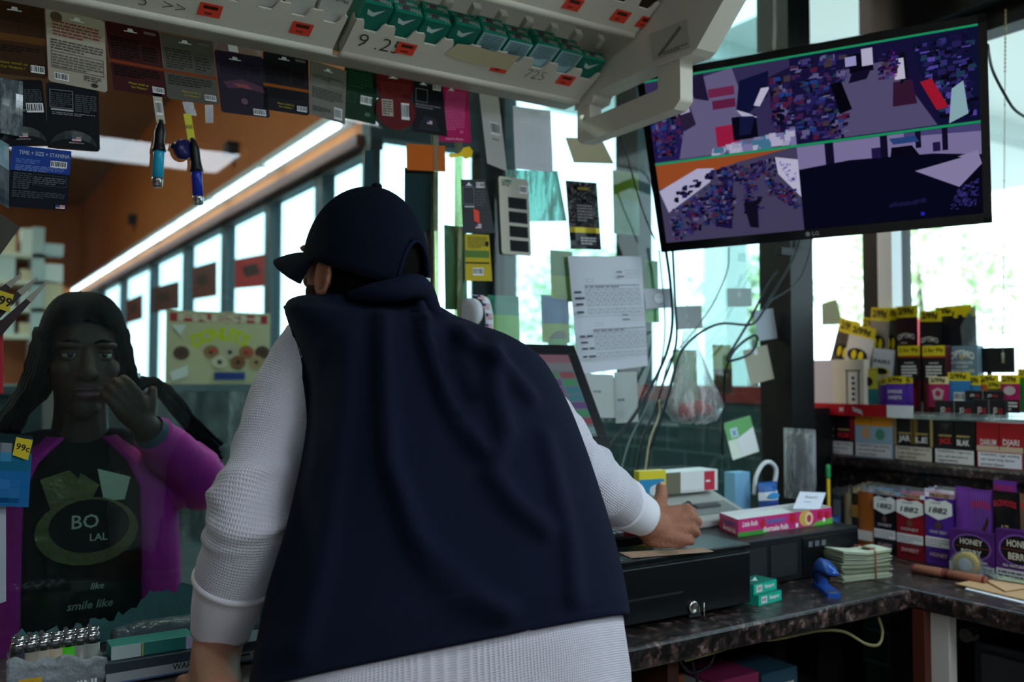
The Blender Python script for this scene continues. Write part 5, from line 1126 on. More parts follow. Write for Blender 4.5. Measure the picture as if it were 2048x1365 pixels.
O, U, V = quad_px((997, 352), (1056, 360), (1004, 508), Y=gy(2)); o = panel('hairpin_card', 'white card of black hairpins in four rows', 'hairpin card', O, U, V, paper('#d8d4ca'), [('l', 0.1, 0.04, 0.4, 0.12, 3, tg('#5a5850')), ('b', 0.66, 0.09, 0.95, 0.19), ('e', 0.3, 0.05, 0.14, 0.015, tg('#4a7a6a'))], 0.0015, RC, G2_)
for r in range(4):
    mb = MB(); decal(mb, O, U, V, [('r', 0.28, 0.255+0.185*r, 0.92, 0.40+0.185*r, mat('#2c2c30', 0.35))], 0.0006)
    for q in range(9): mb.cyl(O+U*0.30+V*(0.268+0.185*r+0.0148*q)-V3(0, 0.0016, 0), O+U*0.88+V*(0.268+0.185*r+0.0148*q)-V3(0, 0.0016, 0), 0.0009, mat('#0c0c0e', 0.25, 0.6), n=6)
    mb.build('hairpin_row', o)
O, U, V = quad_px((1131, 361), (1193, 366), (1141, 498), Y=gy(1)); pouch('foil_pouch', 'glossy black foil pouch with gold band above the calendar sheet', 'pouch', O, U, V, [(0, 0.68, mat('#181214', 0.15, 0.2, bump=(50, 0.8))), (0.68, 0.76, mat('#b09a2c', 0.25, 0.5)), (0.76, 1, mat('#121218', 0.18, 0.2))], [('t', 'PREMIUM', 0.5, 0.12, 0.05, tg('#9a8a3c'), {'w': 0.5}), ('l', 0.2, 0.3, 0.8, 0.6, 8, tg('#8a8488')), ('l', 0.3, 0.8, 0.8, 0.92, 4, tg('#b8b8bc'))] if False else [('r', 0.32, 0.09, 0.68, 0.13, tg('#8a7a34')), ('l', 0.25, 0.34, 0.75, 0.6, 6, tg('#8a8488')), ('l', 0.3, 0.82, 0.8, 0.94, 3, tg('#b8b8bc'))], 0.005, G2_)
card('yellow packet card with barcode below the black card', (930, 468), (978, 470), (931, 562), '#b9a42c', [('l', 0.1, 0.05, 0.9, 0.3, 6, tg('#6a6428')), ('r', 0, 0.35, 1, 0.5, tg('#5a7a3c')), ('b', 0.3, 0.72, 0.75, 0.88), ('e', 0.9, 0.2, 0.08, 0.06, tg('#2a2a2a')), ('r', 0, 0.6, 1, 0.63, tg('#2a2a1c'))], 0, 'product_card', 'product card', G2_, shape=[(0, 0), (1, 0), (1.12, 1), (0, 1)])
# roll of flag stickers
t = thing('sticker_roll', 'white roll of small flag stickers hanging open on the glass', 'sticker roll', at(960, 620, Y=GY-0.02), None)
c = at(940, 625, Y=GY-0.018); MB().lathe([(0.016, -0.010), (0.033, -0.010), (0.033, 0.010), (0.016, 0.010)], c, mat('#d0d0d4', 0.4), 24, V3(0.95, 0.3, 0)).build('roll', t, smooth=True)
mb = MB(); line = [at(x, y, Y=GY-0.03) for x, y in ((945, 590), (968, 596), (977, 622), (979, 650), (976, 672))]; pts, _ = spline(line, [1]*5, 6)
Us = at(960, 620, Y=GY-0.03); wv = V3(0.024, 0.004, 0)
for a, b in zip(pts[:-1], pts[1:]): mb.add([a-wv*0.5, b-wv*0.5, b+wv*0.5, a+wv*0.5], [(0, 1, 2, 3)], mat('#dcdce0', 0.5))
so = mb.build('strip', t, smooth=True, solid=0.0004)
mb = MB()
for x, y in ((961, 594), (972, 612), (977, 632), (977, 653)):
    q = at(x, y, Y=GY-0.0315); decal(mb, q+V3(-0.009, 0, 0.006), V3(0.018, 0, -0.002), V3(0.001, 0, -0.012), [('f', 0, 0, 1, 1)], 0.001)
mb.build('flag_stickers', so)
# calendar sheet
cal = [('r', 0, 0, 1, 1, mat('#d9d9e2', 0.7))]
ink = tg('#5a5a66')
for (v0, u0) in ((0.27, 0.18), (0.645, 0.22)):
    cal += [('r', u0, v0-0.02, 0.93, v0-0.014, ink), ('l', u0, v0-0.012, 0.93, v0+0.004, 1, ink)]
    for r_ in range(4):
        vr = v0+0.012+0.052*r_+(0.015 if r_ == 3 else 0)
        for c_ in range(7):
            ua = u0+(0.94-u0)*c_/7; cal += [('o', ua, vr, ua+(0.94-u0)/7*0.82, vr+0.040, 0.0009, ink)]
            cal += [('p', [(ua+0.02, vr+0.032), (ua+0.03, vr+0.034), (ua+0.075, vr+0.008), (ua+0.07, vr+0.006)], tg('#8c8c98'))]
        cal += [('l', 0.03, vr+0.01, u0-0.02, vr+0.04, 1, tg('#3c3c48'))]
    cal += [('l', 0.6, v0-0.14, 0.7, v0-0.12, 1, ink), ('o', 0.72, v0-0.145, 0.92, v0-0.12, 0.0005, ink), ('l', 0.6, v0-0.10, 0.7, v0-0.08, 1, ink), ('o', 0.72, v0-0.105, 0.92, v0-0.08, 0.0005, ink), ('o', u0, v0-0.07, u0+0.1, v0-0.045, 0.0005, ink)]
cal += [('r', 0.0, 0.515, 1, 0.518, tg('#9a9aa6')), ('l', 0.1, 0.86, 0.9, 0.875, 1, tg('#b4b4c0'))]
card('white printed calendar sheet with two grids taped on the glass', (1136, 512), (1283, 513), (1157, 750), '#e2e2ea', cal[1:], 3, 'calendar_sheet', 'calendar', None, rough=0.7, th=0.0006, shape=[(0, 0), (1, 0), (0.955, 0.97), (0, 1)])
for lb, tl, tr, bl, hx, its, k in (('blank curled receipt hanging under the calendar beside the till screen', (1170, 748), (1226, 750), (1196, 836), '#cfd2d2', [('l', 0.1, 0.35, 0.5, 0.45, 1, tg('#8a8c90'))], 1),
        ('long receipt hanging under the calendar next to the cables', (1228, 745), (1273, 744), (1232, 847), '#ccd0d0', [('l', 0.1, 0.5, 0.6, 0.6, 1, tg('#7a7c80'))], 2),
        ('white note with a drawn smile beside the calendar', (1287, 578), (1343, 577), (1292, 618), '#d4d6de', [('e', 0.5, 0.5, 0.22, 0.34, tg('#a9a9b8')), ('e', 0.5, 0.48, 0.17, 0.26, mat('#d4d6de', 0.6)), ('r', 0.43, 0.36, 0.46, 0.48, tg('#8a8a9a')), ('r', 0.54, 0.36, 0.57, 0.48, tg('#8a8a9a'))], 2),
        ('plain grey white note right of the smile note', (1350, 613), (1402, 611), (1354, 660), '#c6c8cc', [], 1),
        ('small white note taped high near the corner post', (1454, 577), (1503, 577), (1455, 614), '#d8e0e0', [('r', 0.4, 0.2, 0.55, 0.5, HOLE)], 1),
        ('white slip stuck beside the black corner post', (1507, 622), (1546, 617), (1516, 683), '#cfd4dc', [], 2),
        ('cream note card low by the corner post', (1486, 702), (1534, 690), (1501, 771), '#d0c9b8', [('r', 0.4, 0.03, 0.55, 0.2, HOLE)], 3)):
    card(lb, tl, tr, bl, hx, its, k, 'paper_note', 'note', G2_, rough=0.7, th=0.0006)
card('green and white voucher card leaning at the glass above the boxes', (1447, 848), (1500, 832), (1466, 921), '#dfe6d4', [('r', 0, 0, 1, 0.48, tg('#6fae6c')), ('r', 0.15, 0.18, 0.42, 0.44, tg('#b8d0d8')), ('t', 'X', 0.28, 0.32, 0.14, tg('#2a4a8a')), ('p', [(0.3, 0.5), (1, 0.3), (1, 0.9), (0.4, 1)], WHT)], 4, 'voucher_card', 'card', G2_)
# snack packets hung on the store side of the glass
random.seed(5)
HB = 'packets hanging beyond the glass'
def far_pouch(label, tl, w_, h_, bands, its=(), Y=1.868):
    O = at(*tl, Y=Y); U = V3(w_, 0, 0); V = V3(0.004, 0, -h_); pouch('snack_packet', label, 'packet', O, U, V, bands, its, 0.008, HB)
Yl, Ol, Bl, Gn, Rd = mat('#b8b02c', 0.3), mat('#7f8a3c', 0.3), mat('#2c5c94', 0.3), mat('#5f9c3c', 0.3), mat('#94302c', 0.3)
far_pouch('olive and yellow packet beyond the glass beside the calendar, top of its string', (1100, 500), 0.07, 0.13, [(0, 0.5, Ol), (0.5, 1, Yl)])
far_pouch('blue and yellow packet beyond the glass left of the calendar', (1082, 590), 0.085, 0.12, [(0, 0.6, Bl), (0.6, 1, Yl)])
far_pouch('yellow packet beyond the glass hanging above the calendar corner', (1225, 340), 0.09, 0.17, [(0, 0.45, Yl), (0.45, 1, mat('#a9b48c', 0.3))], Y=1.868)
far_pouch('lime green packet beyond the glass between calendar and cables', (1288, 520), 0.05, 0.17, [(0, 0.5, Gn), (0.5, 1, mat('#8ac05c', 0.3))])
far_pouch('lime packet behind the flag sticker roll', (975, 590), 0.09, 0.12, [(0, 0.4, mat('#3c8a6c', 0.3)), (0.4, 1, mat('#9cc43c', 0.3))])
far_pouch('yellow green packet low beyond the glass behind the plastic bag', (1345, 700), 0.09, 0.15, [(0, 0.6, mat('#9cb03c', 0.3)), (0.6, 1, Yl)], Y=1.868)
far_pouch('yellow and brown packet low beyond the glass near the cream note', (1425, 690), 0.075, 0.14, [(0, 0.5, mat('#b4a03c', 0.3)), (0.5, 1, mat('#6c3c28', 0.3))], Y=1.868)
far_pouch('dark maroon packet beyond the glass behind the glass joint', (842, 450), 0.035, 0.22, [(0, 1, mat('#54202c', 0.3))])
far_pouch('grey green packet beyond the glass behind the yellow card', (888, 450), 0.06, 0.2, [(0, 1, mat('#7a8c5c', 0.3))])
far_pouch('brown and green packet beyond the glass under the calendar left edge', (1095, 640), 0.06, 0.12, [(0, 0.4, mat('#6c5434', 0.3)), (0.4, 1, Gn)])
for i, (x, y, w_, h_, hx, lb) in enumerate(((810, 335, 0.085, 0.14, '#12222c', 'dark poster square beyond the glass behind the orange note'), (730, 300, 0.02, 0.1, '#2a3a40', 'narrow dark sticker on the store window'))):
    O = at(x, y, Y=1.862); panel('poster', lb, 'poster', O, V3(w_, 0, 0), V3(0, 0, -h_), mat(hx, 0.5), (), 0.002)
# carrier bag with red fruit
t = thing('plastic_bag', 'thin clear carrier bag with red goods hanging on the glass', 'bag', at(1385, 845, Y=GY-0.05))
bagm = glass('#e6eaea', 0.55, 0.15, milk='#e4e6e6'); bg = MB(); rings = []
for (x0, x1, y, dep) in ((1368, 1392, 660, 0.006), (1362, 1398, 700, 0.012), (1350, 1412, 745, 0.03), (1338, 1430, 790, 0.042), (1332, 1440, 815, 0.045), (1345, 1430, 838, 0.035), (1372, 1405, 848, 0.012)):
    a, b = at(x0, y, Y=GY-0.05), at(x1, y, Y=GY-0.05); c = (a+b)/2; hw = (b-a)/2
    rings.append([c + hw*math.cos(2*math.pi*j/24)*(1+0.10*math.sin(j*2.6+y)) + V3(0, dep*math.sin(2*math.pi*j/24)*(1+0.18*math.sin(j*3.1)), 0.004*math.sin(j*1.7)) for j in range(24)])
bg.loft(rings, bagm, caps=False); bo_ = bg.build('bag_film', t, smooth=True)
for x, y, r, hx in ((1372, 822, 0.024, '#a8242a'), (1398, 815, 0.022, '#b02c2c'), (1412, 820, 0.018, '#8c1c24'), (1385, 832, 0.018, '#3a1416')):
    q = MB(); q.ball(at(x, y, Y=GY-0.05), (r, r*0.9, r*0.95), mat(hx, 0.35), None, 14, 10); tag(q.build('red_fruit', smooth=True), {'#a8242a': 'red rounded good at the bottom of the clear carrier bag, toward the calendar', '#b02c2c': 'bright red rounded good in the middle of the clear carrier bag', '#8c1c24': 'dark red good at the outer side of the clear carrier bag', '#3a1416': 'nearly black round good between the red ones in the bag'}[hx], 'fruit', 'goods in the carrier bag')
MB().tube([at(1380, 660, Y=GY-0.05), at(1372, 620, Y=GY-0.03), at(1378, 606, Y=GY-0.004)], 0.002, bagm, 6, smooth=3).build('handle', t, smooth=True)
# cables
def cable(label, px, r, hexc, Y=GY-0.035, name='cable', plug=None):
    mb = MB(); mb.tube([at(p[0], p[1], Y=Y if len(p) < 3 else p[2]) for p in px], r, mat(hexc, 0.4), 8, smooth=6)
    tag(mb.build(name, smooth=True), label, 'cable', 'cables hanging from the screen')
cable('thick black cable from the screen down past the calendar', [(1330, 490), (1340, 560), (1345, 640), (1335, 700), (1312, 755), (1270, 830), (1220, 895), (1205, 950)], 0.0042, '#0c1a24')
cable('black cable beside the thick one crossing below the carrier bag', [(1345, 492), (1350, 600), (1352, 690), (1325, 770), (1310, 820), (1285, 880), (1270, 960)], 0.0036, '#0e1c28', GY-0.025)
cable('grey cable hanging between the black ones', [(1318, 500), (1330, 640), (1322, 730), (1300, 800), (1260, 880), (1240, 950)], 0.0022, '#6a7478', GY-0.02)
cable('slim grey cable curving under the screen', [(1458, 495), (1455, 540), (1430, 600), (1408, 635), (1382, 670), (1340, 720), (1322, 780)], 0.0018, '#56646a', GY-0.03)
cable('cream cable dropping behind the till boxes', [(1318, 800), (1318, 830), (1300, 880), (1292, 930), (1285, 985)], 0.0024, '#b0a684', GY-0.03)
cable('black cable loop from the corner post to the carrier bag', [(1600, 480, 1.78), (1585, 520, 1.78), (1545, 590, 1.78), (1515, 640, 1.76), (1495, 650, 1.75), (1440, 648, 1.74), (1395, 670, 1.735), (1362, 705, 1.735), (1345, 760, 1.735), (1325, 830, 1.74), (1300, 900, 1.75)], 0.0034, '#0b1822')
cable('black cable with hanging loop near the cream note', [(1555, 540, 1.78), (1520, 600, 1.80), (1500, 640, 1.80), (1470, 690, 1.795), (1455, 715, 1.79), (1462, 722, 1.785), (1500, 708, 1.78), (1515, 680, 1.785), (1505, 672, 1.79), (1470, 700, 1.80), (1452, 740, 1.80), (1448, 800, 1.82), (1446, 850, 1.82), (1444, 910, 1.82)], 0.0036, '#0a1620')
cable('thin black cable hanging by the corner post', [(1625, 478, 1.77), (1615, 520, 1.74), (1598, 560, 1.73), (1570, 585, 1.72), (1545, 600, 1.71), (1530, 620, 1.70)], 0.0022, '#101a22')
cable('long thin cable down the glass beside the screen', [(1240, 265, 1.72), (1262, 340, 1.80), (1285, 420), (1310, 480)], 0.0022, '#2a3a40')
cable('black cable behind the screen edge over the right window', [(1975, 90, 1.15), (1985, 140, 1.2), (2010, 190, 1.2), (2030, 220, 1.2), (2060, 240, 1.2)], 0.0036, '#0d0f12')
cable('pale grey cable rising behind the screen beside the post', [(1548, 100, 1.76), (1550, 50, 1.76), (1549, -10, 1.76), (1548, -60, 1.76)], 0.004, '#a89f94')
mb = MB(); q = at(1566, 505, Y=1.785); mb.boxf(q+V3(-0.03, -0.02, 0.012), V3(0.05, 0, 0), V3(0, 0, -0.024), V3(0, 0.02, 0), BLK); tag(mb.build('cable_clamp', bevel=0.002), 'small black cable clamp on the corner post below the screen', 'clamp')
# beaded blind cord at the right window
t = thing('blind_cord', 'thin beaded blind cord hanging in the right window', 'cord', at(2012, 880, X=2.44))
mb = MB(); a, b = at(2011, 20, X=2.44), at(2006, 705, X=2.44); mb.cyl(a, b, 0.0013, mat('#a8a494', 0.4), n=6); mb.build('string', t, smooth=True)
mb = MB()
for k in range(9): mb.ball(a.lerp(b, (k+0.5)/9), 0.003, mat('#b8b4a4', 0.3), None, 8, 6)
for k in range(16): mb.ball(a.lerp(b, 0.012*k), 0.003, mat('#b08c3c', 0.3, 0.7), None, 8, 6)
mb.build('beads', t, smooth=True)
MB().cyl(b, b-V3(0, 0, 0.03), 0.004, mat('#8a887c', 0.4), n=8).build('toggle', t, smooth=True)

# ================================================================== ON THE COUNTER
CZ = 0.9
def ctr(x, y): return at(x, y, Z=CZ)
# till drawer
t = thing('cash_drawer', 'black metal cash drawer with round lock on the counter beside the clerk', 'cash drawer', (1.27, 1.58, CZ))
DK_ = mat('#0b0c0e', 0.32, bump=(400, 0.08)); dx1, dy0 = 1.492, 1.378
MB().box((1.07, dy0+0.012, CZ+0.006), (dx1, dy0+0.42, 1.030), DK_).build('case', t, bevel=0.004)
MB().box((1.065, dy0+0.004, 1.026), (dx1+0.003, dy0+0.424, 1.036), DK_).build('lid', t, bevel=0.003)
fr = MB().box((1.075, dy0, CZ+0.010), (dx1-0.003, dy0+0.016, 1.020), DK_).build('drawer_front', t, bevel=0.003)
a, b = at(1225, 1210, Y=dy0), at(1366, 1184, Y=dy0); zz = (a.z+b.z)/2
MB().box((1.10, dy0-0.0008, zz-0.002), (b.x, dy0+0.004, zz+0.002), mat('#3c3d40', 0.3, 0.6)).build('slot', fr)
c = at(1385, 1215, Y=dy0)
lk = MB().lathe([(0.013, 0), (0.0135, 0.004), (0.011, 0.006), (0.0085, 0.006), (0.008, 0.004), (0.001, 0.0045)], V3(c.x, dy0, c.z), mat('#b8b6b0', 0.22, 0.9), 24, V3(0, -1, 0)).build('lock', fr, smooth=True)
q = MB(); q.boxf(V3(c.x-0.001, dy0-0.020, c.z+0.006), V3(0.002, 0, 0), V3(0, 0, -0.012), V3(0, 0.018, 0), mat('#c8c6c0', 0.25, 0.9)); q.build('key', lk)
q = MB(); q.tube([V3(c.x+0.018+0.006*math.cos(a_), dy0-0.015+0.006*math.cos(a_), c.z-0.006+0.016*math.sin(a_)) for a_ in [i*math.pi/9 for i in range(19)]], 0.0012, mat('#c8c6c0', 0.25, 0.9), 6); q.build('key_ring', lk, smooth=True)
q = MB(); q.box((c.x-0.010, dy0-0.002, CZ+0.012), (c.x+0.022, dy0, c.z-0.02), mat('#24272a', 0.4)); q.build('key_tag', lk)
for x in (1.10, 1.46):
    for y in (dy0+0.04, dy0+0.38): MB().cyl(V3(x, y, CZ), V3(x, y, CZ+0.01), 0.012, BLK).build('rubber_foot', t)
# note under the hand
O = at(1238, 1106, Z=1.0375); U = at(1405, 1096, Z=1.0375)-O; V = at(1262, 1117, Z=1.0375)-O
mb = MB(); mb.slab([O, O+V, O+U+V*0.8, O+U], V3(0, 0, 0.0006), mat('#a98a74', 0.7)); decal(mb, O+V3(0, 0, 0.0006), U, V, [('o', 0.03, 0.1, 0.97, 0.9, 0.001, tg('#7c6a58')), ('e', 0.5, 0.5, 0.12, 0.35, tg('#8a7462'))], 0.0003, V3(0, 0, 1)); tag(mb.build('banknote'), 'faded banknote lying under the clerk hand on the cash drawer', 'banknote')
# keyboard on the drawer
kO = at(1192, 1030, Z=1.055); t = thing('keyboard', 'black programmable keyboard with red keys on the drawer lid before the till screen', 'keyboard', (1.22, 1.55, 1.036))
MB().boxf(V3(1.10, 1.485, 1.058), V3(0.21, 0, 0), V3(0, 0, -0.02), V3(0, 0.10, 0.012), BLK).build('key_base', t, bevel=0.003)
random.seed(2)
for nm, sel, m in (('grey_keys', 0, mat('#8a8c90', 0.4)), ('red_keys', 1, mat('#c2202c', 0.4))):
    mb = MB()
    for i in range(11):
        for j in range(5):
            red = (i in (7, 8, 9) and j < 3)
            if red == bool(sel): mb.boxf(V3(1.106+0.0185*i, 1.490+0.0185*j, 1.068+0.0022*j), V3(0.015, 0, 0), V3(0, 0, -0.009), V3(0, 0.015, 0.0018), m)
    mb.build(nm, t, bevel=0.001)
# till touch screen
TR, BR = at(1147, 692, Y=1.74), at(1216, 895, Y=1.60)
V = BR-TR; V.x = 0; U = V3(0.37, 0, 0); O = TR-U; N = V.cross(U).normalized()
t = thing('till_screen', 'grey tilted till touch screen with rows of coloured buttons behind the clerk', 'monitor', (O.x+0.18, 1.66, 1.036))
M_TILL = mat('#3a4046', 0.45)
MB().boxf(O, U, V, -N*0.04, M_TILL).build('casing', t, bevel=0.012)
mb = MB(); L = V.length
for a, b, c_, d_ in ((0, 0, 1, 0.10), (0, 0.90, 1, 0.10), (0, 0.1, 0.07, 0.8), (0.93, 0.1, 0.07, 0.8)): mb.boxf(O+U*a+V*b+N*0.003, U*c_, V*d_, -N*0.003, mat('#14171a', 0.35))
mb.build('bezel', t, bevel=0.001)
mb = MB(); So, Su, Sv = O+U*0.07+V*0.1, U*0.86, V*0.8
def E2(h): return emit(h, 0.42, 'till_glow_'+h.lstrip('#'))
it = [('r', 0, 0, 1, 1, E2('#6f8088')), ('r', 0, 0, 1, 0.10, E2('#8a6a78')), ('r', 0, 0.10, 1, 0.19, E2('#7e848c'))]
pal = ['#5f8a6a', '#4a8494', '#6a5a8c', '#7a6090', '#4a8c84', '#8c5a64', '#5a7a9a', '#4f9470']
random.seed(12)
for r in range(7):
    for c_ in range(7): it.append(('r', 0.02+c_*0.14, 0.22+r*0.095, 0.02+c_*0.14+0.125, 0.22+r*0.095+0.075, E2(random.choice(pal))))
it.append(('r', 0.02, 0.90, 0.98, 0.98, E2('#7ea4ac')))
mb.boxf(So, Su, Sv, -N*0.001, mat('#101214', 0.2)); decal(mb, So, Su, Sv, it, 0.0004); mb.build('screen', t)
cz_ = O+U*0.5+V*0.75-N*0.04
mb = MB(); mb.tube([cz_+N*0.01, cz_-N*0.05, V3(cz_.x, cz_.y+0.05, 1.05)], [0.03, 0.028, 0.04], M_TILL, 12); mb.cyl(V3(cz_.x, cz_.y+0.04, 1.036), V3(cz_.x, cz_.y+0.04, 1.052), 0.10, M_TILL, n=28); mb.build('stand', t, smooth=False)

def rectX(x0, y0, x1, y1, X, zmin=None):
    ym, xm = (y0+y1)/2, (x0+x1)/2; A, B = at(x0, ym, X=X).y, at(x1, ym, X=X).y; zt, zb = at(xm, y0, X=X).z, at(xm, y1, X=X).z
    if zmin is not None: zb = zmin
    return V3(X, A, zt), V3(0, B-A, 0), V3(0, 0, zb-zt)
def rectY(x0, y0, x1, y1, Y, zmin=None):
    ym, xm = (y0+y1)/2, (x0+x1)/2; A, B = at(x0, ym, Y=Y).x, at(x1, ym, Y=Y).x; zt, zb = at(xm, y0, Y=Y).z, at(xm, y1, Y=Y).z
    if zmin is not None: zb = zmin
    return V3(A, Y, zt), V3(B-A, 0, 0), V3(0, 0, zb-zt)
# small desktop computer lying flat
pY = 1.49; pz = at(1716, 1052, Y=pY).z; px1 = at(1717, 1090, Y=pY).x; px0 = 1.515
t = thing('desktop_computer', 'flat black desktop computer with mesh grilles right of the cash drawer', 'computer', ((px0+px1)/2, 1.65, CZ))
MB().box((px0, pY, CZ+0.004), (px1, 1.80, pz), mat('#121417', 0.4)).build('case', t, bevel=0.004)
grm = mat('#212327', 0.7, bump=(1500, 0.6)); w_ = px1-px0
for a, b in ((0.03, 0.30), (0.33, 0.52)): MB().box((px0+w_*a, pY-0.002, CZ+0.018), (px0+w_*b, pY+0.001, pz-0.02), grm).build('grille', t, bevel=0.001)
MB().box((px0+w_*0.56, pY-0.003, CZ+0.012), (px0+w_*0.99, pY+0.001, pz-0.012), mat('#0c0d10', 0.3)).build('drive_panel', t, bevel=0.001)
mb = MB()
for i in range(3): mb.box((px0+w_*(0.60+0.05*i), pY-0.0035, pz-0.035), (px0+w_*(0.63+0.05*i), pY, pz-0.022), mat('#5a5f66', 0.4))
mb.build('ports', t)
mb = MB(); mb.add([V3(px0+w_*0.82, pY-0.004, CZ+0.045), V3(px0+w_*0.87, pY-0.004, CZ+0.03), V3(px0+w_*0.87, pY-0.004, CZ+0.055)], [(0, 1, 2)], mat('#8a8f96', 0.3)); mb.build('badge', t)
for x in (px0+0.03, px1-0.03):
    for y in (pY+0.03, 1.77): MB().cyl(V3(x, y, CZ), V3(x, y, CZ+0.006), 0.012, BLK).build('rubber_foot', t)
# white upright carton beside the drawer, two green packs
O, U, V = rectY(1500, 1108, 1516, 1150, 1.47, CZ); boxthing('carton', 'narrow white carton standing between cash drawer and computer', 'carton', V3(1.497, 1.47, V3(*O).z), V3(0.016, 0, 0), V3(0, 0, CZ-O.z), V3(0, 0.05, 0), mat('#c4c6c6', 0.5))
for k, (tx, ty, lb) in enumerate(((1508, 1226, 'green menthol cigarette pack lying on the counter under another pack'), (1505, 1200, 'green menthol cigarette pack lying on top of another beside the drawer'))):
    z0 = CZ + 0.0225*k; b0 = V3(1.51-0.004*k, 1.375+0.01*k, z0+0.022)
    boxthing('cigarette_pack', lb, 'cigarette pack', b0, V3(0.086, 0.012, 0), V3(0, 0, -0.022), V3(-0.008, 0.055, 0), M_TEAL, {'top': M_TEALD}, front=[('t', 'Newport', 0.68, 0.5, 0.42, WHT, {'w': 0.42}), ('r', 0.1, 0.15, 0.36, 0.85, mat('#b8c4c0', 0.5)), ('b', 0.13, 0.25, 0.33, 0.75)], top=[('p', [(0.2, 0.3), (0.4, 0.5), (0.8, 0.2), (0.45, 0.7)], mat('#c9d8d4', 0.4))], group='green packs beside the cash drawer')
# stapler
s0, s1 = ctr(1668, 1197), ctr(1612, 1150); d = (s1-s0); d.z = 0; d = d.normalized(); sd = V3(-d.y, d.x, 0); b0 = s0
t = thing('stapler', 'blue stapler standing open-jawed on the counter before the computer', 'stapler', s0)
BLU = mat('#15489c', 0.3, coat=0.3)
def spt(f, s, z): return b0 + d*f + sd*s + V3(0, 0, z)
mb = MB(); mb.slab([spt(0, -0.015, 0.0), spt(0, 0.015, 0.0), spt(0.115, 0.017, 0.0), spt(0.115, -0.017, 0.0)], V3(0, 0, 0.010), BLU); mb.build('base', t, bevel=0.003)
rings = []
for f, z, h, w2 in ((0.0, 0.052, 0.006, 0.012), (0.02, 0.052, 0.013, 0.0155), (0.06, 0.052, 0.021, 0.017), (0.10, 0.046, 0.024, 0.017), (0.122, 0.030, 0.030, 0.016), (0.128, 0.02, 0.03, 0.013)):
    rings.append([spt(f, w2*math.cos(a), z + (h if math.sin(a) > 0 else h*0.5)*math.sin(a)) for a in [2*math.pi*i/16 for i in range(16)]])
MB().loft(rings, BLU).build('top_arm', t, smooth=True)
MB().slab([spt(0.002, -0.007, 0.036), spt(0.002, 0.007, 0.036), spt(0.11, 0.008, 0.034), spt(0.11, -0.008, 0.034)], V3(0, 0, 0.010), mat('#5a4a48', 0.3, 0.7)).build('magazine', t)
MB().slab([spt(0.092, -0.012, 0.008), spt(0.092, 0.012, 0.008), spt(0.118, 0.012, 0.008), spt(0.118, -0.012, 0.008)], V3(0, 0, 0.035), BLU).build('hinge', t, bevel=0.003)
MB().slab([spt(0.004, -0.009, 0.010), spt(0.004, 0.009, 0.010), spt(0.02, 0.009, 0.010), spt(0.02, -0.009, 0.010)], V3(0, 0, 0.0015), mat('#9a9a9c', 0.3, 0.9)).build('anvil', t)
# money bundle: band round the middle, ragged note edges
m0 = ctr(1686, 1166); t = thing('money_bundle', 'thick bundle of banknotes held by a rubber band by the counter corner', 'banknotes', m0+V3(0.07, 0.02, 0))
ux = V3(0.93, -0.18, 0).normalized(); uy = V3(0.18, 0.93, 0).normalized(); random.seed(31)
mb = MB(); ms = [mat(h, 0.8) for h in ('#8f967c', '#a8ad92', '#767d64', '#bcc0a8', '#6a7058')]
zz = CZ
for i in range(44):
    h = 0.0017; w2 = 0.148+random.uniform(-0.006, 0.004); dd = 0.066; oo = m0 + ux*random.uniform(-0.004, 0.006) + uy*random.uniform(-0.004, 0.004)
    sag = 0.004*math.sin(i*0.35)
    P = [oo, oo+ux*w2*0.5, oo+ux*w2, oo+ux*w2+uy*dd, oo+ux*w2*0.5+uy*dd, oo+uy*dd]
    k = i/43; zs = [zz+h*i*1.0+0.010*k*0.0, zz+h*i*0.86+0.001, zz+h*i*0.94]
    Z = [zs[0], zs[1], zs[2], zs[2], zs[1], zs[0]]
    Pb = [V3(p.x, p.y, z) for p, z in zip(P, Z)]; Pt = [p+V3(0, 0, h*0.8) for p in Pb]; m = ms[i % 5]
    mb.add(Pb+Pt, [(0, 5, 4, 1), (1, 4, 3, 2), (6, 7, 10, 11), (7, 8, 9, 10), (0, 1, 7, 6), (1, 2, 8, 7), (2, 3, 9, 8), (3, 4, 10, 9), (4, 5, 11, 10), (5, 0, 6, 11)], m)
ztop = zz+0.0017*44*0.90
o_ = m0+V3(0, 0, 0); decal(mb, V3(o_.x, o_.y, 0)+ux*0.085+V3(0, 0, zz+0.0017*43*0.9+0.004)+uy*0.06, ux*0.055, -uy*0.052, [('e', 0.5, 0.5, 0.3, 0.35, mat('#6a8068', 0.7)), ('e', 0.5, 0.5, 0.18, 0.22, mat('#a8b49c', 0.7))], 0.001, V3(0, 0, 1))
mb.build('notes', t)
rb = MB(); xx = 0.098; c0 = m0+ux*xx; L = [V3(c0.x, c0.y, CZ+0.003)-uy*0.005, V3(c0.x, c0.y, ztop-0.003)-uy*0.005, V3(c0.x, c0.y, ztop+0.006)+uy*0.001, V3(c0.x, c0.y, ztop+0.006)+uy*0.066, V3(c0.x, c0.y, CZ+0.003)+uy*0.072]
rb.tube(L, 0.0018, mat('#b06a4a', 0.6), 6); rb.build('rubber_band', t, smooth=True)
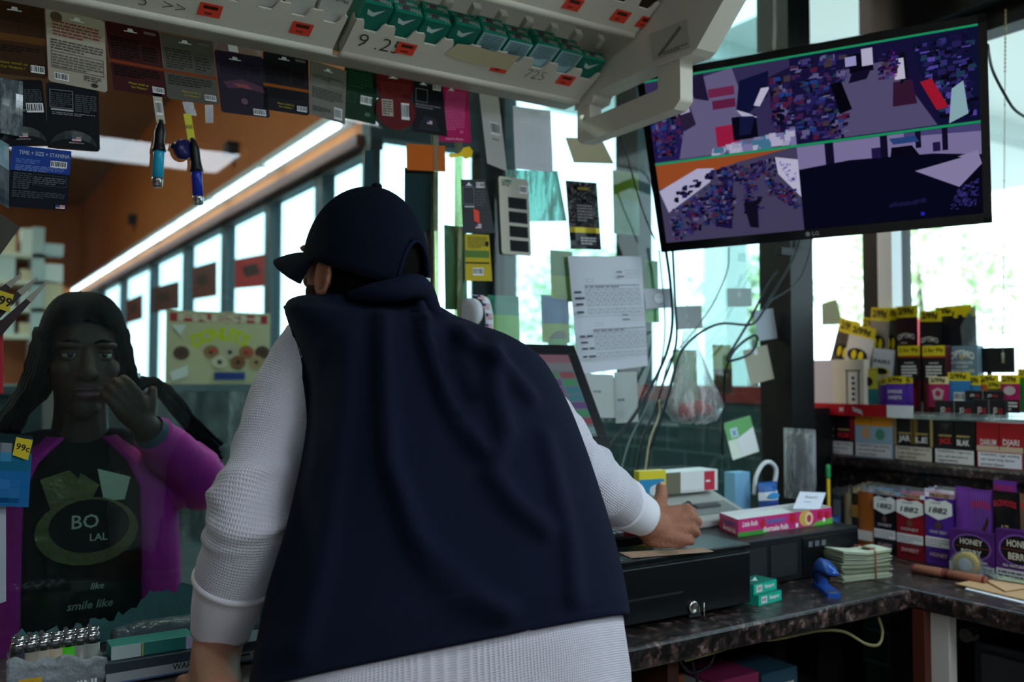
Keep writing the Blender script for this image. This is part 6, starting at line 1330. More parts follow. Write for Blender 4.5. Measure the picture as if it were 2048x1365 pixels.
# coin rolls end to end
rA, rB, rC = at(1824, 1137, Z=CZ+0.012), at(1893, 1148, Z=CZ+0.012), at(1975, 1163, Z=CZ+0.012)
for p, q_, lb in ((rA, rB, 'brown paper coin roll nearer the money bundle'), (rB, rC, 'brown paper coin roll nearer the folded envelopes')):
    e = (q_-p).normalized(); t = thing('coin_roll', lb, 'coin roll', (p+q_)/2-V3(0, 0, 0.012), 'coin rolls on the return counter')
    MB().tube([p+e*0.002, p+e*0.004, q_-e*0.004, q_-e*0.002], [0.0085, 0.0115, 0.0115, 0.0085], mat('#8a5440', 0.7, vary=0.15), 16).build('paper_wrap', t, smooth=True)
    for f in (0.06, 0.94): MB().tube([p.lerp(q_, f-0.03), p.lerp(q_, f+0.03)], 0.0118, mat('#6e2c24', 0.7), 16).build('end_band', t, smooth=True)
# envelopes and loose notes
def flat(name, label, cat, pxs, z, hexc, th=0.0012, items=(), group=None, curl=0):
    P = [at(*p, Z=z) for p in pxs]; mb = MB(); mb.slab([P[0], P[3], P[2], P[1]], V3(0, 0, th), mat(hexc, 0.75))
    if curl: 
        for v in mb.v:
            if (v-P[curl-1]).length < 0.004 or (v-P[curl-1]-V3(0, 0, th)).length < 0.004: v.z += 0.018
    if items: decal(mb, P[0]+V3(0, 0, th), P[1]-P[0], P[3]-P[0], items, 0.0005, V3(0, 0, 1))
    return tag(mb.build(name), label, cat, group)
flat('envelope', 'white envelope at the bottom of the papers on the return counter', 'envelope', [(1985, 1150), (2090, 1178), (2070, 1215), (1930, 1180)], CZ+0.0005, '#d2d4da', 0.002)
flat('envelope', 'tan envelope lying under loose banknotes on the return counter', 'envelope', [(1975, 1158), (2085, 1180), (2065, 1206), (1912, 1170)], CZ+0.004, '#b58f66', 0.003)
flat('envelope', 'tan folded envelope flap crossing the other envelope', 'envelope', [(2010, 1152), (2090, 1172), (2010, 1184), (1975, 1165)], CZ+0.009, '#c09a72', 0.002)
flat('banknote', 'loose green banknote on top of the tan envelopes', 'banknote', [(1955, 1140), (2060, 1150), (2075, 1172), (1995, 1160)], CZ+0.014, '#a3aa92', 0.0008, [('o', 0.04, 0.08, 0.96, 0.92, 0.001, tg('#5f6f58')), ('e', 0.5, 0.5, 0.14, 0.36, tg('#74806a')), ('r', 0.1, 0.2, 0.25, 0.45, tg('#6f7f68'))])
flat('banknote', 'second loose banknote folded beside the top one on the envelopes', 'banknote', [(2010, 1140), (2085, 1150), (2090, 1160), (2030, 1155)], CZ+0.018, '#b2b8a4', 0.0008, [('e', 0.5, 0.5, 0.14, 0.36, tg('#74806a'))])
# tape dispenser leaning on the pouch cartons
tc = at(1932, 1108, X=2.14); t = thing('tape_dispenser', 'clear tape dispenser with yellowed roll before the purple cartons', 'tape dispenser', V3(tc.x, tc.y, CZ))
ax = V3(1, 0.15, 0).normalized()
MB().lathe([(0.017, -0.009), (0.030, -0.009), (0.030, 0.009), (0.017, 0.009)], V3(tc.x, tc.y, CZ+0.036), mat('#c9a94e', 0.35), 28, ax).build('tape_roll', t, smooth=True)
MB().lathe([(0.012, -0.010), (0.0165, -0.010), (0.0165, 0.010), (0.012, 0.010)], V3(tc.x, tc.y, CZ+0.036), mat('#d8d8d4', 0.4), 24, ax).build('core', t, smooth=True)
cg = glass('#e8ecf0', 0.3, 0.05); mb = MB(); sy = V3(-ax.y, ax.x, 0)*-1
for s in (1, -1):
    pts = [V3(tc.x, tc.y, CZ+0.036)+ax*0.012*s + sy*(0.034*math.cos(a)) + V3(0, 0, 0.034*math.sin(a)) for a in [math.pi*0.1+1.8*math.pi*i/20 for i in range(21)]] + [V3(tc.x, tc.y, CZ+0.004)+ax*0.012*s+sy*0.075, V3(tc.x, tc.y, CZ+0.02)+ax*0.012*s+sy*0.08]
    mb.slab(pts, ax*0.0012*s, cg)
mb.boxf(V3(tc.x, tc.y, CZ+0.004)-ax*0.012+sy*0.0, ax*0.024, V3(0, 0, -0.003), sy*0.075, cg); mb.build('clear_body', t)

# ------------------------------------------------------------------ on top of the computer
PZ = pz
# snack carton tray (front open, white inside)
A, B, C_ = at(1476, 1075, Z=PZ), at(1664, 1047, Z=PZ), at(1408, 1046, Z=PZ); hh = at(1476, 1040, Y=A.y).z - PZ
t = thing('snack_carton', 'open pink strawberry roll carton with printed sides on the computer', 'carton', (A+B)/2)
C_ = A.lerp(C_, 0.52); uA, uB = (B-A), (C_-A); pk, wi = mat('#c42a70', 0.4), mat('#d6d6d4', 0.6)
def side(nm, P, E_, T, its, lab=None):
    mb = MB(); mb.boxf(P+V3(0, 0, hh), E_, V3(0, 0, -hh), T*0.0016, pk, {'back': wi, 'top': wi}); decal(mb, P+V3(0, 0, hh), E_, V3(0, 0, -hh), its); return mb.build(nm, t)
grn, wh2, str_ = mat('#5aa83c', 0.4), mat('#e8e0e0', 0.5), mat('#c01c28', 0.4)
its = [('r', 0.0, 0.75, 0.3, 1, mat('#3c8a34', 0.4)), ('t', 'Little Rolls', 0.12, 0.32, 0.30, wh2, {'w': 0.15, 'shear': 0.2}), ('t', 'Strawberry', 0.37, 0.36, 0.36, mat('#3a6ab0', 0.4), {'w': 0.22, 'bold': 0.03}), ('t', 'Shortcake Rolls', 0.38, 0.76, 0.30, wh2, {'w': 0.26, 'bold': 0.025}), ('e', 0.25, 0.4, 0.025, 0.28, str_), ('e', 0.56, 0.35, 0.03, 0.3, str_), ('e', 0.70, 0.45, 0.075, 0.48, mat('#d0a050', 0.5)), ('e', 0.735, 0.5, 0.045, 0.4, mat('#e0c8a0', 0.5)), ('e', 0.735, 0.5, 0.025, 0.24, mat('#b83048', 0.5)), ('p', [(0.76, 1), (0.82, 0.75), (1, 0.62), (1, 1)], grn), ('e', 0.86, 0.35, 0.025, 0.25, str_), ('e', 0.94, 0.4, 0.025, 0.25, str_), ('e', 0.60, 0.8, 0.015, 0.14, wh2), ('e', 0.9, 0.7, 0.015, 0.14, wh2)]
side('front_side', A, uA, uB.normalized(), its)
side('short_side', C_, -uB, uA.normalized(), [('r', 0, 0.88, 1, 1, mat('#8a1c50', 0.4)), ('t', 'Strawberry', 0.55, 0.38, 0.3, mat('#3a4a90', 0.4), {'w': 0.6, 'bold': 0.03}), ('t', 'Shortcake Rolls', 0.55, 0.72, 0.26, wh2, {'w': 0.66, 'bold': 0.02}), ('e', 0.12, 0.5, 0.06, 0.3, str_)])
side('back_side', C_+uA, -uA, -uB.normalized(), []); side('far_side', B, uB, -uA.normalized(), [])
mb = MB(); mb.slab([A+V3(0, 0, 0.001), B+V3(0, 0, 0.001), B+uB+V3(0, 0, 0.001), C_+V3(0, 0, 0.001)], V3(0, 0, 0.0012), wi); mb.build('bottom', t)
q0 = A.lerp(B, 0.02)+uB*0.1+V3(0, 0, hh*0.80); mb = MB(); mb.slab([q0, q0+uA*0.62, q0+uA*0.62+uB*0.8, q0+uB*0.8], V3(0, 0, 0.002), mat('#dcdcda', 0.6)); tag(mb.build('paper_sheet'), 'white paper sheets lying in the pink snack carton', 'paper')
O, U, V = at(1600, 984, Y=1.60), at(1652, 986, Y=1.60)-at(1600, 984, Y=1.60), at(1586, 1018, Y=1.57)-at(1600, 984, Y=1.60); panel('note_card', None, None, O, U, V, mat('#cfcfd8', 0.6), [('t', 'Return', 0.5, 0.3, 0.16, tg('#6a6a74')), ('l', 0.3, 0.55, 0.7, 0.65, 1, tg('#8a8a94'))]); tag(bpy.data.objects['note_card'] if False else [o for o in COL.objects if o.name.startswith('note_card')][-1], 'white handwritten card propped in the pink snack carton', 'card')
# adding machine and white carton behind
t0 = at(1340, 1040, Y=1.66); mY = 1.672
t = thing('receipt_printer', 'beige grey receipt printer with black knob behind the clerk hand', 'printer', V3(1.66, 1.75, PZ))
M_BEI = mat('#a9aaa2', 0.5)
z1 = at(1420, 975, Y=1.78).z; x0_, x1_ = at(1345, 1010, Y=mY).x, at(1502, 1018, Y=mY).x; zf = PZ+0.022
mb = MB(); mb.slab([V3(x0_, mY, PZ), V3(x0_, mY, zf), V3(x0_, mY+0.155, PZ+0.075), V3(x0_, mY+0.17, PZ+0.075), V3(x0_, mY+0.17, PZ)], V3(x1_-x0_, 0, 0), M_BEI); mb.build('housing', t, bevel=0.005)
sl = V3(0, 0.155, 0.053).normalized(); sn = V3(0, -0.053, 0.155).normalized(); pO = V3(x0_+0.02, mY+0.02, zf+0.007)
mb = MB(); mb.boxf(pO+sl*0.062+sn*0.002, V3(x1_-x0_-0.04, 0, 0), -sl*0.062, -sn*0.002, mat('#7c7e7a', 0.5)); mb.build('recess', t)
mb = MB(); mb.boxf(pO+V3(0.11, 0, 0)+sl*0.048+sn*0.008, V3(0.085, 0, 0), -sl*0.018, -sn*0.008, mat('#4a4c4c', 0.5)); mb.build('paper_slot', t, bevel=0.002)
q = at(1394, 1004, Y=mY+0.05); MB().cyl(V3(x0_+0.085, mY+0.05, PZ+0.045), V3(x0_+0.105, mY+0.05, PZ+0.052), 0.013, mat('#2a2a2a', 0.4), n=20).build('knob', t, smooth=False)
cY = mY+0.10; O, U, V = rectY(1372, 932, 1478, 978, cY); zc = PZ+0.0755
O = V3(at(1330, 950, Y=cY).x, mY+0.09, zc+0.055); 
boxthing('carton', 'white and khaki carton with red end lying on the receipt printer', 'carton', V3(O.x, mY+0.105, zc+0.056), V3(0.195, 0, 0), V3(0, 0, -0.056), V3(0, 0.07, 0), mat('#d8d8d6', 0.5), {'left': mat('#6c6654', 0.6)}, front=[('r', 0.74, 0.06, 0.94, 0.97, mat('#b82a40', 0.45)), ('t', 'CIGARS', 0.84, 0.5, 0.12, WHT, {'w': 0.14}) if False else ('l', 0.77, 0.45, 0.92, 0.6, 1, WHT), ('r', 0.05, 0.9, 0.7, 0.92, tg('#8a8a88')), ('r', 0, 0, 0.30, 1, mat('#6c6654', 0.6))])
O, U, V = rectY(1278, 942, 1328, 1000, 1.60)
O = at(1278, 944, Y=1.62); zt = O.z
boxthing('carton', 'small yellow and blue carton standing just behind the clerk thumb', 'carton', V3(O.x, 1.62, zt), V3(0.075, -0.01, 0), V3(0, 0, PZ-zt), V3(0.01, 0.03, 0), mat('#d6c62c', 0.4), front=[('r', 0.0, 0.12, 0.92, 0.62, mat('#2a86b4', 0.4)), ('p', [(0.3, 0.35), (0.6, 0.2), (0.85, 0.3), (0.8, 0.62), (0.5, 0.66)], mat('#8a98a0', 0.4)), ('e', 0.6, 0.28, 0.22, 0.08, mat('#c0ccd2', 0.4))])
# things in the corner behind the computer
O = at(1478, 950, Y=1.80); boxthing('carton', 'pale blue carton behind the receipt printer in the corner', 'carton', V3(at(1470, 980, Y=1.80).x, 1.80, at(1490, 945, Y=1.80).z), V3(0.06, 0, 0), V3(0, 0, PZ-at(1490, 945, Y=1.80).z-0.105), V3(0, 0.04, 0), mat('#7fb4d4', 0.5))
O, U, V = at(1516, 966, Y=1.74), V3(0.075, 0, 0), V3(-0.006, -0.01, -(at(1516, 966, Y=1.74).z-PZ-0.001)); pouch('wipes_packet', 'blue and white packet standing in the counter corner', 'packet', O, U, V, [(0, 0.3, mat('#2a5a9c', 0.35)), (0.3, 0.55, mat('#d8e0e4', 0.4)), (0.55, 1, mat('#2a4a8c', 0.35))], [('e', 0.5, 0.42, 0.3, 0.1, mat('#3a8ac0', 0.4)), ('t', '90', 0.65, 0.30, 0.07, WHT)], 0.02)
O = at(1572, 858, X=2.2); O, U, V = rectX(1568, 858, 1632, 1000, 2.10); pouch('plastic_bag', 'clear cellophane bag standing in the corner by the black post', 'bag', O, U, V, [(0, 1, glass('#d8dcde', 0.9, 0.15, milk='#b8bcc0'))], [], 0.03)
mb = MB(); pts = [at(x, y, Y=1.76) for x, y in ((1508, 990), (1512, 955), (1525, 930), (1540, 925), (1552, 940), (1548, 975))]; mb.tube(pts, 0.006, mat('#cfd4d6', 0.3), 10, smooth=5); tag(mb.build('white_cable', smooth=True), 'white cable loop arching behind the blue and white packet', 'cable')
p0, p1 = at(1657, 990, X=2.2), at(1656, 932, X=2.2); t = thing('pen', 'yellow pen with green cap standing by the cigar pouches', 'pen', V3(p0.x, p0.y, CZ))
MB().cyl(V3(p0.x, p0.y, CZ+0.01), p0.lerp(p1, 0.55), 0.005, mat('#d8b020', 0.4)).build('barrel', t, smooth=True); MB().tube([p0.lerp(p1, 0.55), p0.lerp(p1, 0.6), p1, p1+V3(0, 0, 0.004)], [0.0055, 0.007, 0.007, 0.003], mat('#2a9a54', 0.35), 12).build('pen_cap', t, smooth=True)
MB().lathe([(0.028, 0), (0.03, 0.002), (0.032, 0.09), (0.029, 0.09), (0.027, 0.006)], V3(p0.x, p0.y, CZ), mat('#2b4f86', 0.4), 20).build('cup', t, smooth=True)
tag(MB().box((1.99, 1.52, CZ), (2.16, 1.74, CZ+0.012), mat('#d2d4d4', 0.7)).build('paper_stack', bevel=0.001), 'flat stack of white papers behind the money bundle', 'papers')

# ------------------------------------------------------------------ cigar pouches on the return counter
CP = 'cigar pouches on the return counter'; SIL, CHR = mat('#c8c8ca', 0.2, 0.85), mat('#e0e0e0', 0.15, 0.9)
def row_pouch(label, x0, y0, x1, y1, base, its, X=2.25, depth=1, top=SIL, band=None, names=None, ztop=None):
    O, U, V = rectX(x0, y0, x1, y1, X, CZ+0.001)
    for k in range(depth):
        dO = V3(0.022*k, 0.003*(k % 2), 0.002*k)
        b = band or [(0, 0.11, top), (0.11, 1, base)]
        pouch('cigar_pouch', label if k == 0 else names[k-1], 'cigar pouch', O+dO, U, V+V3(0.0, 0, -0.002*k), b, its if k == 0 else [], 0.0055, CP)
def lab82(col, word, low):
    return [('p', [(0.04, 0.16), (0.25, 0.13), (0.5, 0.16), (0.75, 0.13), (0.96, 0.17), (0.97, 0.32), (0.7, 0.37), (0.5, 0.40), (0.3, 0.37), (0.04, 0.33)], mat('#d8d8d6', 0.5)), ('t', '1882', 0.5, 0.275, 0.075, BLK, {'w': 0.62, 'shear': 0.2, 'bold': 0.03}), ('l', 0.25, 0.17, 0.7, 0.19, 1, BLK), ('t', 'BACKWOODS' if False else 'RILLOS', 0.5, 0.075, 0.04, BLK, {'w': 0.6}), ('t', word, 0.5, 0.56, 0.04, mat('#b8aeb0', 0.5), {'w': 0.6}), ('r', 0.05, 0.63, 0.95, 0.76, mat('#d6d4d4', 0.6)), ('l', 0.08, 0.65, 0.9, 0.75, 3, tg('#8a8890')), ('t', low, 0.5, 0.86, 0.05, mat('#c8a0a8', 0.5), {'w': 0.6}), ('e', 0.5, 0.47, 0.10, 0.05, mat('#5a3a2c', 0.5))]
nm3 = lambda c: ['%s cigar pouch second in its row on the return counter' % c, '%s cigar pouch third in its row on the return counter' % c, '%s cigar pouch fourth in its row on the return counter' % c]
row_pouch('dark grey cigar pouch edge on, nearest the pen', 1664, 978, 1690, 1066, mat('#3a4248', 0.25), [('r', 0.2, 0.2, 0.8, 0.5, tg('#6a7278'))], 2.27, 2, names=nm3('dark grey'))
row_pouch('white and tan cigar pouch second from the pen', 1688, 974, 1708, 1068, mat('#9a8a6c', 0.25), [], 2.26, 2, names=nm3('white and tan'))
row_pouch('black and gold cigar pouch third from the pen', 1704, 974, 1724, 1072, mat('#2a241c', 0.25), [('r', 0.1, 0.3, 0.9, 0.5, mat('#a8843c', 0.3, 0.6))], 2.255, 2, names=nm3('black and gold'))
row_pouch('copper orange cigar pouch left of the black labelled pouch', 1716, 970, 1750, 1082, mat('#b0642c', 0.22, 0.4), [('r', 0.05, 0.70, 0.95, 0.85, mat('#c8c0b8', 0.6))], 2.25, 3, CHR, names=nm3('copper orange'))
row_pouch('black cigar pouch with white 1882 label', 1749, 976, 1796, 1106, mat('#16151a', 0.25), lab82(0, 'SWEET', 'CLASSIC'), 2.245, 3, CHR, names=nm3('black'))
row_pouch('red cigar pouch with white 1882 label', 1794, 982, 1852, 1130, mat('#7c1620', 0.25), lab82(0, 'HONEY', 'SWEET'), 2.235, 3, CHR, names=nm3('red'))
row_pouch('purple cigar pouch with white 1882 label', 1851, 980, 1910, 1136, mat('#4c2488', 0.25), lab82(0, 'HONEY BERRY', 'HONEY'), 2.23, 3, CHR, names=nm3('purple'))
PUR = mat('#6a3494', 0.3)
row_pouch('plain purple cigar pouch between the 1882 pouch and the striped one', 1912, 974, 1944, 1062, PUR, [('r', 0.4, 0.55, 0.6, 0.9, mat('#c0a020', 0.4))], 2.225, 1, PUR)
row_pouch('purple striped cigar pouch with red lettering and yellow spot', 1943, 980, 1986, 1075, PUR, [('r', 0.05+0.12*i, 0.03, 0.08+0.12*i, 0.95, mat('#845cae', 0.35)) for i in range(8)] + [('t', 'BACKWOODS', 0.5, 0.17, 0.075, mat('#b82a3c', 0.4), {'w': 0.86, 'arch': 0.004, 'bold': 0.03}), ('e', 0.55, 0.62, 0.3, 0.10, mat('#d0b81c', 0.4)), ('p', [(0.5, 0.5), (0.85, 0.3), (0.9, 0.36), (0.6, 0.56)], mat('#3a2418', 0.5))], 2.225, 1, PUR)
row_pouch('black stout cigar pouch with red and gold lettering', 1987, 984, 2040, 1100, mat('#121214', 0.3), [('t', 'BACKWOODS', 0.5, 0.13, 0.07, mat('#b82a3c', 0.4), {'w': 0.86, 'arch': 0.004, 'bold': 0.03}), ('t', '17', 0.5, 0.42, 0.07, mat('#c0a85c', 0.4)), ('t', 'STOUT', 0.5, 0.62, 0.11, mat('#c8c0a0', 0.4), {'w': 0.86, 'bold': 0.03})], 2.22, 1, mat('#121214', 0.3))
row_pouch('brown tan cigar pouch at the picture edge', 2041, 990, 2090, 1104, mat('#7c5a44', 0.3), [('t', 'BACKWOODS', 0.5, 0.13, 0.07, mat('#b82a3c', 0.4), {'w': 0.86})], 2.22, 1, mat('#7c5a44', 0.3))
row_pouch('purple cigar pouch standing tall behind the striped purple one', 1988, 962, 2034, 1070, PUR, [('t', 'BACKWOODS', 0.5, 0.08, 0.06, mat('#b82a3c', 0.4), {'w': 0.86, 'bold': 0.03})], 2.27, 1, PUR)
for x0, x1, lb, w1, w2 in ((1899, 1989, 'purple HONEY BERRY carton beside the tape dispenser', 'HONEY', 'BERRY'), (1992, 2085, 'purple HONEY BERRY carton at the picture edge', 'HONEY', 'BERRY')):
    O, U, V = rectX(x0, 1064, x1, 1150, 2.185, CZ+0.0005)
    boxthing('pouch_carton', lb, 'carton', O, U, V, V3(0.03, 0, 0), mat('#4a2068', 0.4), front=[('e', 0.5, 0.36, 0.44, 0.30, mat('#7a50a0', 0.4)), ('e', 0.5, 0.36, 0.40, 0.27, mat('#121014', 0.4)), ('r', 0.12, 0.355, 0.88, 0.365, mat('#8a4a20', 0.4)), ('t', w1, 0.5, 0.24, 0.13, mat('#d0c8b8', 0.4), {'w': 0.5, 'bold': 0.02}), ('t', w2, 0.5, 0.48, 0.13, mat('#d0c8b8', 0.4), {'w': 0.45, 'bold': 0.02}), ('t', 'ALL NATURAL LEAF', 0.5, 0.665, 0.05, mat('#d0c8b8', 0.4), {'w': 0.7}), ('r', 0.0, 0.74, 1, 1, mat('#b4b0b8', 0.5)), ('l', 0.05, 0.77, 0.95, 0.97, 3, tg('#4a4650'))], group='purple cigar cartons on the return counter')

# ------------------------------------------------------------------ display rack on the ledge
LZ = 1.155; XF = 2.35
zs = at(1830, 832, X=XF).z
t = thing('display_rack', 'clear and red cigar display shelf standing on the window ledge', 'display rack', (2.42, 1.4, LZ))
yl, yr = at(1617, 860, X=XF).y, at(2110, 860, X=XF).y
MB().box((XF+0.012, yr, zs-0.006), (2.49, yl, zs), glass('#dfe6e6', 0.4, 0.1)).build('shelf_board', t)
MB().box((XF+0.01, yl-0.012, LZ), (2.49, yl, zs-0.006), mat('#c8c6c2', 0.5)).build('side_panel', t)
MB().box((2.484, yr, LZ), (2.49, yl, zs-0.006), mat('#3a2018', 0.6)).build('back_board', t)
O, U, V = rectX(1617, 806, 1776, 832, XF-0.004); boxthing('red_front_strip', None, None, V3(O.x, yl, zs+0.028), V3(0, U.y, 0), V3(0, 0, -0.036), V3(0.003, 0, 0), mat('#a01820', 0.3), front=[('t', 'M', 0.45, 0.5, 0.4, mat('#d8c8c8', 0.5)), ('p', [(0.58, 0.2), (0.7, 0.5), (0.72, 0.9), (0.6, 0.6)], mat('#a8a4a4', 0.4))], parent=t)
y2 = at(1776, 820, X=XF).y; y3 = at(1828, 820, X=XF).y
MB().box((XF-0.006, y3, zs-0.008), (XF-0.003, y2, zs+0.028), mat('#d8dcdc', 0.5)).build('price_card', t)
MB().box((XF-0.006, yr, zs-0.006), (XF-0.004, y3, zs+0.012), glass('#f0f6f6', 0.35, 0.05)).build('clear_lip', t)
CB = 'cigar boxes under the display shelf'
def cbox(label, x0, x1, base, top_, its, warn, wcol='#cfcac8'):
    O, U, V = rectX(x0, 836, x1, 912, XF+0.012, LZ); O.z = zs-0.010; V = V3(0, 0, LZ-O.z)
    boxthing('cigar_box', label, 'cigar box', O, U, V, V3(0.07, 0, 0), mat(base, 0.35), {'top': mat(top_, 0.4)}, front=its + [('r', 0.03, 0.66, 0.97, 0.98, mat(wcol, 0.6))] + [('t', s_, 0.08+0.0, 0, 0.1, BLK) for s_ in ()] + [('t', warn[0], 0.5, 0.72, 0.06, tg('#3a3638'), {'w': 0.84}), ('t', warn[1], 0.46, 0.82, 0.06, tg('#3a3638'), {'w': 0.74}), ('t', warn[2], 0.34, 0.92, 0.06, tg('#3a3638'), {'w': 0.5})], group=CB)
ww = lambda a: ('WARNING: Cigar smoking', a[0], a[1])
gold_ = mat('#b09a5c', 0.35, 0.5); whi = mat('#d8d4d0', 0.5); red_ = mat('#c02430', 0.4)
def face2(l1, l2, m1, m2): return [('r', 0.49, 0.0, 0.51, 0.62, tg('#0c0c0e')), ('r', 0.12, 0.33, 0.44, 0.37, gold_), ('r', 0.56, 0.33, 0.88, 0.37, gold_), ('t', l1, 0.28, 0.49, 0.13, m1, {'w': 0.3, 'bold': 0.03}), ('t', l2, 0.72, 0.49, 0.13, m2, {'w': 0.3, 'bold': 0.03})]
cbox('black cigar box with red stripe, first under the shelf by the post', 1638, 1708, '#1c1214', '#7a1a20', [('r', 0, 0, 0.1, 0.62, mat('#8a1c24', 0.4)), ('r', 0.9, 0, 1, 0.62, mat('#8a1c24', 0.4))] + face2('QUA', 'RUM', whi, red_), ww(('can cause cancers of the', 'mouth and throat')))
cbox('light blue and orange cigar box second under the shelf', 1710, 1785, '#8fa8b8', '#c87a20', [('r', 0, 0, 1, 0.22, mat('#d08a24', 0.4)), ('e', 0.3, 0.4, 0.12, 0.16, mat('#c8986c', 0.5)), ('e', 0.68, 0.42, 0.12, 0.14, mat('#4a8a6a', 0.5)), ('r', 0.44, 0, 0.46, 0.22, tg('#a86a18'))], ww(('can cause lung cancer', 'and heart disease')))
cbox('black cigar box with gold edges third under the shelf', 1788, 1866, '#171418', '#8a7038', [('r', 0, 0, 0.07, 0.64, gold_), ('r', 0.93, 0, 1, 0.64, gold_), ('r', 0.44, 0.0, 0.62, 0.6, mat('#7a6434', 0.4, 0.4))] + face2('JAR', 'LE', whi, whi), ('WARNING: Cigars are not', 'a safe alternative to', 'cigarettes'), '#c4b8a8')
cbox('plain black cigar box fourth under the shelf', 1868, 1950, '#121216', '#1a1a1e', [('p', [(0.15, 0.1), (0.3, 0.22), (0.45, 0.05)], tg('#3a3a40'))] + face2('JACK', 'BLAK', red_, whi), ('WARNING: Cigars are', 'not a safe alternative to', 'cigarettes'))
cbox('red and white cigar box at the end under the shelf', 1953, 2046, '#a01c24', '#8a161e', [('r', 0, 0.52, 1, 0.64, mat('#c0a890', 0.5)), ('r', 0.49, 0, 0.505, 0.6, tg('#5a0c12')), ('t', 'DARUM', 0.26, 0.44, 0.13, whi, {'w': 0.34}), ('t', 'DJARI', 0.75, 0.44, 0.13, whi, {'w': 0.34})], ww(('can cause lung cancer', 'and heart disease')), '#d4d4da')
cbox('green cigar box just entering the picture edge', 2048, 2120, '#2a7a3c', '#1c5a2c', [], ww(('can cause lung cancer', 'and heart disease')))
SZ = zs
DP = 'cigar pouches on the display shelf'; YEL = mat('#d2bd12', 0.4); BLP = mat('#17161a', 0.3)
def dpouch(label, x0, y0, x1, y1, X, bands, its, tilt=0.0, stand=True):
    O, U, V = rectX(x0, y0, x1, y1, X)
    if stand: V = V3(0, 0, min(V.z, SZ+0.001-O.z)) if False else V
    if tilt:
        c = O+U*0.5+V; R = Matrix.Rotation(tilt, 3, V3(-1, 0, 0)); O = c + R @ (O-c); U = R @ U; V = R @ V
    pouch('cigar_pouch', label, 'cigar pouch', O, U, V, bands, its, 0.0035, DP)
def p99(top=0.2, base=BLP, extra=()): return [(0, top, YEL), (top, 1, base)], [('t', '2 for 99¢' if False else '2/99¢', 0.5, top*0.52, top*0.55, BLK, {'w': 0.74, 'bold': 0.03})] + list(extra)
SILV = mat('#a8a8a6', 0.3, 0.3); OWL = [('e', 0.5, 0.38, 0.40, 0.09, BLK), ('e', 0.36, 0.38, 0.1, 0.06, YEL), ('e', 0.64, 0.38, 0.1, 0.06, YEL)]
bot = 805
b, i_ = p99(0.16, mat('#4a4640', 0.3), OWL); dpouch('grey cigar pouch leaning at the window end of the display fan', 1640, 636, 1680, bot, 2.45, b, i_, -0.30)
b, i_ = p99(0.14, mat('#c4c2be', 0.3), OWL+[('t', 'GRAPE', 0.5, 0.52, 0.04, BLK, {'w': 0.6}), ('e', 0.5, 0.64, 0.2, 0.06, mat('#a87a2c', 0.4))]); dpouch('white cigar pouch with black oval leaning second in the display fan', 1672, 650, 1722, bot, 2.42, b, i_, -0.24)
b, i_ = p99(0.14, mat('#3c3832', 0.3), OWL); dpouch('dark cigar pouch third in the display fan', 1704, 636, 1738, bot, 2.45, b, i_, -0.16)
b, i_ = p99(0.14, mat('#8a8276', 0.3, 0.2), OWL+[('r', 0.3, 0.5, 0.7, 0.7, mat('#b89a70', 0.4))]); dpouch('silver brown cigar pouch standing highest in the display fan', 1728, 616, 1766, bot, 2.44, b, i_, -0.10)
b, i_ = p99(0.13, mat('#4c4a3c', 0.3), OWL); dpouch('olive cigar pouch next to the two OPTIMO pouches', 1764, 616, 1796, bot, 2.455, b, i_, -0.04)
opt = [('t', 'OPTIMO', 0.5, 0.31, 0.055, mat('#c8c4b8', 0.4), {'w': 0.8, 'arch': 0.006, 'bold': 0.02}), ('l', 0.25, 0.37, 0.75, 0.4, 1, tg('#a09a8c')), ('r', 0.3, 0.44, 0.44, 0.62, mat('#8a5228', 0.5)), ('r', 0.54, 0.44, 0.68, 0.62, mat('#8a5228', 0.5))]
b, i_ = p99(0.12, mat('#2a1216', 0.3), opt); dpouch('dark OPTIMO pouch with two cigars on the display shelf', 1794, 612, 1836, bot, 2.44, b, i_)
b, i_ = p99(0.12, BLP, opt[:2]+[('e', 0.5, 0.44, 0.2, 0.06, mat('#8a7a6c', 0.4)), ('e', 0.66, 0.56, 0.12, 0.04, mat('#b84050', 0.4))]); dpouch('black OPTIMO pouch with pink flowers on the display shelf', 1836, 622, 1880, bot, 2.43, b, i_, -0.03)
for k in range(6):
    b, i_ = p99(0.10, BLP); dpouch('black cigar pouch with yellow top, %s behind the clear plastic corner' % num[k], 1872+10*k, 614-1*k+6*(k % 2), 1908+9*k, 800, 2.455+0.004*k, b, i_ if k < 2 else [])
b, i_ = [(0, 1, mat('#c4c4c6', 0.35))], [('t', 'PAIRS', 0.5, 0.4, 0.12, mat('#2c2c34', 0.4), {'w': 0.76, 'bold': 0.02}), ('e', 0.5, 0.7, 0.4, 0.12, mat('#c8b82c', 0.4)), ('e', 0.5, 0.7, 0.28, 0.10, BLK)]
dpouch('white cigar pouch lettered PAIRS', 1741, 698, 1784, 762, 2.40, b, i_, -0.12)
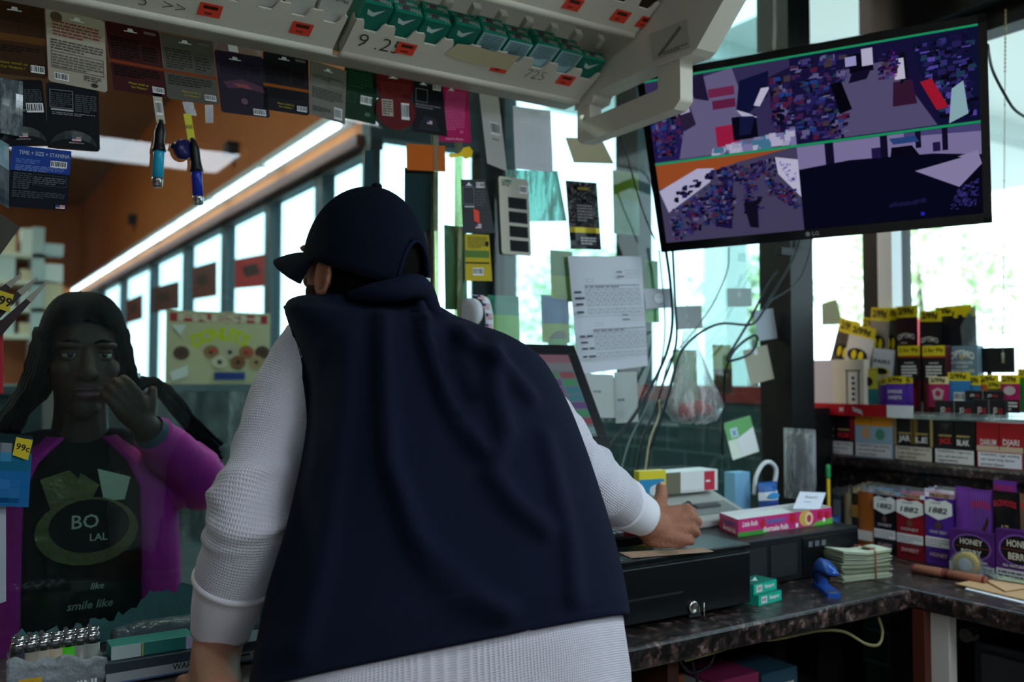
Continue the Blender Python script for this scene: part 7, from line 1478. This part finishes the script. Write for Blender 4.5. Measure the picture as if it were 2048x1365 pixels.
for x0, x1, lb in ((1797, 1841, 'black warning carton face with yellow price band, nearer the PAIRS pouch'), (1846, 1891, 'black warning carton face with yellow price band, nearer the blue OPTIMO carton')):
    O, U, V = rectX(x0, 692, x1, 830, 2.39, SZ+0.001)
    boxthing('cigar_carton', lb, 'carton', O, U, V, V3(0.03, 0, 0), mat('#3c0e14', 0.4), front=[('r', 0, 0, 1, 0.145, YEL), ('t', '2 for 99¢', 0.5, 0.07, 0.06, BLK, {'w': 0.86, 'bold': 0.03}), ('r', 0, 0.15, 1, 0.17, mat('#a8341c', 0.4)), ('r', 0, 0.17, 1, 0.50, BLP), ('t', 'WARNING:', 0.5, 0.25, 0.025, whi, {'w': 0.45}), ('l', 0.15, 0.28, 0.85, 0.46, 4, whi), ('r', 0.15, 0.55, 0.30, 0.95, mat('#7a1c24', 0.4)), ('r', 0.6, 0.6, 0.8, 0.9, mat('#7a1c24', 0.4))], group='tall cigar cartons on the display shelf')
O, U, V = rectX(1894, 692, 1956, 820, 2.42, SZ+0.001); boxthing('cigar_carton', 'grey blue OPTIMO carton with white letters', 'carton', O, U, V, V3(0.03, 0, 0), mat('#5f7884', 0.4), front=[('t', 'OPTIMO', 0.5, 0.11, 0.10, whi, {'w': 0.8, 'arch': 0.01, 'bold': 0.03}), ('e', 0.5, 0.16, 0.07, 0.03, mat('#b89a4c', 0.4)), ('t', 'CIGARILLOS', 0.5, 0.24, 0.035, whi, {'w': 0.7}), ('t', 'SILVER', 0.5, 0.30, 0.03, whi, {'w': 0.4}), ('t', 'FRESH TASTE', 0.5, 0.36, 0.035, whi, {'w': 0.8}), ('r', 0, 0.42, 1, 1, mat('#2c6c94', 0.35))], group='tall cigar cartons on the display shelf')
tri = MB(); A_, B_, C2 = at(1950, 606, X=2.462), at(1893, 695, X=2.462), at(1955, 697, X=2.462); tri.slab([A_, B_, C2], V3(0.003, 0, 0), glass('#dce8ec', 0.35, 0.05)); A3 = at(1955, 800, X=2.462); tri.boxf(V3(2.462, B_.y, B_.z), V3(0, C2.y-B_.y, 0), V3(0, 0, SZ+0.001-B_.z), V3(0.003, 0, 0), glass('#dce8ec', 0.35, 0.05)); tag(tri.build('clear_header_card'), 'clear triangular plastic corner rising behind the blue OPTIMO carton', 'plastic card')
b, i_ = p99(0.26, mat('#54309c', 0.35), [('t', 'SWISHER', 0.5, 0.52, 0.12, whi, {'w': 0.74, 'bold': 0.02}), ('t', 'SWEETS', 0.5, 0.72, 0.12, whi, {'w': 0.66, 'bold': 0.02})]); dpouch('purple SWISHER SWEETS pouch above the white price card', 1772, 753, 1812, 812, 2.372, b, i_)
b, i_ = p99(0.26, mat('#54309c', 0.35)); dpouch('purple pouch half hidden behind the SWISHER SWEETS pouch', 1760, 756, 1790, 812, 2.382, b, i_)
b, i_ = p99(0.2, mat('#54309c', 0.35)); dpouch('purple pouch behind on the red carton side of SWISHER SWEETS', 1806, 756, 1826, 812, 2.378, b, i_)
dpouch('teal and yellow pouch beside the beige carton on the shelf', 1728, 738, 1756, 812, 2.385, [(0, 0.55, mat('#a8a030', 0.4)), (0.55, 1, mat('#1c6c70', 0.4))], [('e', 0.4, 0.35, 0.3, 0.12, BLK)])
b, i_ = p99(0.24, mat('#a01c54', 0.35), [('p', [(0.2, 0.45), (0.5, 0.36), (0.8, 0.45), (0.7, 0.75), (0.3, 0.75)], mat('#b8a8a8', 0.35, 0.3)), ('e', 0.5, 0.55, 0.14, 0.1, mat('#a01c54', 0.4))]); b = [(0, 0.24, mat('#d8c890', 0.4)), (0.24, 1, mat('#a01c54', 0.35))]; dpouch('magenta pouch with winged emblem before the tall cartons', 1858, 754, 1898, 815, 2.372, b, i_)
b, i_ = p99(0.26, mat('#2a6ea4', 0.35), [('b', 0.3, 0.6, 0.8, 0.85)]); dpouch('blue pouch with barcode before the OPTIMO carton', 1896, 745, 1941, 812, 2.376, b, i_)
for k, (x0, y0, x1, hx, lb) in enumerate(((1940, 752, 1962, '#2c6c94', 'small blue pouch with yellow tag right of the barcode pouch'), (1958, 750, 1998, '#c85a24', 'orange pouch with yellow tag under the black sign'), (1975, 762, 2002, '#4a3a1c', 'brown pouch with yellow tag next to the orange pouch'))):
    b, i_ = p99(0.3, mat(hx, 0.35)); dpouch(lb, x0, y0, x1, 815, 2.38+0.008*(k % 2), b, i_)
b, i_ = p99(0.24, mat('#981c50', 0.35), [('e', 0.5, 0.42, 0.32, 0.12, mat('#b0a0a0', 0.4)), ('r', 0, 0.66, 1, 1, mat('#1c1018', 0.4)), ('l', 0.1, 0.7, 0.9, 0.95, 3, whi)]); dpouch('magenta pouch with dark base near the picture edge', 2002, 750, 2040, 826, 2.372, b, i_)
b, i_ = p99(0.2, mat('#1f7a34', 0.35)); dpouch('green pouch at the picture edge on the display shelf', 2036, 738, 2075, 826, 2.38, b, i_)
for k, (x0, y0, x1, y1, X, lb) in enumerate(((1870, 802, 1950, 828, 2.355, 'long black and silver box lying at the front of the shelf'), (1946, 800, 2012, 824, 2.357, 'black and silver box lying beside the long one'), (1930, 782, 2004, 801, 2.362, 'black box lying on top of the other black boxes'))):
    O, U, V = rectX(x0, y0, x1, y1, X); 
    if k < 2: V = V3(0, 0, SZ+0.001-O.z)
    else: V = V3(0, 0, max(at(1908, 802, X=2.355).z, at(1979, 800, X=2.357).z)+0.001-O.z)
    boxthing('cigar_box', lb, 'cigar box', O, U, V, V3(0.012, 0, 0), mat('#1c1c20', 0.3), {'top': mat('#8a8c90', 0.25, 0.6)}, front=[('r', 0.48, 0, 0.5, 1, mat('#7a7c80', 0.3)), ('t', 'JO', 0.2, 0.6, 0.3, whi, {'w': 0.12}), ('t', 'KS', 0.34, 0.6, 0.3, red_, {'w': 0.12}), ('t', 'JO', 0.68, 0.6, 0.3, whi, {'w': 0.12}), ('t', 'KS', 0.84, 0.6, 0.3, red_, {'w': 0.12})], group='black boxes on the display shelf')
O, U, V = rectX(1622, 720, 1728, 806, 2.365, SZ+0.001); boxthing('card_box', 'beige carton with white end at the post end of the shelf', 'carton', O, U, V, V3(0.03, 0, 0), mat('#c8c0ac', 0.5), front=[('r', 0, 0, 0.42, 1, mat('#b8b6c0', 0.5)), ('r', 0.68, 0.2, 0.7, 0.9, BLK), ('r', 0.9, 0.2, 0.92, 0.9, BLK), ('r', 0.66, 0.2, 0.95, 0.22, BLK), ('r', 0.74, 0.25, 0.86, 0.85, mat('#d4d2cc', 0.5)), ('l', 0.78, 0.3, 0.84, 0.8, 5, BLK)])
O, U, V = rectX(1928, 696, 2028, 746, 2.44); t = thing('sign_board', 'blank black sign board rising behind the small pouches', 'sign', V3(2.44, O.y+U.y/2, SZ))
mb = MB(); mb.boxf(O, U, V, V3(0.006, 0, 0), mat('#131418', 0.4)); mb.build('board', t, bevel=0.001); mb = MB(); mb.box((2.442, O.y+U.y*0.5-0.006, SZ+0.001), (2.446, O.y+U.y*0.5+0.006, O.z+V.z), mat('#3a3a3e', 0.4)); mb.build('post', t)
O, U, V = rectX(1645, 600, 1682, 650, 2.548); panel('window_sticker', 'grey green card stuck low on the window glass beside the post', 'sticker', O+V3(-0.004, 0, 0), U, V, mat('#8a9a84', 0.6), (), 0.001, [(0.0, 0.12), (0.8, 0), (1, 0.6), (1, 1), (0, 1)])

# ------------------------------------------------------------------ under the counters
cable('pale cable drooping under the counter edge toward the corner', [(1370, 1322, 1.34), (1420, 1308, 1.34), (1500, 1285, 1.34), (1560, 1278, 1.34), (1640, 1262, 1.34), (1690, 1265, 1.34), (1730, 1288, 1.34), (1757, 1290, 1.34), (1765, 1265, 1.34), (1757, 1235, 1.34)], 0.0032, '#8f865c')
cable('black cable coil under the counter by the brown upright', [(1345, 1300, 1.35), (1380, 1345, 1.35), (1420, 1330, 1.35), (1425, 1300, 1.35), (1400, 1290, 1.35), (1385, 1320, 1.35), (1395, 1365, 1.35)], 0.003, '#0c0c0e')
SHZ = 0.625
for x0, w2, h2, y0, hx, lb in ((1.268, 0.03, 0.12, 1.45, '#a8a49a', 'white carton on the shelf under the cash drawer'), (1.30, 0.07, 0.13, 1.46, '#7a3c20', 'brown carton on the shelf under the counter'), (1.385, 0.05, 0.10, 1.44, '#8c8c86', 'grey carton beside the brown one under the counter'), (1.45, 0.14, 0.10, 1.45, '#8c2a54', 'pink carton on the shelf under the counter'), (1.60, 0.12, 0.09, 1.45, '#2a4a5c', 'dark blue carton next to the pink one under the counter')):
    boxthing('carton', lb, 'carton', V3(x0, y0, SHZ+h2+0.001), V3(w2, 0, 0), V3(0, 0, -h2), V3(0, 0.12, 0), mat(hx, 0.6), front=[('l', 0.1, 0.3, 0.9, 0.6, 2, tg('#c8c0b8')), ('r', 0, 0.8, 1, 1, tg('#3a3434'))], group='cartons on the shelf under the counter')
t = thing('safe', 'dark grey steel box with chrome knob under the return counter', 'safe', (2.12, 0.95, 0.05))
MB().box((2.06, 0.85, 0.05), (2.28, 1.22, 0.78), mat('#2c2e32', 0.45)).build('body', t, bevel=0.006)
MB().box((2.05, 0.87, 0.30), (2.06, 1.20, 0.76), mat('#34363a', 0.4)).build('door', t, bevel=0.003)
q = at(1945, 1268, X=2.05); MB().cyl(V3(2.05, q.y, q.z), V3(2.02, q.y, q.z), 0.016, mat('#b0aeaa', 0.25, 0.9), n=20).build('knob', t, smooth=False)
t = thing('banknote_stack', 'dim stack of banknotes low under the return counter at the picture corner', 'banknotes', (2.03, 0.80, 0.05))
mb = MB(); 
for k in range(26): mb.box((1.99+random.uniform(-0.003, 0.003), 0.70+random.uniform(-0.004, 0.004), 0.705+0.0028*k), (2.055, 0.85, 0.7072+0.0028*k), ms[k % 5])
mb.build('notes', t); MB().box((1.985, 0.55, 0.05), (2.28, 0.848, 0.70), mat('#1d1b19', 0.7)).build('stand_box', t)

# ------------------------------------------------------------------ near end of the counter, bottom of the picture
t = thing('lighter_tray', 'clear tray wrapped in torn white plastic film full of lighters', 'tray', at(110, 1340, Z=CZ))
a, b = at(22, 1290, Y=1.60), at(205, 1290, Y=1.60); tx0, tx1 = a.x, b.x
MB().box((tx0, 1.60, CZ), (tx1, 1.69, CZ+0.006), mat('#8f979c', 0.4)).build('tray_floor', t)
fl = MB(); rows = []
random.seed(6)
for i in range(24):
    u = i/23; x = tx0-0.006+(tx1-tx0+0.012)*u; zt = CZ+0.062-0.012*u+0.008*noise.noise(Vector((u*6, 0, 0)))-0.016*max(0, u-0.6)
    rows.append([V3(x, 1.596-0.008*math.sin(v*3)-0.006*noise.noise(Vector((u*7, v*4, 1))), CZ+0.001+(zt-CZ)*v) for v in [k/8 for k in range(9)]])
fl.loft(rows, mat('#7f868a', 0.35, bump=(60, 0.8)), closed=False); fo = fl.build('torn_film', t, smooth=True, solid=0.001)
mb = MB(); decal(mb, V3(tx0+0.01, 1.583, CZ+0.034), V3(0.032, 0, 0), V3(0, 0, -0.014), [('r', 0, 0, 1, 1, mat('#c89a24', 0.5)), ('l', 0.1, 0.3, 0.9, 0.7, 1, BLK)], 0.001); decal(mb, V3(tx1-0.06, 1.583, CZ+0.02), V3(0.06, 0, 0), V3(0, 0, -0.018), [('t', 'MINI', 0.5, 0.5, 0.8, mat('#e4e4e4', 0.5), {'bold': 0.03})], 0.002); mb.build('film_print', fo)
mb = MB()
for (x0, x1) in ((tx0, tx0+0.002), (tx1-0.002, tx1)): mb.box((x0, 1.60, CZ), (x1, 1.69, CZ+0.05), glass('#dfe6e6', 0.3, 0.05))
mb.box((tx0, 1.688, CZ), (tx1, 1.69, CZ+0.05), glass('#dfe6e6', 0.3, 0.05)); mb.build('clear_walls', t)
LC = ['#2c3038', '#8a8474', '#a39a8a', '#b4a58c', '#4cc424', '#8a8c84', '#8d948c']; LN = ['dark', 'taupe', 'beige', 'cream', 'bright green', 'grey printed', 'pale printed']
for r in range(2):
    for k in range(7):
        x = tx0+0.012+(tx1-tx0-0.024)*k/6 + (0.004 if r else 0); y = 1.625+0.034*r; hx = LC[k] if r == 0 else ['#23262c', '#3a3c3e', '#6a685e', '#5c5a52', '#2f8a1c', '#7a7c78', '#6c6e6c'][k]
        t = thing('lighter', '%s lighter standing in the %s row of the tray, %s from its near end' % (LN[k], 'front' if r == 0 else 'back', num[k]), 'lighter', (x, y, CZ+0.006), 'lighters in the tray')
        def ov(rr, z): return [V3(x+rr*1.15*math.cos(a_), y+rr*0.8*math.sin(a_), CZ+0.006+z) for a_ in [2*math.pi*j/16 for j in range(16)]]
        MB().loft([ov(0.0095, 0), ov(0.0102, 0.003), ov(0.0102, 0.058)], mat(hx, 0.3)).build('body', t, smooth=True)
        MB().loft([ov(0.0104, 0.058), ov(0.0104, 0.070), ov(0.009, 0.074), ov(0.006, 0.075)], mat('#b4b4b8', 0.18, 0.95)).build('metal_hood', t, smooth=True)
        MB().cyl(V3(x-0.004, y-0.0035, CZ+0.006+0.076), V3(x-0.004, y+0.0035, CZ+0.006+0.076), 0.0035, mat('#77787c', 0.3, 0.9), n=12).build('spark_wheel', t, smooth=False)
# crumpled grey roll and cartons
a, b = at(228, 1290, Y=1.74), at(386, 1262, Y=1.74); mb = MB(); pts, rs = spline([V3(a.x, 1.745, CZ+0.026), V3((a.x+b.x)/2, 1.75, CZ+0.029), V3(b.x+0.12, 1.745, CZ+0.027)], [0.024, 0.027, 0.025], 14); random.seed(3)
mb.tube(pts, [r_+random.uniform(-0.0012, 0.0012) for r_ in rs], mat('#4c5a62', 0.35, bump=(45, 0.9), vary=0.3), 22); tag(mb.build('crumpled_roll', smooth=True), 'crumpled grey plastic roll lying along the foot of the glass', 'roll')
O, U, V = rectY(215, 1335, 520, 1365, 1.585, CZ+0.001); boxthing('carton', 'long white carton with warning print lying before the grey roll', 'carton', V3(at(212, 1340, Y=1.585).x, 1.585, CZ+0.036), V3(0.32, 0, 0), V3(0, 0, -0.035), V3(0, 0.07, 0), mat('#2e3a44', 0.5), front=[('r', 0, 0.45, 1, 0.95, mat('#989ca0', 0.5)), ('t', 'WARNING', 0.42, 0.62, 0.28, tg('#2a2c30'), {'w': 0.2}), ('l', 0.5, 0.3, 0.98, 0.7, 2, tg('#4a4c50')), ('r', 0, 0.88, 1, 0.94, tg('#4a6a94'))])
boxthing('carton', 'teal and white carton lying on the long white one', 'carton', V3(at(222, 1330, Y=1.60).x, 1.60, CZ+0.058), V3(0.13, 0, 0), V3(0, 0, -0.0215), V3(0, 0.05, 0), mat('#2c7a74', 0.4), front=[('r', 0, 0, 0.35, 1, mat('#b4c4c4', 0.5)), ('r', 0.36, 0, 0.38, 1, mat('#c4a24c', 0.4)), ('r', 0.9, 0, 1, 1, mat('#c0b8d8', 0.5))])
boxthing('carton', 'pale carton with faint print beside the clerk sleeve', 'carton', V3(0.47, 1.50, CZ+0.03), V3(0.12, 0, 0), V3(0, 0, -0.0295), V3(0, 0.06, 0), mat('#aeb0bc', 0.5), front=[('l', 0.1, 0.3, 0.9, 0.7, 2, tg('#4a4c60')), ('e', 0.7, 0.5, 0.12, 0.4, mat('#a83a3a', 0.5))])
# wraps and pouches at the picture's near edge
ED = 'packets at the near edge of the glass'
for k, (x0, y0, x1, y1, lb) in enumerate(((-30, 612, 44, 548, 'thin cigar wrap pointing up at the near glass edge, shortest of three'), (-20, 640, 75, 556, 'thin cigar wrap in the middle of three at the near glass edge'), (-10, 668, 97, 562, 'longest thin cigar wrap of three at the near glass edge'))):
    a, b = at(x0, y0, Y=1.80), at(x1, y1, Y=1.80); e = (b-a); s_ = e.cross(V3(0, 1, 0)).normalized()
    mb = MB(); mb.slab([a-s_*0.010, a+s_*0.010, b+s_*0.002, b-s_*0.001], V3(0, 0.003, 0), mat('#2a1a1c', 0.35)); mb.slab([a.lerp(b, 0.62)-s_*0.006+V3(0, -0.001, 0), a.lerp(b, 0.62)+s_*0.006+V3(0, -0.001, 0), b+s_*0.002+V3(0, -0.001, 0), b-s_*0.001+V3(0, -0.001, 0)], V3(0, 0.0008, 0), mat('#8a8a7c', 0.4)); tag(mb.build('cigar_wrap'), lb, 'cigar wrap', ED)
O, U, V = at(-35, 570, Y=1.79), at(28, 590, Y=1.79)-at(-35, 570, Y=1.79), at(-45, 605, Y=1.79)-at(-35, 570, Y=1.79); panel('price_tag', 'yellow 99 cent tag across the thin cigar wraps', 'price tag', O, U, V, mat('#c2ad1c', 0.5), [('t', '99', 0.80, 0.5, 0.5, BLK, {'bold': 0.03})], 0.001)
O, U, V = at(-60, 862, Y=1.78), at(66, 872, Y=1.78)-at(-60, 862, Y=1.78), at(-70, 1010, Y=1.78)-at(-60, 862, Y=1.78); po_ = pouch('snack_packet', 'shiny blue packet with yellow price sticker at the near edge', 'packet', O, U, V, [(0, 0.25, mat('#0f2a30', 0.25)), (0.25, 0.5, mat('#1a6a8c', 0.2, 0.3)), (0.5, 1, mat('#1f6fb0', 0.2, 0.3))], [('p', [(0.72, 0.03), (0.99, 0.06), (0.93, 0.34), (0.68, 0.28)], mat('#c8b41c', 0.5)), ('t', '99c', 0.84, 0.17, 0.09, BLK, {'ang': -0.2, 'bold': 0.02})], 0.014, ED)
mb = MB(); O = at(-30, 640, Y=1.82); U = at(7, 640, Y=1.82)-O; V = at(-30, 790, Y=1.82)-O; mb.boxf(O, U, V, V3(0, 0.01, 0), mat('#9a1024', 0.4)); tag(mb.build('red_packet', bevel=0.002), 'red packet edge at the near side of the picture', 'packet', ED)
O, U, V = at(-20, 1020, Y=1.80), at(12, 1010, Y=1.80)-at(-20, 1020, Y=1.80), at(-20, 1215, Y=1.80)-at(-20, 1020, Y=1.80); panel('white_sheet', 'narrow white sheet edge below the blue packet', 'sheet', O, U, V, mat('#a8b0b8', 0.6), (), 0.001)

# ================================================================== STORE BEYOND THE GLASS
# bakery case with its sign
sY = 3.6; c0, c1 = at(318, 770, Y=sY), at(560, 770, Y=sY); t = thing('bakery_case', 'grey glass fronted bakery case carrying the donuts sign', 'bakery case', ((c0.x+c1.x)/2, sY+0.3, 0))
zc = at(430, 768, Y=sY).z; x0, x1 = c0.x-0.35, c1.x+0.25
MB().box((x0, sY, 0), (x1, sY+0.5, 0.75), mat('#7c878c', 0.5)).build('base_cabinet', t, bevel=0.01)
MB().box((x0, sY, zc-0.03), (x1, sY+0.5, zc), mat('#8a9498', 0.4)).build('top_panel', t, bevel=0.004)
for z in (0.95, 1.12): MB().box((x0+0.01, sY+0.02, z), (x1-0.01, sY+0.48, z+0.008), mat('#c0c8cc', 0.3)).build('glass_shelf', t)
MB().box((x0, sY-0.004, 0.75), (x1, sY, zc-0.03), glass('#dfe8ea', 0.3)).build('front_glass', t)
MB().box((x0, sY+0.49, 0.75), (x1, sY+0.5, zc-0.03), mat('#75838a', 0.6)).build('back_panel', t)
for x in (x0, x1-0.02): MB().box((x, sY, 0.75), (x+0.02, sY+0.5, zc-0.03), mat('#6a7478', 0.4)).build('corner_frame', t)
random.seed(14); n_ = 0
for z in (0.958, 1.128):
    for k in range(7):
        x = x0+0.08+k*(x1-x0-0.16)/6; hx = random.choice(['#b0845a', '#7a4a2c', '#c8b8a8', '#8a8f98', '#d0ccc8'])
        mb = MB(); mb.lathe([(0.012, 0.0), (0.030, -0.002), (0.044, 0.010), (0.040, 0.026), (0.026, 0.032), (0.014, 0.024)], V3(x, sY+0.12, z+0.003), mat(hx, 0.6), 16)
        tag(mb.build('donut', smooth=True), 'donut on the %s shelf of the bakery case, %s along it' % ('lower' if z < 1 else 'upper', num[k]), 'donut', 'donuts in the bakery case')
O, U, V = rectY(332, 624, 540, 768, sY-0.01); V = V3(0, 0, zc-O.z)
dk, pkc = mat('#5a3a2a', 0.6), mat('#b84a54', 0.6)
its = [('r', 0.03, 0.03, 0.97, 0.15, mat('#b0303a', 0.5)), ('t', 'FRESH', 0.5, 0.09, 0.10, mat('#d8ccb0', 0.6), {'w': 0.8, 'bold': 0.05})]
for k, ch in enumerate('DONUTS'):
    a = -0.75+1.5*k/5; its.append(('t', ch, 0.52+0.34*math.sin(a), 0.62-0.31*math.cos(a), 0.17, mat('#c8d21c', 0.5), {'ang': -a*0.55, 'bold': 0.05}))
for (u, v, c) in ((0.14, 0.58, dk), (0.42, 0.56, mat('#9a7a50', 0.6)), (0.6, 0.56, mat('#c8b8a0', 0.6)), (0.76, 0.56, mat('#a8683c', 0.6)), (0.92, 0.56, dk), (0.5, 0.70, mat('#d8c8b0', 0.6)), (0.68, 0.70, mat('#8a5a34', 0.6)), (0.86, 0.70, mat('#c09a70', 0.6))):
    its += [('e', u, v, 0.075, 0.095, c), ('e', u, v, 0.024, 0.032, mat('#3a2c20', 0.6))]
its += [('e', 0.44, 0.54, 0.03, 0.03, mat('#d83c48', 0.5)), ('e', 0.78, 0.55, 0.03, 0.03, mat('#d83c48', 0.5)), ('p', [(0.03, 0.84), (0.2, 0.74), (0.2, 0.9), (0.06, 0.96)], WHT), ('r', 0.45, 0.84, 0.75, 0.94, mat('#2c3c8a', 0.5)), ('p', [(0.05, 0.2), (0.18, 0.2), (0.12, 0.34)], WHT)]
panel('donut_sign', 'cream FRESH DONUTS sign standing on the bakery case', 'sign', O, U, V, mat('#c9c09a', 0.6), its, 0.008)
for x, y, w2, h2, hx, lb in ((352, 800, 0.12, 0.07, '#a0a8b4', 'pale tray on the counter side before the bakery case'), ):
    pass
# back counter and machines behind the customer
t = thing('store_counter', 'dark teal store counter behind the braided person', 'counter', (-0.1, 4.4, 0))
MB().box((-0.9, 4.2, 0), (0.62, 4.7, 1.32), mat('#2f4a50', 0.6)).build('cabinet', t, bevel=0.01); MB().box((-0.92, 4.18, 1.32), (0.64, 4.72, 1.36), mat('#3c565c', 0.4)).build('counter_slab', t, bevel=0.004)
for k, (x, hx) in enumerate(((0.50, '#c8b8a0'), (0.36, '#b0684c'))):
    mb = MB(); mb.lathe([(0.045, 0), (0.05, 0.02), (0.05, 0.10), (0.035, 0.13), (0.012, 0.14)], V3(x, 4.35, 1.36), mat(hx, 0.5), 18); tag(mb.build('jar', smooth=True), ['cream jar on the teal store counter', 'brick red jar on the teal store counter'][k], 'jar')
t = thing('drink_cooler', 'tall drink cooler with blue sign at the far side of the store', 'cooler', (-0.6, 6.3, 0))
MB().box((-1.1, 6.0, 0), (-0.1, 6.6, 1.75), mat('#7e888c', 0.4)).build('cooler_body', t, bevel=0.01); MB().box((-1.05, 5.99, 0.2), (-0.15, 6.0, 1.35), mat('#20282c', 0.2)).build('glass_door', t)
O, U, V = rectY(-40, 768, 40, 825, 5.985); panel('blue_sign', None, None, V3(-0.9, 5.985, 1.66), V3(0.72, 0, 0), V3(0, 0, -0.25), mat('#3a7cc0', 0.5), [('t', 'EAT', 0.6, 0.5, 0.5, WHT, {'bold': 0.03})], parent=t)
# added shelves with white goods, standing in for pale reflections in the glass
sa, sb = at(-30, 560, Y=9.0), at(88, 560, Y=9.0)
t = thing('added_shelf', 'added white shelf unit with pale goods, standing in for glass reflections', 'shelf unit', (sa.x, 9.2, 0))
MB().box((sb.x-0.10, 9.0, 0), (sb.x, 9.4, at(80, 455, Y=9.0).z), mat('#b4c4c4', 0.5)).build('upright', t)
MB().box((sa.x, 9.38, 0), (sb.x, 9.4, at(80, 455, Y=9.0).z), mat('#8a4c28', 0.7)).build('back_board', t)
for y in (505, 560, 615, 668):
    z = at(40, y, Y=9.0).z; MB().box((sa.x, 9.0, z-0.04), (sb.x, 9.38, z), mat('#d8d8c8', 0.5)).build('shelf_board', t)
    for k in range(3):
        x = sa.x+0.08+k*0.19; hh_ = 0.10+0.06*((k+y) % 3); boxthing('goods_box', '%s pale goods box on the %s board of the added white shelf unit' % (num[k], {505: 'top', 560: 'second', 615: 'third', 668: 'lowest'}[y]), 'box', V3(x, 9.03, z+hh_+0.001), V3(0.15, 0, 0), V3(0, 0, -hh_), V3(0, 0.2, 0), mat(('#dfe4e0', '#c8d4d4', '#d8c8a8')[(k+y//5) % 3], 0.5), group='goods on the added shelf unit')
# posters on the store windows, red wall signs
PS = 'posters on the store windows'
for (x0, y0, x1, y1, hx, lb) in ((252, 588, 285, 640, '#6a3026', 'small brown red poster on the farthest store window beside the braids'), (305, 562, 358, 618, '#54302a', 'brown poster on a store window above the donuts sign'), (384, 522, 433, 592, '#5c3028', 'larger brown poster on the store window left of the clerk cap'), (470, 505, 545, 570, '#a02c30', 'red poster on the store window under the cap brim')):
    O, U, V = quad_px((x0, y0+14), (x1, y0), (x0, y1+8), X=1.846); panel('poster', lb, 'poster', O, U, V, mat(hx, 0.6), [('p', [(0.2, 0.3), (0.6, 0.25), (0.7, 0.6), (0.3, 0.65)], mat('#2a1c18', 0.6))], 0.003, None, PS)
for x, y, lb in ((470, 300, 'dark security camera high on the orange soffit'), (270, 440, 'dark junction box lower on the orange soffit')):
    q = at(x, y, X=1.79); t = thing('junction_box', lb, 'wall box', q); MB().box((1.72, q.y-0.06, q.z-0.05), (1.80, q.y+0.06, q.z+0.05), mat('#20242a', 0.5)).build('box_body', t, bevel=0.006)
    MB().tube([V3(1.79, q.y, q.z-0.05), V3(1.785, q.y+0.02, q.z-0.08), V3(1.79, q.y+0.02, q.z-0.12)], 0.008, BLK, 8, smooth=4).build('wire', t, smooth=True)
